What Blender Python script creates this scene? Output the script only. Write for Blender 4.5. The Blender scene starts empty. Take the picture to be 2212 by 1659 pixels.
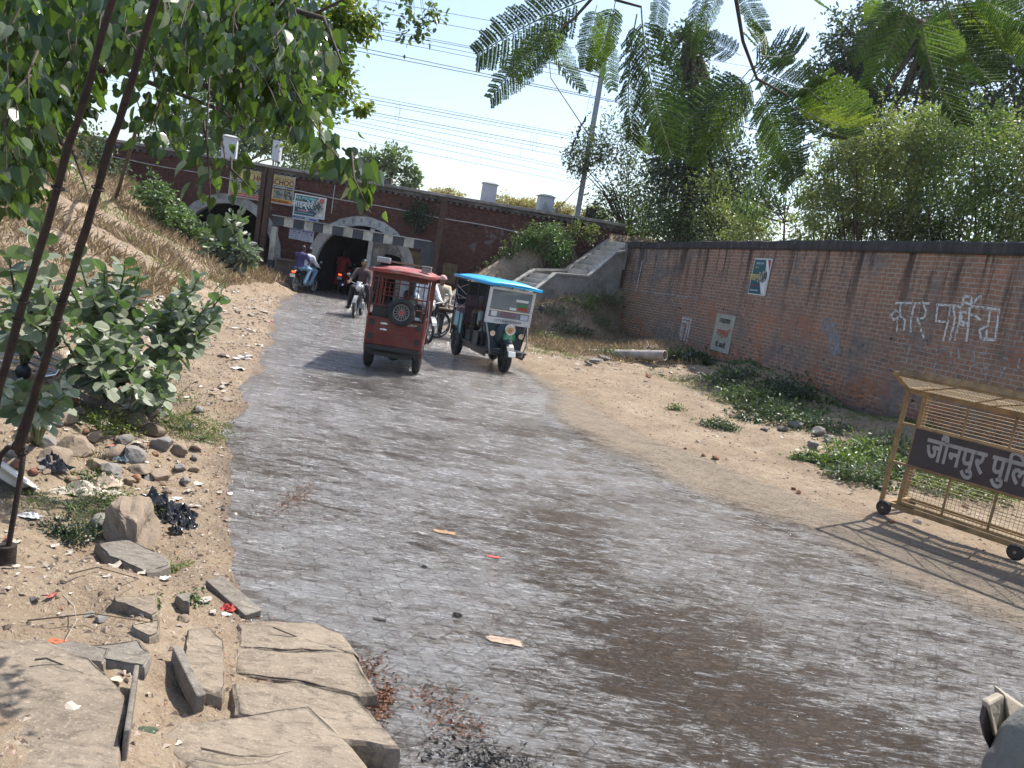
import bpy, bmesh, math, random
import numpy as np
from mathutils import Vector, Matrix
SC = bpy.context.scene
COL = SC.collection
RAD = math.radians
random.seed(7); RNG = np.random.default_rng(11)

# ------------------------------------------------------------ camera
PITCH, ROLL, FPX, EYE = RAD(8.4), RAD(9.5), 1640.0, 2.1
F3 = Vector((0, math.cos(PITCH), -math.sin(PITCH))); R0 = Vector((1, 0, 0)); U0 = Vector((0, math.sin(PITCH), math.cos(PITCH)))
RC = math.cos(ROLL)*R0 + math.sin(ROLL)*U0; UC = -math.sin(ROLL)*R0 + math.cos(ROLL)*U0
EYEP = Vector((0, 0, EYE))
cd = bpy.data.cameras.new('camera'); cam = bpy.data.objects.new('camera', cd); COL.objects.link(cam)
cd.sensor_width = 36; cd.lens = FPX/2212*36; cd.clip_start = 0.05; cd.clip_end = 3000
M = Matrix.Identity(4)
for i in range(3):
    M[i][0], M[i][1], M[i][2], M[i][3] = RC[i], UC[i], -F3[i], EYEP[i]
cam.matrix_world = M
SC.camera = cam
# surveying helpers: the point where a sight line meets a level or a depth
def ray(x, y): return F3*FPX + RC*(x-1106) - UC*(y-829.5)
def gz(x, y, z=0.0):
    d = ray(x, y); return EYEP + d*((z-EYE)/d.z)
def at(x, y, Y):
    d = ray(x, y); return EYEP + d*(Y/d.y)

# ------------------------------------------------------------ light
SUN_EL, SUN_AZ = RAD(61), RAD(50)          # azimuth measured from +Y towards +X
SC.view_settings.view_transform = 'Standard'; SC.view_settings.look = 'None'
SC.view_settings.exposure = 0.95; SC.view_settings.gamma = 1
w = bpy.data.worlds.new('World'); SC.world = w; w.use_nodes = True
nt = w.node_tree; bg = nt.nodes['Background']
sky = nt.nodes.new('ShaderNodeTexSky'); sky.sky_type = 'NISHITA'; sky.sun_disc = False
sky.sun_elevation = SUN_EL; sky.sun_rotation = SUN_AZ; sky.dust_density = 2.0; sky.air_density = 1.1; sky.ozone_density = 1.3
nt.links.new(sky.outputs[0], bg.inputs[0]); bg.inputs[1].default_value = 0.135
sl = bpy.data.lights.new('sun', 'SUN'); sl.energy = 4.1; sl.angle = RAD(0.55); sl.color = (1, 0.955, 0.88)
so = bpy.data.objects.new('sun', sl); COL.objects.link(so)
sd = Vector((math.sin(SUN_AZ)*math.cos(SUN_EL), math.cos(SUN_AZ)*math.cos(SUN_EL), math.sin(SUN_EL)))
so.rotation_euler = sd.to_track_quat('Z', 'Y').to_euler()
so.location = (0, 0, 30)

# ------------------------------------------------------------ materials
class N:
    """small node-graph writer"""
    def __init__(s, name):
        s.m = bpy.data.materials.new(name); s.m.use_nodes = True
        s.t = s.m.node_tree; s.b = s.t.nodes['Principled BSDF']; s.out = s.t.nodes['Material Output']
        s.geo = None
    def n(s, typ, **k):
        q = s.t.nodes.new('ShaderNode'+typ)
        for a, v in k.items(): setattr(q, a, v)
        return q
    def l(s, a, b):
        s.t.links.new(a, b)
    def put(s, inp, v):
        if hasattr(v, 'links') or isinstance(v, bpy.types.NodeSocket): s.l(v, inp)
        else: inp.default_value = v
    def coord(s, kind='Object'):
        q = s.n('TexCoord'); return q.outputs[kind]
    def pos(s):
        if s.geo is None: s.geo = s.n('NewGeometry')
        return s.geo.outputs['Position']
    def mapv(s, v, sc=(1,1,1), rot=(0,0,0), loc=(0,0,0)):
        q = s.n('Mapping'); s.l(v, q.inputs[0]); q.inputs['Scale'].default_value = sc; q.inputs['Rotation'].default_value = rot; q.inputs['Location'].default_value = loc
        return q.outputs[0]
    def noise(s, v, scale, detail=4, rough=.55, dist=0):
        q = s.n('TexNoise'); s.l(v, q.inputs['Vector']); q.inputs['Scale'].default_value = scale; q.inputs['Detail'].default_value = detail
        q.inputs['Roughness'].default_value = rough; q.inputs['Distortion'].default_value = dist
        return q.outputs['Fac']
    def ramp(s, f, stops, interp='LINEAR'):
        q = s.n('ValToRGB'); s.l(f, q.inputs[0]); e = q.color_ramp.elements; q.color_ramp.interpolation = interp
        while len(e) < len(stops): e.new(0.5)
        for i, (p, c) in enumerate(stops):
            e[i].position = p
            if not hasattr(c, '__len__'): c = (c, c, c)
            e[i].color = (*c, 1) if len(c) == 3 else c
        return q.outputs[0]
    def mix(s, f, a, b, mode='MIX'):
        q = s.n('Mix', data_type='RGBA', blend_type=mode)
        s.put(q.inputs[0], f)
        for inp, v in ((q.inputs[6], a), (q.inputs[7], b)):
            if isinstance(v, bpy.types.NodeSocket): s.l(v, inp)
            else: inp.default_value = (*v, 1) if len(v) == 3 else v
        return q.outputs[2]
    def math(s, op, a, b=0.0, clamp=False):
        q = s.n('Math', operation=op, use_clamp=clamp); s.put(q.inputs[0], a); s.put(q.inputs[1], b); return q.outputs[0]
    def bump(s, h, strength=.3, dist=.01, normal=None):
        q = s.n('Bump'); s.l(h, q.inputs['Height']); q.inputs['Strength'].default_value = strength; q.inputs['Distance'].default_value = dist
        if normal is not None: s.l(normal, q.inputs['Normal'])
        return q.outputs[0]
    def attr(s, name):
        q = s.n('Attribute', attribute_name=name); return q.outputs['Fac']
    def set(s, **k):
        names = dict(color='Base Color', rough='Roughness', metal='Metallic', normal='Normal', ior='IOR', alpha='Alpha', trans='Transmission Weight', spec='Specular IOR Level', emit='Emission Color', estr='Emission Strength', coat='Coat Weight')
        for a, v in k.items():
            i = s.b.inputs[names[a]]
            if isinstance(v, bpy.types.NodeSocket): s.l(v, i)
            else:
                if i.type == 'RGBA' and len(v) == 3: v = (*v, 1)
                i.default_value = v
        return s

def plain(name, c, rough=.6, metal=0, var=.25, scale=6, bump=.15, dirt=None, spec=.5, coat=0):
    """a weathered plain surface: base colour with blotches, fine grain and optional dust"""
    q = N(name); v = q.coord()
    f = q.noise(v, scale, 6, .6)
    a = tuple(x*(1-var) for x in c); b = tuple(min(1, x*(1+var)) for x in c)
    col = q.ramp(f, [(.3, a), (.7, b)])
    if dirt:
        f2 = q.noise(v, scale*.45, 8, .7)
        col = q.mix(q.ramp(f2, [(.48, 0), (.68, .75)]), col, dirt)
    q.set(color=col, rough=rough, metal=metal, spec=spec, coat=coat)
    if bump: q.set(normal=q.bump(q.noise(v, scale*6, 3), bump, .01))
    return q.m
def glass(name, c=(.9,.95,.95), rough=.05):
    q = N(name); q.set(color=c, rough=rough, trans=1.0, ior=1.15); return q.m
def glow(name, c, s):
    q = N(name); q.set(color=c, emit=c, estr=s); return q.m

def leafmat(name, dark, light, tr=.35, rough=.42, trcol=None):
    q = N(name); f = q.attr('tint')
    col = q.ramp(f, [(0, dark), (.8, light), (1, tuple(min(1, x*1.35) for x in light))])
    q.set(color=col, rough=rough, spec=.5)
    t = q.n('BsdfTranslucent')
    tc = trcol or (light[0]*1.7, light[1]*1.9, light[2]*.7)
    q.l(q.mix(f, tuple(x*.6 for x in tc), tc), t.inputs[0])
    mx = q.n('MixShader'); mx.inputs[0].default_value = tr
    q.l(q.b.outputs[0], mx.inputs[1]); q.l(t.outputs[0], mx.inputs[2]); q.l(mx.outputs[0], q.out.inputs[0])
    return q.m

# ------------------------------------------------------------ meshes
class MB:
    def __init__(s): s.v = []; s.f = []; s.mi = []; s.sm = []
    def add(s, vs, fs, m=0, smooth=False):
        b = len(s.v); s.v.extend([tuple(p) for p in vs])
        for f in fs: s.f.append(tuple(b+i for i in f)); s.mi.append(m); s.sm.append(smooth)
        return s
    def box(s, c, d, rz=0, rx=0, ry=0, m=0):
        R = Matrix.Rotation(rz, 3, 'Z') @ Matrix.Rotation(ry, 3, 'Y') @ Matrix.Rotation(rx, 3, 'X')
        c = Vector(c); vs = [c + R @ Vector((sx*d[0]/2, sy*d[1]/2, sz*d[2]/2)) for sz in (-1,1) for sy in (-1,1) for sx in (-1,1)]
        return s.add(vs, [(0,2,3,1),(4,5,7,6),(0,1,5,4),(2,6,7,3),(0,4,6,2),(1,3,7,5)], m)
    def bar(s, p0, p1, w, h=None, m=0, up=(0,0,1)):
        """square bar between two points"""
        h = h or w; p0, p1 = Vector(p0), Vector(p1); d = (p1-p0).normalized(); u = Vector(up)
        if abs(d.dot(u)) > .98: u = Vector((0,1,0))
        a = d.cross(u).normalized(); b = a.cross(d)
        vs = [p + a*(sx*w/2) + b*(sz*h/2) for p in (p0, p1) for sz in (-1,1) for sx in (-1,1)]
        return s.add(vs, [(0,1,3,2),(4,6,7,5),(0,4,5,1),(2,3,7,6),(0,2,6,4),(1,5,7,3)], m)
    def tube(s, pts, r, n=8, m=0, cap=True, closed=False):
        P = [Vector(p) for p in pts]; k = len(P)
        rs = list(r) if hasattr(r, '__len__') else [r]*k
        vs = []; prev = None
        for i, p in enumerate(P):
            if closed: d = (P[(i+1) % k]-P[i-1])
            else: d = (P[min(i+1, k-1)]-P[max(i-1, 0)])
            d.normalize()
            if prev is None:
                u = Vector((0,0,1)) if abs(d.z) < .9 else Vector((1,0,0)); a = d.cross(u).normalized()
            else:
                a = prev - d*prev.dot(d)
                a = a.normalized() if a.length > 1e-6 else d.orthogonal().normalized()
            prev = a; b = d.cross(a)
            for j in range(n):
                t = 2*math.pi*j/n; vs.append(p + (a*math.cos(t)+b*math.sin(t))*rs[i])
        fs = []
        for i in range(k if closed else k-1):
            i2 = (i+1) % k
            for j in range(n): fs.append((i*n+j, i*n+(j+1) % n, i2*n+(j+1) % n, i2*n+j))
        s.add(vs, fs, m, True)
        if cap and not closed:
            s.add(vs[:n], [tuple(range(n))[::-1]], m); s.add(vs[-n:], [tuple(range(n))], m)
        return s
    def cyl(s, p0, p1, r0, r1=None, n=14, m=0): return s.tube([p0, p1], [r0, r0 if r1 is None else r1], n, m)
    def ring(s, c, axis, R, r, n=28, k=8, m=0, sq=1.0):
        ax = Vector(axis).normalized(); a = ax.orthogonal().normalized(); b = ax.cross(a); c = Vector(c); vs = []; fs = []
        for i in range(n):
            t = 2*math.pi*i/n; d = a*math.cos(t)+b*math.sin(t)
            for j in range(k):
                u = 2*math.pi*j/k; vs.append(c + d*(R+r*math.cos(u)) + ax*(r*sq*math.sin(u)))
        for i in range(n):
            for j in range(k): fs.append((i*k+j, ((i+1) % n)*k+j, ((i+1) % n)*k+(j+1) % k, i*k+(j+1) % k))
        return s.add(vs, fs, m, True)
    def ball(s, c, r, nu=12, nv=8, m=0, jit=0):
        r = r if hasattr(r, '__len__') else (r, r, r); vs = []; fs = []
        for i in range(nv+1):
            ph = math.pi*i/nv
            for j in range(nu):
                t = 2*math.pi*j/nu; q = 1+random.uniform(-jit, jit)
                vs.append((c[0]+r[0]*q*math.sin(ph)*math.cos(t), c[1]+r[1]*q*math.sin(ph)*math.sin(t), c[2]+r[2]*q*math.cos(ph)))
        for i in range(nv):
            for j in range(nu): fs.append((i*nu+j, (i+1)*nu+j, (i+1)*nu+(j+1) % nu, i*nu+(j+1) % nu))
        return s.add(vs, fs, m, jit == 0)
    def prism(s, poly, ext, m=0):
        """polygon (3-D points) swept by a vector"""
        P = [Vector(p) for p in poly]; e = Vector(ext); k = len(P)
        return s.add(P+[p+e for p in P], [tuple(range(k))[::-1], tuple(range(k, 2*k))]+[(i, (i+1) % k, k+(i+1) % k, k+i) for i in range(k)], m)
    def quad(s, a, b, c, d, m=0): return s.add([a, b, c, d], [(0,1,2,3)], m)
    def build(s, name, mats, parent=None, bevel=0, org=None, sub=0):
        me = bpy.data.meshes.new(name); o3 = Vector(org) if org is not None else Vector((0,0,0))
        me.from_pydata([Vector(v)-o3 for v in s.v], [], s.f)
        for mt in (mats if isinstance(mats, (list, tuple)) else [mats]): me.materials.append(mt)
        me.polygons.foreach_set('material_index', s.mi); me.polygons.foreach_set('use_smooth', s.sm); me.update()
        o = bpy.data.objects.new(name, me); COL.objects.link(o); o.location = o3
        if parent is not None: o.parent = parent
        if bevel:
            b = o.modifiers.new('bevel', 'BEVEL'); b.width = bevel; b.segments = 2; b.limit_method = 'ANGLE'; b.angle_limit = RAD(40)
        if sub:
            b = o.modifiers.new('sub', 'SUBSURF'); b.levels = sub; b.render_levels = sub
        return o
def tag(o, label=None, cat=None, group=None, kind=None):
    if label: o['label'] = label
    if cat: o['category'] = cat
    if group: o['group'] = group
    if kind: o['kind'] = kind
    elif label: o['kind'] = 'thing'
    return o
def thing(name, label, cat, loc=(0,0,0), rz=0, group=None, rx=0, ry=0):
    o = bpy.data.objects.new(name, None); COL.objects.link(o); o.empty_display_size = .2
    o.location = loc; o.rotation_euler = (rx, ry, rz)
    return tag(o, label, cat, group)
def copytree(o, parent=None):
    c = o.copy(); COL.objects.link(c)
    if parent is not None: c.parent = parent
    for ch in o.children: copytree(ch, c)
    return c
def npmesh(name, V, faces, mat, parent=None, tint=None, smooth=False, uv=None):
    """V (n,3) array, faces (m,k) int array"""
    me = bpy.data.meshes.new(name); V = np.asarray(V, dtype=np.float32); faces = np.asarray(faces, dtype=np.int32)
    m, k = faces.shape
    me.vertices.add(len(V)); me.vertices.foreach_set('co', V.ravel())
    me.loops.add(m*k); me.loops.foreach_set('vertex_index', faces.ravel())
    me.polygons.add(m); me.polygons.foreach_set('loop_start', np.arange(0, m*k, k, dtype=np.int32))
    me.polygons.foreach_set('use_smooth', np.full(m, smooth, dtype=bool))
    me.update(calc_edges=True)
    if tint is not None:
        a = me.attributes.new('tint', 'FLOAT', 'POINT'); a.data.foreach_set('value', np.asarray(tint, dtype=np.float32))
    me.materials.append(mat)
    o = bpy.data.objects.new(name, me); COL.objects.link(o)
    if parent is not None: o.parent = parent
    return o
LEAF = {  # outline templates: (along, across, lift), faces of four corners
 'small': ([(0,0,0),(.45,-.26,.05),(1,0,-.03),(.45,.26,.05)], [(0,1,2,3)]),
 'oval': ([(0,0,0),(.3,-.27,.07),(.75,-.24,.06),(1,0,-.06),(.75,.24,.06),(.3,.27,.07)], [(0,1,2,3),(0,3,4,5)]),
 'broad': ([(0,0,0),(.16,-.27,.07),(.5,-.38,.1),(.84,-.26,.05),(1,0,-.06),(.84,.26,.05),(.5,.38,.1),(.16,.27,.07)], [(0,1,2,3),(0,3,4,4),(0,4,5,5),(0,5,6,7)]),
 'long': ([(0,0,0),(.3,-.12,.03),(.75,-.09,0),(1,0,-.12),(.75,.09,0),(.3,.12,.03)], [(0,1,2,3),(0,3,4,5)]),
 'heart': ([(.04,0,0),(-.04,-.2,.04),(.12,-.38,.09),(.42,-.4,.09),(.74,-.2,.03),(1.05,0,-.1),(.74,.2,.03),(.42,.4,.09),(.12,.38,.09),(-.04,.2,.04),(.5,0,-.01)],
           [(0,1,2,3),(0,3,10,10),(10,3,4,5),(10,5,6,7),(0,10,7,7),(0,7,8,9)]),
 'blade': ([(0,-.03,0),(0,.03,0),(.55,.022,.05),(1,0,-.05)], [(0,1,2,3)]),
}
def unit(a): return a/np.maximum(np.linalg.norm(a, axis=1, keepdims=True), 1e-9)
def leaves(name, P, D, S, mat, parent=None, kind='small', nrm=None, wob=.9, tint=None, rng=None):
    """leaf blades at points P growing along D with size S (arrays)"""
    rng = rng or RNG; P = np.asarray(P, float); D = unit(np.asarray(D, float)); n = len(P)
    up = np.tile([0,0,1.], (n,1)) if nrm is None else np.asarray(nrm, float)
    up = up + rng.normal(0, wob, (n,3)); A = unit(np.cross(D, up)); U = np.cross(A, D)
    T, Fc = LEAF[kind]; T = np.array(T); k = len(T); S = np.broadcast_to(np.asarray(S, float), (n,))
    V = P[:,None,:] + S[:,None,None]*(T[None,:,0:1]*D[:,None,:] + T[None,:,1:2]*A[:,None,:] + T[None,:,2:3]*U[:,None,:])
    quads = [f for f in Fc if len(set(f)) == 4]; tris = [f for f in Fc if len(set(f)) == 3]
    if tris: quads = quads + [(f[0], f[1], f[2], f[2]) for f in tris]
    tt = rng.uniform(0, 1, n) if tint is None else np.asarray(tint)
    tint_v = np.repeat(tt, k)
    base = (np.arange(n)*k)[:,None]
    V = V.reshape(-1,3)
    if tris:
        # keep it simple: triangulate everything
        F3_ = []
        for f in Fc:
            F3_.append((f[0], f[1], f[2]))
            if len(set(f)) == 4: F3_.append((f[0], f[2], f[3]))
        faces = (base[:,:,None] + np.array(F3_)[None]).reshape(-1,3)
    else:
        faces = (base[:,:,None] + np.array(Fc)[None]).reshape(-1,4)
    return npmesh(name, V, faces, mat, parent, tint_v)
def sstep(a, b, x):
    t = np.clip((np.asarray(x, float)-a)/(b-a), 0, 1); return t*t*(3-2*t)
class VN:
    """value noise on a lattice, vectorised"""
    def __init__(s, seed): s.t = np.random.default_rng(seed).uniform(-1, 1, (256, 256))
    def __call__(s, x, y):
        xi = np.floor(x).astype(int); yi = np.floor(y).astype(int); fx = x-xi; fy = y-yi
        fx = fx*fx*(3-2*fx); fy = fy*fy*(3-2*fy); T = s.t
        g = lambda a, b: T[a % 256, b % 256]
        return (g(xi,yi)*(1-fx)+g(xi+1,yi)*fx)*(1-fy)+(g(xi,yi+1)*(1-fx)+g(xi+1,yi+1)*fx)*fy
vn = VN(3)
def fbm(x, y, o=4):
    s = 0; a = 1; 
    for i in range(o): s = s + a*vn(x*2**i+7*i, y*2**i+3*i); a *= .5
    return s

# ------------------------------------------------------------ the lie of the land
XL = [(-6, 3.5), (0, 1.0), (2, .3), (2.94, -.2), (4.15, -1.13), (5.55, -1.78), (7.41, -2.5), (13.4, -4.2), (23.8, -7.35), (29, -8.3), (60, -8.3)]
XR = [(-6, 14), (0, 9.4), (5, 6.1), (6.74, 4.95), (7.93, 4.15), (9.25, 3.0), (11.44, 1.46), (17.06, -.03), (20, -1.0), (29.3, -4.4), (60, -4.4)]
XW = [(-6, 14.5), (9.5, 9.6), (13.62, 8.37), (18.75, 6.84), (24.0, 5.62), (26.4, 4.78), (29.2, 3.25), (29.4, 3.3), (60, 3.3)]
SX0, SY0, SDX, SDY = -2.6, 26.0, .82, .572      # foot and heading of the stairs' rear wall
def ip(t, y): return np.interp(y, [p[0] for p in t], [p[1] for p in t])
def H(x, y):
    x = np.asarray(x, float); y = np.asarray(y, float)
    dl = ip(XL, y)-x; dr = x-ip(XR, y)
    wob = .10*fbm(x*1.3, y*.9)
    dl2 = dl+wob; dr2 = dr+wob
    s = np.interp(y, [0, 6, 9, 15, 26, 30], [.10, .15, .30, .44, .34, .33]); d0 = np.interp(y, [0, 6, 12, 20, 28], [.5, .7, 1.7, 1.5, .3])
    zl = -.05 + .13*sstep(0, .55, dl2) + s*np.maximum(0, dl2-d0) + np.interp(y, [0, 18, 27, 60], [0, 0, .45, .45])*np.maximum(0, dl2-6)
    zl = np.minimum(zl, np.interp(y, [0, 6, 10, 16, 26, 60], [.9, 1.3, 2.0, 3.3, 4.3, 4.3]))
    zr = -.05 + .09*sstep(0, .9, dr2) + .028*np.maximum(0, dr2)
    sq = (x-SX0)*-SDY+(y-SY0)*SDX; su = (x-SX0)*SDX+(y-SY0)*SDY       # across and along the stairs
    b1 = np.clip((su+1.0)*.27, 0, 1.9)*sstep(-4.3, -1.45, sq)*(1-.9*sstep(-3.2, -1.0, x-ip(XW, y))*sstep(-1.2, -1.6, sq))
    b2 = np.clip(np.clip((x+3.7)*.93, 0, 4.05)-b1, 0, 4)*sstep(.25, 1.5, sq)
    zr = np.where(dr > 0, zr + b1 + b2, zr)
    for cx, cy, h, r in ((5.9, 17.6, .55, 1.3), (6.4, 20.5, .45, 1.5), (4.3, 22.6, .4, 1.2), (7.3, 14.2, .3, 1.2), (5.2, 24.5, .35, 1.6)):
        zr = zr + h*np.exp(-((x-cx)**2+(y-cy)**2)/r**2)
    z = np.where(dl > -.4, zl, np.where(dr > -.4, zr, -.08))
    rough = .035*fbm(x*2.1, y*2.1, 4) + .012*fbm(x*9, y*9, 3)
    amp = np.where(dl > 0, sstep(0, .9, dl)*1.6, np.where(dr > 0, sstep(0, 2.5, dr)*1.1, 0.0))
    z = z + rough*amp*np.interp(y, [0, 3, 60], [.5, 1, 1.6])
    # behind the long wall, and the railway bank beyond the bridge face
    xw = ip(XW, y); z = np.where((x > xw+.38) & (y < 29), 1.0+.25*fbm(x*.4, y*.4), z)
    z = np.where((x > xw-.6) & (y >= 29.6), 4.1, z)
    z = np.where((y > 30.2) & ((x < -17) | (x > 2.2)), 4.2, z)
    z = np.where((y > 38), 4.15-.6*sstep(44, 60, y)+.0*x, z)
    z = np.where(y > 75, 3.5, z)
    return z
def hz(x, y): return float(H(x, y))
def ghit(px, py, t1=60.0):
    """the spot of ground seen along a sight line"""
    d = ray(px, py)/FPX; T = np.concatenate([np.arange(.8, 14, .01), np.arange(14, t1, .04)]); X = d.x*T; Y = d.y*T; Z = EYE+d.z*T
    k = np.argmax(Z < H(X, Y)); return Vector((X[k], Y[k], hz(X[k], Y[k])))

# ------------------------------------------------------------ text and lettering
def text(name, body, size, mat, parent, loc, rot=(RAD(90),0,0), sx=1.0, ext=.002, align='CENTER', bold=0):
    c = bpy.data.curves.new(name, 'FONT'); c.body = body; c.size = size; c.align_x = align; c.align_y = 'CENTER'; c.extrude = ext; c.offset = bold
    c.resolution_u = 3
    t = bpy.data.objects.new(name, c); COL.objects.link(t)
    bpy.context.view_layer.update()
    me = bpy.data.meshes.new_from_object(t.evaluated_get(bpy.context.evaluated_depsgraph_get()))
    bpy.data.objects.remove(t)
    me.materials.clear(); me.materials.append(mat)
    o = bpy.data.objects.new(name, me); COL.objects.link(o); o.location = loc; o.rotation_euler = rot; o.scale = (sx, 1, 1)
    if parent is not None: o.parent = parent
    return o

# ------------------------------------------------------------ ground sheet
def seg(*a):
    out = []
    for lo, hi, st in a: out += list(np.arange(lo, hi, st))
    return np.array(out + [a[-1][1]])
gx = seg((-900,-60,120), (-60,-16,1.5), (-16,-5.5,.18), (-5.5,5.5,.055), (5.5,11,.18), (11,60,1.5), (60,900,120))
gy = seg((-60,-6,3), (-6,2,.2), (2,11,.055), (11,31,.14), (31,60,1.5), (60,900,60))
GX, GY = np.meshgrid(gx, gy); GZ = H(GX, GY)
# the stamped, broken surface of the near left bank
nx, ny = len(gx), len(gy); idx = np.arange(nx*ny).reshape(ny, nx)
q = N('dirt'); v = q.pos()
n1 = q.noise(v, 1.1, 8, .65); n2 = q.noise(v, 9, 8, .7); n3 = q.noise(v, 42, 4, .6)
c = q.ramp(n1, [(.3, (.19,.145,.10)), (.52, (.29,.225,.158)), (.72, (.37,.30,.222))])
c = q.mix(q.ramp(n2, [(.42, 0), (.62, .55)]), c, (.20,.14,.09))
c = q.mix(q.ramp(n3, [(.58, 0), (.72, .6)]), c, (.50,.43,.34))
damp = q.attr('tint')
c = q.mix(q.math('MULTIPLY', damp, .85), c, (.055,.038,.026))
vo = q.n('TexVoronoi'); q.l(v, vo.inputs['Vector']); vo.inputs['Scale'].default_value = 26
c = q.mix(q.ramp(vo.outputs['Distance'], [(.08, .45), (.2, 0)]), c, (.16,.12,.09))
q.set(color=c, rough=q.ramp(damp, [(0, .95), (1, .5)]), spec=.25)
h = q.math('ADD', n2, q.math('MULTIPLY', n3, .5)); q.set(normal=q.bump(h, .9, .06)); DIRT = q.m
dlg = ip(XL, GY)-GX; drg = GX-ip(XR, GY)
dam = np.where(dlg > -.5, 1-sstep(.02, .45, dlg+.12*fbm(GX*2, GY*2)), np.where(drg > -.5, .5*(1-sstep(-.1, .5, drg+.15*fbm(GX, GY)))*sstep(8, 12, GY), 1))
ground = npmesh('ground', np.stack([GX, GY, GZ], -1).reshape(-1, 3), np.stack([idx[:-1,:-1], idx[:-1,1:], idx[1:,1:], idx[1:,:-1]], -1).reshape(-1, 4), DIRT, tint=dam.ravel(), smooth=True)
tag(ground, kind='structure')

# ------------------------------------------------------------ the flooded brick road
ry = seg((-6,2,.5), (2,14,.12), (14,38,.3)); ru = np.linspace(0, 1, 90)
RY, RU = np.meshgrid(ry, ru, indexing='ij'); xl = ip(XL, RY)-.9; xr = ip(XR, RY)+.9
RX = xl+(xr-xl)*RU
drr = RX-ip(XR, RY)
dry = sstep(-1.9, -.35, drr+.28*fbm(RX*.8, RY*.8)+np.interp(RY, [0, 5, 9, 12, 15], [-.3, .1, .1, -.6, -1.3]))
mud = np.exp(-(((RX-1.25)/.75)**2+((RY-4.2)/.8)**2))+.75*np.exp(-(((RX-.65)/.45)**2+((RY-6.3)/1.0)**2))+.6*np.exp(-(((RX-2.2)/.8)**2+((RY-3.6)/.5)**2))+.7*np.exp(-(((RX+2.2)/.8)**2+((RY-11.6)/1.3)**2))+.5*np.exp(-(((RX-.5)/.8)**2+((RY-10.2)/.7)**2))-.5*np.exp(-(((RX+.6)/1.0)**2+((RY-4.6)/1.6)**2))-.3*np.exp(-(((RX-1.0)/1.2)**2+((RY-12.5)/1.5)**2))  # places dark reflections of trees and rickshaw painted into the road colour
RZ = np.zeros_like(RX)
idx = np.arange(RX.size).reshape(RX.shape)
q = N('wet_pavers'); v = q.pos(); dryf = q.attr('tint')
# zig-zag interlocking blocks
pv = q.n('Vector' 'Math', operation='ADD')
wv = q.n('TexWave', wave_type='BANDS', bands_direction='X', wave_profile='TRI'); q.l(q.mapv(v, (1,1,1), (0,0,RAD(28))), wv.inputs[0]); wv.inputs['Scale'].default_value = 2.5
cx_ = q.n('CombineXYZ'); q.l(q.math('MULTIPLY', wv.outputs['Fac'], .05), cx_.inputs[1])
q.l(q.mapv(v, (1,1,1), (0,0,RAD(28))), pv.inputs[0]); q.l(cx_.outputs[0], pv.inputs[1])
br = q.n('TexBrick'); q.l(pv.outputs[0], br.inputs['Vector']); br.inputs['Scale'].default_value = 1; br.inputs['Brick Width'].default_value = .24; br.inputs['Row Height'].default_value = .125
br.inputs['Mortar Size'].default_value = .007; br.inputs['Mortar Smooth'].default_value = .3; br.inputs['Color1'].default_value = (.8,.8,.8,1); br.inputs['Color2'].default_value = (1,1,1,1); br.inputs['Mortar'].default_value = (.35,.35,.35,1); br.inputs['Bias'].default_value = 0
dim_f = q.attr('mud')
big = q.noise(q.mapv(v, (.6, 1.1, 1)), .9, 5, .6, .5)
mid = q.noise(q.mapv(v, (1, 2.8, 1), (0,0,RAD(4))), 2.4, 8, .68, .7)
strk = q.noise(q.mapv(v, (1, 5.0, 1), (0,0,RAD(3))), 8.5, 6, .72, .9); strk3 = q.noise(q.mapv(v, (1, 2.7, 1), (0,0,RAD(6))), 2.3, 9, .75, .8)      # streaks: silt, plus ripple glare and dark ripple lines painted as colour
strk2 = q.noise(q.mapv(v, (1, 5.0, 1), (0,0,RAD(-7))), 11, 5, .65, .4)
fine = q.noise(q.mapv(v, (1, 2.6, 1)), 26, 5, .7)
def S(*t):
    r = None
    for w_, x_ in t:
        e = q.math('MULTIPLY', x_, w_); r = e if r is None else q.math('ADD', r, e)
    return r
fld = S((.30, big), (.40, mid), (.90, strk), (.60, strk3), (.25, strk2), (-.15, dim_f))       # high = silt film and painted glare, low = brown water, painted dark reflection
silt = q.ramp(fld, [(.93, (.060,.046,.034)), (1.02, (.105,.088,.072)), (1.09, (.20,.19,.175)), (1.22, (.27,.265,.26)), (1.35, (.33,.325,.32))]) if False else q.ramp(q.math('SUBTRACT', fld, .675), [(.45, (.060,.041,.027)), (.485, (.088,.068,.051)), (.512, (.135,.117,.098)), (.59, (.185,.172,.157)), (.70, (.27,.265,.26))])  # silt tones, with sky glare painted into the pale steps
glint = q.ramp(fine, [(.59, 0), (.65, 1)])
silt = q.mix(q.math('MULTIPLY', q.math('MULTIPLY', glint, q.ramp(q.math('SUBTRACT', fld, .6), [(.47, .25), (.60, 1)])), .5), silt, (.80,.81,.83))  # white flecks paint sun glints into the road colour
silt = q.mix(q.ramp(strk2, [(.30, .8), (.40, 0)]), silt, (.045,.035,.028))  # thin dark streaks paint the dark ripple lines
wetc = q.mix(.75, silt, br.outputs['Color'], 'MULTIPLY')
dust = q.ramp(q.noise(v, 3.5, 8, .7), [(.3, (.24,.19,.14)), (.7, (.36,.295,.22))])
dust = q.mix(q.ramp(strk, [(.4, .5), (.55, 0)]), dust, (.15,.13,.11))
dust = q.mix(.38, dust, br.outputs['Color'], 'MULTIPLY')
halfd = q.math('ADD', dryf, q.math('MULTIPLY', q.math('SUBTRACT', S((.5, mid), (.5, strk)), .5), 1.5), True)
dm = q.ramp(halfd, [(.25, 0), (.75, 1)])
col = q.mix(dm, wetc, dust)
rip = q.noise(q.mapv(v, (1.0, 6.0, 1), (0,0,RAD(3))), 3.4, 6, .66, .5)
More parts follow.
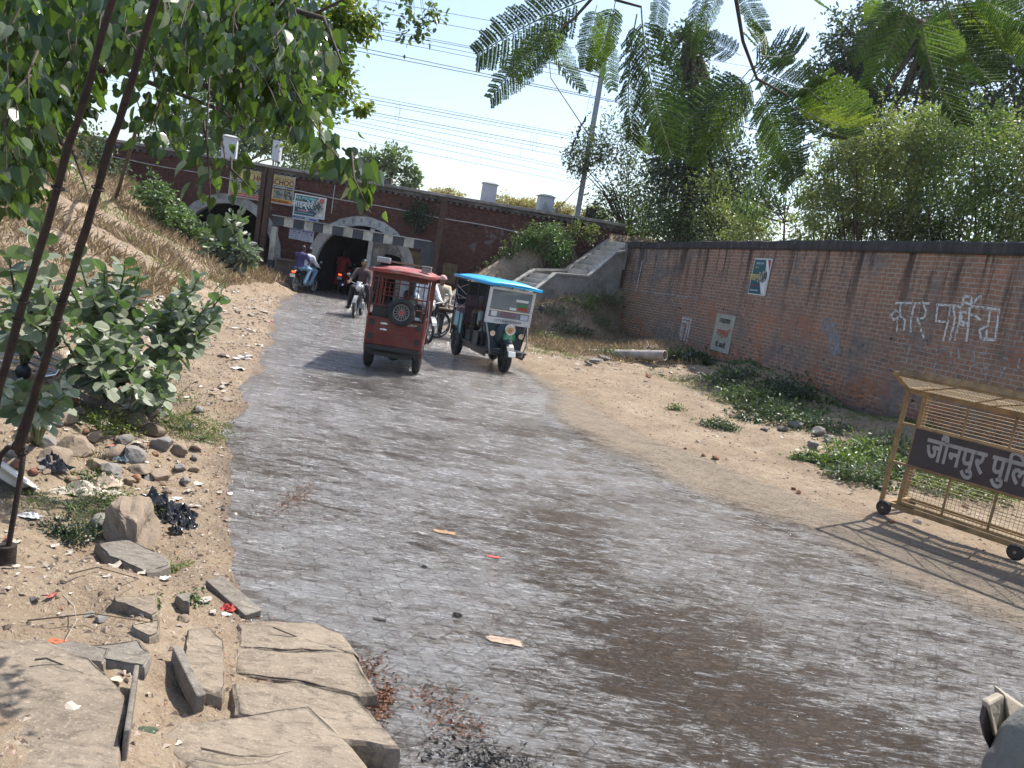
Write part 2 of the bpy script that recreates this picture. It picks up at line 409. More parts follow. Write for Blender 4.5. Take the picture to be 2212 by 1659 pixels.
rgh0 = q.ramp(q.math('SUBTRACT', fld, .6), [(.42, .05), (.54, .07), (.64, .20)])
dmr = q.ramp(halfd, [(.08, 0), (.34, 1)])
rgh = q.mix(dmr, rgh0, (.85,.85,.85))
nrm = q.bump(q.math('ADD', rip, q.math('MULTIPLY', strk2, .3)), .8, .036)
nrm = q.bump(fine, q.ramp(q.math('SUBTRACT', fld, .6), [(.42, .1), (.6, .75)]), .014, nrm) if False else q.bump(q.math('MULTIPLY', fine, q.ramp(q.math('SUBTRACT', fld, .6), [(.42, .2), (.56, 1)])), 1.0, .032, nrm)
nrm = q.bump(br.outputs['Color'], .8, .010, nrm)
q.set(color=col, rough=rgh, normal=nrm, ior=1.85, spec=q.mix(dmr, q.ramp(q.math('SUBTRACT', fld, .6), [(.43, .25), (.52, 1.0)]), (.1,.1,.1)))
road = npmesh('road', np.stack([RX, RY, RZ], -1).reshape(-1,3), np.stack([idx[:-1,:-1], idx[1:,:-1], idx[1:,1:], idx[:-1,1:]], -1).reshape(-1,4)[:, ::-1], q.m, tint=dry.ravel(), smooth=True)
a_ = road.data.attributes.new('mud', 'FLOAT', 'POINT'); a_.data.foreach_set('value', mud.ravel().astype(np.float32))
tag(road, kind='structure')

# ------------------------------------------------------------ brick materials
def brickmat(name, c1, c2, mortar, use_uv, grime=.5, plaster=.25, streak=0, bw=.235, rh=.078, old=None):
    q = N(name)
    if use_uv: v = q.coord('UV')
    else:
        o = q.coord('Object'); sp = q.n('SeparateXYZ'); q.l(o, sp.inputs[0]); cb = q.n('CombineXYZ')
        q.l(q.math('ADD', sp.outputs[0], sp.outputs[1]), cb.inputs[0]); q.l(sp.outputs[2], cb.inputs[1]); v = cb.outputs[0]
    wob = q.n('Mix', data_type='VECTOR') ; nn = q.n('TexNoise'); q.l(v, nn.inputs['Vector']); nn.inputs['Scale'].default_value = 2.2; nn.inputs['Detail'].default_value = 2
    vm = q.n('VectorMath', operation='SCALE'); q.l(nn.outputs['Color'], vm.inputs[0]); vm.inputs['Scale'].default_value = .05
    va = q.n('VectorMath', operation='ADD'); q.l(v, va.inputs[0]); q.l(vm.outputs[0], va.inputs[1]); bvv = va.outputs[0]
    b = q.n('TexBrick'); q.l(bvv, b.inputs['Vector']); b.inputs['Scale'].default_value = 1; b.inputs['Brick Width'].default_value = bw; b.inputs['Row Height'].default_value = rh
    b.inputs['Mortar Size'].default_value = .0115; b.inputs['Mortar Smooth'].default_value = .25; b.inputs['Bias'].default_value = -.1
    b.inputs['Color1'].default_value = (*c1, 1); b.inputs['Color2'].default_value = (*c2, 1)
    big = q.noise(v, .45, 5, .6); med = q.noise(v, 1.6, 8, .7); spz = q.n('SeparateXYZ'); q.l(v, spz.inputs[0]); sepz = q.math('MULTIPLY', spz.outputs[1], .25)
    mc = q.mix(q.math('MULTIPLY', q.ramp(med, [(.44, 0), (.56, 1)]), q.ramp(sepz, [(.2, 1), (.62, .15)])), mortar, (.03,.022,.02))
    q.l(mc, b.inputs['Mortar'])
    sp2 = q.n('SeparateXYZ'); q.l(v, sp2.inputs[0]); Z = sp2.outputs[1]
    var = q.noise(v, 7.5, 3, .5)
    col = q.mix(.55, b.outputs['Color'], q.ramp(var, [(.3, (.38,.38,.4)), (.7, (1.35,1.25,1.15))]), 'MULTIPLY')
    if old:
        # upper courses dull and weathered, lower ones raw
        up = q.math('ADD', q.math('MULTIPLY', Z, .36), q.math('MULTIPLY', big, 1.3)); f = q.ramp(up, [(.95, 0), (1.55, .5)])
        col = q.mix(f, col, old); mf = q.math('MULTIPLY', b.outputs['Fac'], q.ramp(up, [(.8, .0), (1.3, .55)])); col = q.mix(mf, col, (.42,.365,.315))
    pl = q.ramp(q.math('ADD', q.math('MULTIPLY', med, .5), q.math('MULTIPLY', big, .5)), [(.56-.1*plaster, 0), (.61-.06*plaster, .8)])
    mort = b.outputs['Fac']
    col = q.mix(pl, col, q.ramp(var, [(.3, (.13,.115,.105)), (.7, (.225,.205,.19))]))
    col = q.mix(q.ramp(q.noise(v, 3.1, 8, .75), [(.5, 0), (.7, grime)]), col, (.045,.036,.033))
    foot = q.ramp(Z, [(.0, .75), (.22, .0)]); 
    if streak:
        st = q.noise(q.mapv(v, (2.2, .14, 1)), 1.5, 6, .7); top = q.ramp(q.math('MULTIPLY', Z, .25), [(.42, 0), (.97, 1)])
        f = q.math('MULTIPLY', q.ramp(st, [(.50, 0), (.60, 1)]), top); col = q.mix(q.math('MULTIPLY', f, .95), col, (.022,.019,.018))
        hol = q.math('MULTIPLY', q.ramp(q.noise(v, 4.2, 3, .6), [(.66, 0), (.70, 1)]), q.ramp(q.math('MULTIPLY', Z, .25), [(.5, 1), (.65, 0)])); col = q.mix(hol, col, (.02,.016,.014))
        org = q.math('MULTIPLY', q.ramp(q.noise(v, .8, 6, .7), [(.52, 0), (.64, .7)]), q.ramp(q.math('MULTIPLY', Z, .25), [(.45, 1), (.7, .2)])); col = q.mix(q.math('MULTIPLY', org, q.math('SUBTRACT', 1.0, b.outputs['Fac'])), col, (.50,.17,.07))
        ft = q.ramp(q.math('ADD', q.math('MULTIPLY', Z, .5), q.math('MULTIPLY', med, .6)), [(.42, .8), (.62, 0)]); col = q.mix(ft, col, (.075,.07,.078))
    q.set(color=col, rough=.92, spec=.2)
    h = q.math('SUBTRACT', 1.0, q.math('MULTIPLY', mort, q.math('SUBTRACT', 1.0, q.math('MULTIPLY', pl, .8))))
    nr = q.bump(h, .8, .016); nr = q.bump(q.noise(v, 24, 5, .7), .45, .012, nr)
    q.set(normal=nr)
    return q.m
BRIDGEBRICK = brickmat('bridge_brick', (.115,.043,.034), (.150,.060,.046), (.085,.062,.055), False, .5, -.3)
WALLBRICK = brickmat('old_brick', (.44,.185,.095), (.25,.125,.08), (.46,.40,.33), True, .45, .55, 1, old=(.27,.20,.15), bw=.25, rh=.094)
CONC = plain('aged_concrete', (.27,.25,.225), .9, 0, .3, 2.5, .35, (.05,.045,.042), .2)
CONC_DARK = plain('sooty_concrete', (.085,.075,.07), .9, 0, .35, 3, .4, (.2,.185,.17), .2)
WHITEWASH = plain('worn_whitewash', (.42,.41,.385), .9, 0, .2, 3, .3, (.13,.11,.10), .2)
WHITE = plain('white_paint', (.72,.71,.68), .6, 0, .1, 4, .1, (.4,.36,.3))
OFFW = plain('dirty_white_paint', (.46,.44,.38), .75, 0, .2, 5, .2, (.15,.12,.09))
SLATE = plain('slate_paint', (.035,.042,.052), .6, 0, .3, 4, .15, (.09,.085,.08))
RUST = plain('rusty_steel', (.075,.042,.03), .75, .2, .4, 9, .4, (.03,.02,.017))
STEEL = plain('galvanised_steel', (.34,.36,.38), .45, .5, .15, 5, .1, (.2,.19,.17))
BLACK = plain('black_rubber', (.018,.018,.019), .75, 0, .2, 8, .2, (.09,.075,.06))
DARK = plain('dark_plastic', (.02,.022,.025), .4, 0, .2, 5, .05)
CHROME = plain('chrome', (.65,.66,.68), .18, 1, .1, 5, 0)
SOIL = plain('soil_dark', (.08,.06,.045), .95, 0, .3, 6, .4)

# ------------------------------------------------------------ railway bridge
AR = [(-11.95, 1.05, 1.80), (-6.62, 1.05, 1.80)]     # centre x, spring height, inner radius
BY, BX0, BX1, BTOP, BDEP = 30.0, -18.2, 3.3, 4.3, 8.6
bridge = thing('railway_bridge', 'long dark red brick railway bridge with two arched tunnels under it', 'bridge', (-6.6, BY, 0))
def loc(o): o.location = (6.6, -BY, 0); return o      # children are modelled in world coordinates
mb = MB()
def arch_z(x):
    for cx, zc, r in AR:
        if abs(x-cx) < r-1e-6: return zc+math.sqrt(r*r-(x-cx)**2)
    return None
xs = set([BX0, BX1])
for cx, zc, r in AR:
    for k in range(0, 33): xs.add(round(cx-r*math.cos(math.pi*k/32), 6))
x = BX0
while x < BX1: xs.add(x); x += 1.0
xs = sorted(xs)
for a, b in zip(xs[:-1], xs[1:]):
    m = (a+b)/2; inside = arch_z(m) is not None
    cx, zc, r = (min(AR, key=lambda t: abs(t[0]-m)))
    za = zc+math.sqrt(max(0, r*r-(a-cx)**2)) if inside else -.4; zb = zc+math.sqrt(max(0, r*r-(b-cx)**2)) if inside else -.4
    mb.quad((a,BY,za), (b,BY,zb), (b,BY,BTOP), (a,BY,BTOP))
    mb.quad((a,BY,BTOP), (b,BY,BTOP), (b,BY+BDEP,BTOP), (a,BY+BDEP,BTOP))
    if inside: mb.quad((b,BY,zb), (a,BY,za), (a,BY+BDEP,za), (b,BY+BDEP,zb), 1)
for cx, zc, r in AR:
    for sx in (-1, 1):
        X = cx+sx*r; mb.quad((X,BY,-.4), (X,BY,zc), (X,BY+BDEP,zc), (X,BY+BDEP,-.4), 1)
    mb.quad((cx-r,BY+BDEP,-.4), (cx+r,BY+BDEP,-.4), (cx+r,BY+BDEP,zc+r), (cx-r,BY+BDEP,zc+r), 1)  # added end wall, closes the tunnel so no daylight shows through
mb.quad((BX0,BY,-.4), (BX0,BY,BTOP), (BX0,BY+BDEP,BTOP), (BX0,BY+BDEP,-.4)); mb.quad((BX1,BY,-.4), (BX1,BY,BTOP), (BX1,BY+BDEP,BTOP), (BX1,BY+BDEP,-.4))
TUNNEL_DARK = plain('tunnel_dark', (.028,.026,.026), .95, 0, .3, 2, .3, None, .1)  # near-black colour for the tunnel barrel and end wall
loc(mb.build('wall', [BRIDGEBRICK, TUNNEL_DARK], bridge))
for cx, zc, r in AR:
    mb = MB(); n = 40; R2 = r+.36; pr_ = []
    for k in range(n+1):
        t = math.pi*k/n; w1 = .012*math.sin(k*1.9)
        pr_.append(((cx-r*math.cos(t), zc+r*math.sin(t)), (cx-(R2+w1)*math.cos(t), zc+(R2+w1)*math.sin(t))))
    pr_ = [((cx-r, -.2), (cx-R2+.05, -.2))]+pr_+[((cx+r, -.2), (cx+R2-.05, -.2))]
    y0 = BY-.03; y1 = BY+.25
    for (i0, o0), (i1, o1) in zip(pr_[:-1], pr_[1:]):
        mb.quad((i0[0],y0,i0[1]), (i1[0],y0,i1[1]), (o1[0],y0,o1[1]), (o0[0],y0,o0[1]))
        mb.quad((o0[0],y0,o0[1]), (o1[0],y0,o1[1]), (o1[0],y1,o1[1]), (o0[0],y1,o0[1]))
        s_ = .004; f_ = lambda p: (cx+(p[0]-cx)*(1-s_/r), zc+(p[1]-zc)*(1-s_/r))
        a_, b_ = f_(i0), f_(i1)
        mb.quad((a_[0],y0,a_[1]), (b_[0],y0,b_[1]), (b_[0],y1,b_[1]), (a_[0],y1,a_[1]))
    o = loc(mb.build('arch_ring', WHITEWASH, bridge)); o['label'] = 'whitewashed stone ring round the tunnel mouth'
mb = MB(); mb.box(((BX0+BX1)/2, BY-.02, BTOP+.065), (BX1-BX0, .24, .13)); 
x = BX0+.1
while x < BX1-.1: mb.box((x, BY-.07, BTOP-.045), (.12, .12, .08)); x += .24
loc(mb.build('corbel_band', CONC_DARK, bridge))
mb = MB(); x = BX0
while x < BX1-.05:
    l = min(1.5, BX1-x); mb.box((x+l/2, BY-.03+random.uniform(-.012,.012), BTOP+.185+random.uniform(-.008,.008)), (l-.012, .4, .105)); x += l
loc(mb.build('coping', CONC, bridge, bevel=.01))
# dividing pier and broken infill inside the nearer tunnel mouth
mb = MB(); mb.box((-6.34, BY+1.9, 1.3), (.17, 3.9, 3.0)); loc(mb.build('dividing_pier', WHITEWASH, bridge))
mb = MB(); y0, y1 = BY+.05, BY+.28
hole = [(-6.05,-.2), (-6.02,1.42), (-5.86,1.50), (-5.83,1.78), (-5.70,1.93), (-5.35,1.9), (-5.12,1.86), (-5.04,1.6), (-5.0,.9), (-5.02,-.2)]
top = [(-6.25,-.2), (-6.25,1.9), (-6.25,2.45), (-6.0,2.62), (-5.7,2.5), (-5.4,2.35), (-5.15,2.1), (-4.95,1.75), (-4.83,1.2), (-4.83,-.2)]
for i in range(9):
    a, b, c_, d = hole[i], hole[i+1], top[i+1], top[i]
    mb.add([(a[0],y0,a[1]), (b[0],y0,b[1]), (c_[0],y0,c_[1]), (d[0],y0,d[1])], [(0,1,2,3)])
    mb.add([(a[0],y0,a[1]), (b[0],y0,b[1]), (b[0],y1,b[1]), (a[0],y1,a[1])], [(0,1,2,3)])
loc(mb.build('broken_infill', plain('grey_render', (.15,.14,.125), .9, 0, .4, 6, .4, (.42,.41,.38)), bridge))
mb = MB(); mb.box((-9.06, 29.6, .48), (1.2, .8, 1.1)); mb.box((-9.06, 29.56, 1.065), (1.28, .9, .07)); loc(mb.build('plinth', plain('brown_render', (.16,.115,.09), .9, 0, .3, 4, .4, (.06,.05,.045)), bridge, bevel=.015))
OCHRE = plain('ochre_paint', (.20,.13,.055), .8, 0, .3, 5, .2, (.08,.055,.04)); OCHTXT = plain('faded_letter_paint', (.06,.045,.035), .9)
for (x0, x1, z0, z1, lines) in ((-4.9, -3.98, 1.42, 2.2, ['DR. 2 RAJ', 'CLINIC 24']), (-3.42, -2.86, 1.2, 1.97, ['95 24', '3091'])):
    mb = MB(); mb.box(((x0+x1)/2, BY-.006, (z0+z1)/2), (x1-x0, .02, z1-z0)); p = loc(mb.build('painted_panel', OCHRE, bridge))
    for k, t in enumerate(lines): text('lettering', t, .2, OCHTXT, p, ((x0+x1)/2, BY-.019, z1-.26-.24*k), sx=.8)
mb = MB()
for x, z in ((-11.2, 3.4), (-4.4,3.05), (-2.4,3.55), (.2,3.3), (-1.2,2.6), (-15.0,3.3), (-5.4,3.9)): mb.box((x, BY-.008, z), (.11, .03, .1))
loc(mb.build('weep_hole', plain('hole_black', (.01,.009,.009), 1), bridge))
WIREW = plain('pale_conduit', (.42,.40,.38), .6)
mb = MB(); mb.tube([(-17.5+.75*k, BY-.12, 3.86+.02*math.sin(k*1.3)-.012*k) for k in range(25)], .02, 6); tag(mb.build('conduit', WIREW), 'pale thin pipe running level along the upper brick face of the bridge', 'pipe')
mb = MB(); mb.tube([(-8.0,BY-.1,4.2), (-8.0,BY-.1,3.1)], .018, 6); tag(mb.build('conduit', WIREW), 'short pale upright pipe on the bridge face beside the green library banner', 'pipe')

# rolled-steel uprights before the bridge
def ibeam(x, y, z1, w, label, grp):
    mb = MB(); z0 = hz(x, y)-.3
    mb.box((x,y-.1,(z0+z1)/2), (w,.018,z1-z0)); mb.box((x,y+.1,(z0+z1)/2), (w,.018,z1-z0)); mb.box((x,y,(z0+z1)/2), (.018,.182,z1-z0))
    return tag(mb.build('steel_post', RUST, org=(x,y,z0)), label, 'post', grp)
ibeam(-10.42, 29.0, 4.33, .17, 'left one of the two dark steel posts standing close together before the left tunnel', 'rusty steel posts before the bridge')
ibeam(-10.19, 29.0, 4.36, .17, 'right one of the two dark steel posts standing close together before the left tunnel', 'rusty steel posts before the bridge')
ibeam(-3.62, 29.0, 4.33, .2, 'single dark steel post at the right end of the striped height barrier', 'rusty steel posts before the bridge')

# black and white height barrier
g = thing('height_barrier', 'black and white striped height barrier beam on posts before the tunnel', 'barrier', (-6.8, 29.2, 0)); gl = lambda o: (setattr(o, 'location', (6.8, -29.2, 0)), o)[1]
mb = MB(); x = -9.96; k = 0; wd = [.42,.36]
while x < -4.2:
    l = wd[k % 2]+random.uniform(-.03,.03); mb.box((x+l/2, 29.2, 2.475), (l, .12+.004*(k % 2), .33), m=k % 2); x += l; k += 1
gl(mb.build('beam', [SLATE, OFFW], g))
mb = MB(); mb.box((-6.95, 29.18, 2.665), (6.1, .2, .035)); gl(mb.build('top_angle', WHITEWASH, g))
mb = MB(); z = 0; cols = [(-.3,.25,1),(.25,.62,0),(.62,1.0,0),(1.0,2.25,1),(2.25,2.3,0)]
for a, b, m in cols: mb.box((-9.87, 29.2, (a+b)/2), (.2, .2, b-a), m=m)
gl(mb.build('post', [SLATE, OFFW], g, ))
mb = MB(); mb.box((-3.97, 29.2, 1.3), (.44, .14, 2.7)); mb.box((-4.22, 29.15, 2.15), (.06,.06,.4), ry=.15); gl(mb.build('post', SLATE, g))

# ------------------------------------------------------------ banners and notices on the bridge
def board(name, label, cat, x0, x1, z0, z1, y, mat, frame=None, sk=0.0):
    t = thing(name, label, cat, ((x0+x1)/2, y, (z0+z1)/2), ry=sk)
    mb = MB(); mb.box((0,0,0), (x1-x0, .014, z1-z0)); mb.build('sheet', mat, t)
    if frame is not None:
        mb = MB(); W, Hh = x1-x0, z1-z0
        for s in (-1, 1): mb.box((0,-.012,s*Hh/2), (W+.05,.03,.045)); mb.box((s*W/2,-.012,0), (.045,.026,Hh-.05))
        mb.build('frame', frame, t)
    return t
def patch(t, name, cx, cz, w, h, mat, d=.009):
    mb = MB(); mb.box((cx, -d, cz), (w, .006, h)); return mb.build(name, mat, t)
YEL = plain('print_yellow', (.60,.47,.17), .5, 0, .12, 3, .03, (.45,.38,.25)); REDP = plain('print_red', (.42,.05,.035), .5, 0, .2, 4, .03); DBLUE = plain('print_navy', (.03,.045,.10), .5, 0, .2, 4, .02)
PRW = plain('print_white', (.7,.7,.68), .5, 0, .08, 6, .02); MAROON = plain('print_maroon', (.16,.03,.02), .5, 0, .1); ORAN = plain('print_orange', (.62,.26,.04), .5, 0, .15, 4, .02)
TEAL = plain('print_teal', (.015,.10,.115), .5, 0, .25, 3, .02, (.02,.05,.09))
def photo(name, pal, seed):
    q = N(name); v = q.mapv(q.coord(), (1,1,1), (0,0,0), (seed*3.7, seed, seed*2)); vo = q.n('TexVoronoi'); q.l(v, vo.inputs['Vector']); vo.inputs['Scale'].default_value = 11
    q.set(color=q.ramp(q.math('ADD', q.math('MULTIPLY', vo.outputs['Distance'], 1.0), q.math('MULTIPLY', q.noise(v, 14, 4), .5)), [(.25, pal[0]), (.45, pal[1]), (.6, pal[2]), (.85, pal[3])]), rough=.5); return q.m
PH = [photo('photo_a', ((.02,.03,.05), (.10,.17,.18), (.35,.38,.36), (.08,.05,.05)), 1), photo('photo_b', ((.05,.03,.07), (.22,.12,.25), (.45,.38,.4), (.1,.14,.1)), 2), photo('photo_c', ((.02,.04,.03), (.12,.15,.12), (.4,.42,.4), (.05,.05,.04)), 3)]
t = board('school_banner', 'yellow school banner with photographs and a red strip above the left tunnel', 'banner', -12.05, -9.56, 3.15, 4.22, 29.93, YEL, WIREW)
text('lettering', 'The Best Learning School', .1, MAROON, t, (-.55,-.012,.44), sx=1.1); text('lettering', 'UNDER THE MISSION', .09, DBLUE, t, (.85,-.012,.42), sx=.9)
text('heading', 'RISE K.J. HIGH SCHOOL', .285, MAROON, t, (.03,-.014,.26), sx=.9, bold=.008)
patch(t, 'blue_strip', 0, .065, 2.4, .13, DBLUE); text('lettering', 'AN ENGLISH MEDIUM  C.B.S.E. PATTERN', .115, PRW, t, (.0,-.016,.065), sx=.95, bold=.003)
for k, x in enumerate((-1.02,-.6,-.18,.24,.66,1.06)): patch(t, 'photograph', x, -.185, .36, .33, PH[(k*2+1) % 3 if k < 4 else (1 if k == 4 else 2)])
patch(t, 'red_strip', -.5, -.45, 1.42, .15, REDP); text('lettering', 'ADMISSION OPEN  NURSERY TO CLASS VIII', .085, PRW, t, (-.5,-.016,-.45), sx=.85)
patch(t, 'orange_strip', .72, -.45, .98, .15, ORAN); text('lettering', '9839254, 8860302983', .1, MAROON, t, (.72,-.016,-.45), sx=.85, bold=.003)
t = board('library_banner', 'teal library banner with large white Hindi lettering and a round picture', 'banner', -9.47, -8.27, 2.84, 3.62, 29.93, TEAL, PRW)
mb = MB(); mb.prism([(.22,-.009,-.36), (.57,-.009,-.36), (.57,-.009,.36), (.33,-.009,.36), (.12,-.009,.12), (.38,-.009,-.1)], (0,-.004,0)); mb.build('cream_corner', plain('print_cream', (.55,.47,.36), .5), t)
mb = MB(); mb.cyl((.31,-.014,.02), (.31,-.022,.02), .215, n=24); mb.build('round_picture', PH[2], t)
mb = MB(); mb.cyl((.45,-.014,.27), (.45,-.02,.27), .09, n=18); mb.build('red_badge', REDP, t); text('lettering', '1', .12, PRW, t, (.45,-.024,.27)); mb = MB(); mb.cyl((.44,-.014,-.28), (.44,-.02,-.28), .075, n=6); mb.build('seal', PRW, t)
text('lettering', 'EXCEL STUDY POINT', .115, plain('print_cyan', (.35,.72,.72), .5), t, (-.2,-.016,.28), sx=.78, bold=.004); text('lettering', 'DIGITAL', .07, YEL, t, (-.42,-.016,.2), sx=.9)
text('heading', 'लाइब्रेरी', .33, PRW, t, (-.24,-.018,.03), sx=.86, bold=.007); text('lettering', '9125830007', .09, plain('print_pink', (.75,.35,.38), .5), t, (-.22,-.016,-.19), bold=.003); text('lettering', 'Near Railway Station, Jaunpur', .062, PRW, t, (-.2,-.016,-.28))
BLUEP = plain('print_blue', (.05,.07,.30), .6, 0, .2, 6, .02); PALE = plain('notice_paper', (.50,.53,.62), .7, 0, .12, 5, .03)
for i, (x0, x1, lb) in enumerate(((-9.55,-9.07,'left half of the torn pair of white and blue notices under the striped beam'), (-9.06,-8.58,'right half of the torn pair of white and blue notices under the striped beam'))):
    t = board('paper_notice', lb, 'notice', x0, x1, 1.9-.02*i, 2.34-.03*i, 29.95, PALE, None); tag(t, group='paper notices on the bridge')
    patch(t, 'header_strip', 0, .165, .4, .06, BLUEP); text('lettering', 'ADMISSION', .06, PRW, t, (0,-.016,.165)); 
    for k, s in enumerate(('50%', 'OFF NOW', 'SPOKEN CLASS', 'CALL 8853')): text('lettering', s, (.085,.05,.05,.055)[k], BLUEP, t, (-.03,-.01,.07-.08*k))
    mb = MB(); mb.cyl((.15,-.01,.06), (.15,-.014,.06), .035, n=12); mb.build('badge', BLUEP, t)
t = board('paper_strip', 'torn strip of white and blue paper pasted above the striped beam', 'notice', -9.5, -8.48, 2.70, 2.82, 29.95, PALE, None, sk=.02)
patch(t, 'header_strip', -.25, 0, .45, .07, BLUEP); patch(t, 'header_strip', .3, -.01, .3, .06, BLUEP); text('lettering', 'COACHING', .06, PRW, t, (-.25,-.016,0))
# faded lettering on the arch
for k, s in enumerate('PJRJ3GK'):
    tt = math.pi*(.36+.055*k); text('lettering', s, .2, OCHTXT, bridge, (0,0,0), rot=(RAD(90), tt-math.pi/2, 0)).location = (-6.62-1.98*math.cos(tt)+6.6, -.034, 1.05+1.98*math.sin(tt))

# ------------------------------------------------------------ things on top of the bridge
CAB = plain('cabinet_grey', (.50,.53,.55), .6, 0, .12, 3, .08, (.33,.31,.28)); CABD = plain('cabinet_roof', (.30,.31,.31), .7, 0, .2, 3)
def cabinet(x, y, z0, w, h, label, gable=False, rz=.25):
    t = thing('relay_cabinet', label, 'cabinet', (x, y, z0), rz, 'grey relay cabinets on the bridge')
    mb = MB(); mb.box((0,0,h/2), (w, w*.8, h)); mb.build('body', CAB, t, bevel=.01)
    mb = MB(); r = w/2+.05; e = w*.4+.05; mb.add([(-r,-e,h),(r,-e,h),(r,e,h),(-r,e,h),(-r*.55,0,h+.1),(r*.55,0,h+.1)], [(0,1,5,4),(2,3,4,5),(1,2,5),(3,0,4),(3,2,1,0)]); mb.box((0,0,h+.002), (2*r,2*e,.022)); mb.build('roof', CABD, t)
    mb = MB(); mb.box((0,-w*.4-.004,h*.48), (w*.8,.01,h*.8)); mb.box((w*.3,-w*.4-.015,h*.5), (.02,.02,.1)); mb.build('door', CAB, t)
    if gable:
        mb = MB(); mb.prism([(-w*.5,-w*.4-.25,-.05), (w*.62,-w*.4-.25,-.05), (-w*.2,-w*.4-.25,h*.75)], (0,.05,0)); mb.build('stay_plate', CABD, t)
cabinet(-12.72, 31.2, 4.32, .56, 1.12, 'leftmost grey cabinet on the bridge, seen under the hanging leaves'); cabinet(-2.18, 31.2, 4.32, .55, 1.0, 'tall grey cabinet standing right of the middle on the bridge top'); cabinet(.12, 31.2, 4.32, .6, .88, 'squat grey cabinet with a slanting plate in front, nearest the railway mast', True)
t = thing('signal_stand', 'pale trackside box on black and white striped legs behind the leaves', 'signal box', (-10.82, 31.2, 4.32))
for x in (-.1, .0, .1): mb = MB(); mb.box((x,0,.25), (.05,.05,.5), m=0); mb.build('leg', SLATE if x else WHITE, t)
mb = MB(); mb.box((0,0,.9), (.3,.3,.8)); mb.build('box', CAB, t, bevel=.01)
t = thing('junction_box', 'dark flat box lying on the bridge coping at its middle', 'box', (-6.25, 30.05, 4.54))
mb = MB(); mb.box((0,0,.12), (.75,.3,.2), ry=.02); mb.build('case', RUST, t, bevel=.01); mb = MB(); mb.box((.1,-.19,.03), (.42,.1,.22)); mb.build('hatch', SLATE, t, bevel=.01)
mb = MB(); mb.box((0,0,.45), (.42,.3,.95)); o = mb.build('brick_pier', BRIDGEBRICK); o.location = (2.05, 32.2, 4.22); tag(o, 'dark red brick block standing right of the railway mast foot', 'pier')
for x, y, h, lb in ((3.6,34,.75,'small pale block among the bushes right of the dark red pier'), (2.9,34.5,.6,'low pale marker post right behind the dark red pier')):
    mb = MB(); mb.box((0,0,h/2), (.26,.2,h)); mb.box((0,0,h+.03), (.3,.24,.06)); o = mb.build('marker_post', WHITEWASH); o.location = (x,y,4.25); tag(o, lb, 'post')
# railway mast
mx_, my_ = 1.55, 33.0
t = thing('railway_mast', 'tall galvanised steel railway mast leaning with its brackets above the bridge', 'mast', (mx_, my_, 4.2))
mb = MB()
for s in (-1, 1): mb.box((s*.1,0,4.4), (.016,.2,8.8))
mb.box((0,0,4.4), (.184,.014,8.8)); mb.build('column', STEEL, t)
A1 = at(1272,292,33)-Vector((mx_,my_,4.2)); A2 = at(1190,168,33)-Vector((mx_,my_,4.2)); B1 = at(1290,165,33)-Vector((mx_,my_,4.2)); B2 = at(1186,133,33)-Vector((mx_,my_,4.2))
INS = plain('insulator_brown', (.17,.18,.20), .3)
for a, b in ((A1, A2), (B1, B2)):
    mb = MB(); a = Vector((-.1,0,a.z)); d = (b-a).normalized(); mb.tube([a+d*.35, b], .028, 8); mb.build('bracket_tube', STEEL, t)
    mb = MB(); mb.tube([a, a+d*.06], .03, 8)
    for k in range(6): mb.ball(a+d*(.07+.045*k), (.055,.055,.03), 10, 5)
    mb.build('insulator', INS, t)
mb = MB(); mb.tube([A2, B2+(A2-B2)*.1, B2], .022, 6); mb.build('bracket_link', STEEL, t)
mb = MB(); mb.ring((0,0,A1.z), (0,0,1), .14, .02, 12, 5); mb.ring((0,0,B1.z), (0,0,1), .14, .02, 12, 5); mb.build('clamp', RUST, t)
# hanging twig of dead leaves caught on a wire, and a guy wire to the mast
DEAD = plain('dead_leaf', (.05,.04,.035), .9)
mb = MB(); P0 = at(1297,110,30); P1 = at(1263,255,30); P2 = at(1232,330,30)
mb.tube([P0, P0.lerp(P1,.5), P1, P2], .006, 5)
for k in range(16): 
    p = P1.lerp(P2, k/15)+Vector((random.uniform(-.04,.04), 0, 0)); mb.ball(p, (.045,.03,.06), 6, 4, jit=.5)
tag(mb.build('dangling_string', DEAD), 'string of dead leaves dangling in the air left of the railway mast', 'string')
WIRE = plain('wire_dark', (.16,.17,.19), .5)
mb = MB(); a = at(1185,545,32)*0+Vector((.45,31,4.5)); mb.tube([a, at(1330,320,33)], .018, 5); mb.tube([at(1245,420,31), at(1390,310,33)], .010, 5); tag(mb.build('guy_wire', WIRE), 'slanting guy rod rising from the squat cabinet past the railway mast', 'guy wire')
lines = [(0,1700,305),(85,1700,395),(205,1600,520),(222,1600,528),(250,1600,566),(280,1600,600),(375,1700,728),(403,1700,740),(715,1580,1018),(738,1580,1030),(765,1580,1052),(832,1700,1148),(852,1700,1175),(885,1700,1212),(925,1500,1250),(952,1500,1268),(1000,1480,1306),(1058,1460,1346)]
ORD = 'topmost second third fourth fifth sixth seventh eighth ninth tenth eleventh twelfth thirteenth fourteenth fifteenth sixteenth seventeenth lowest'.split()
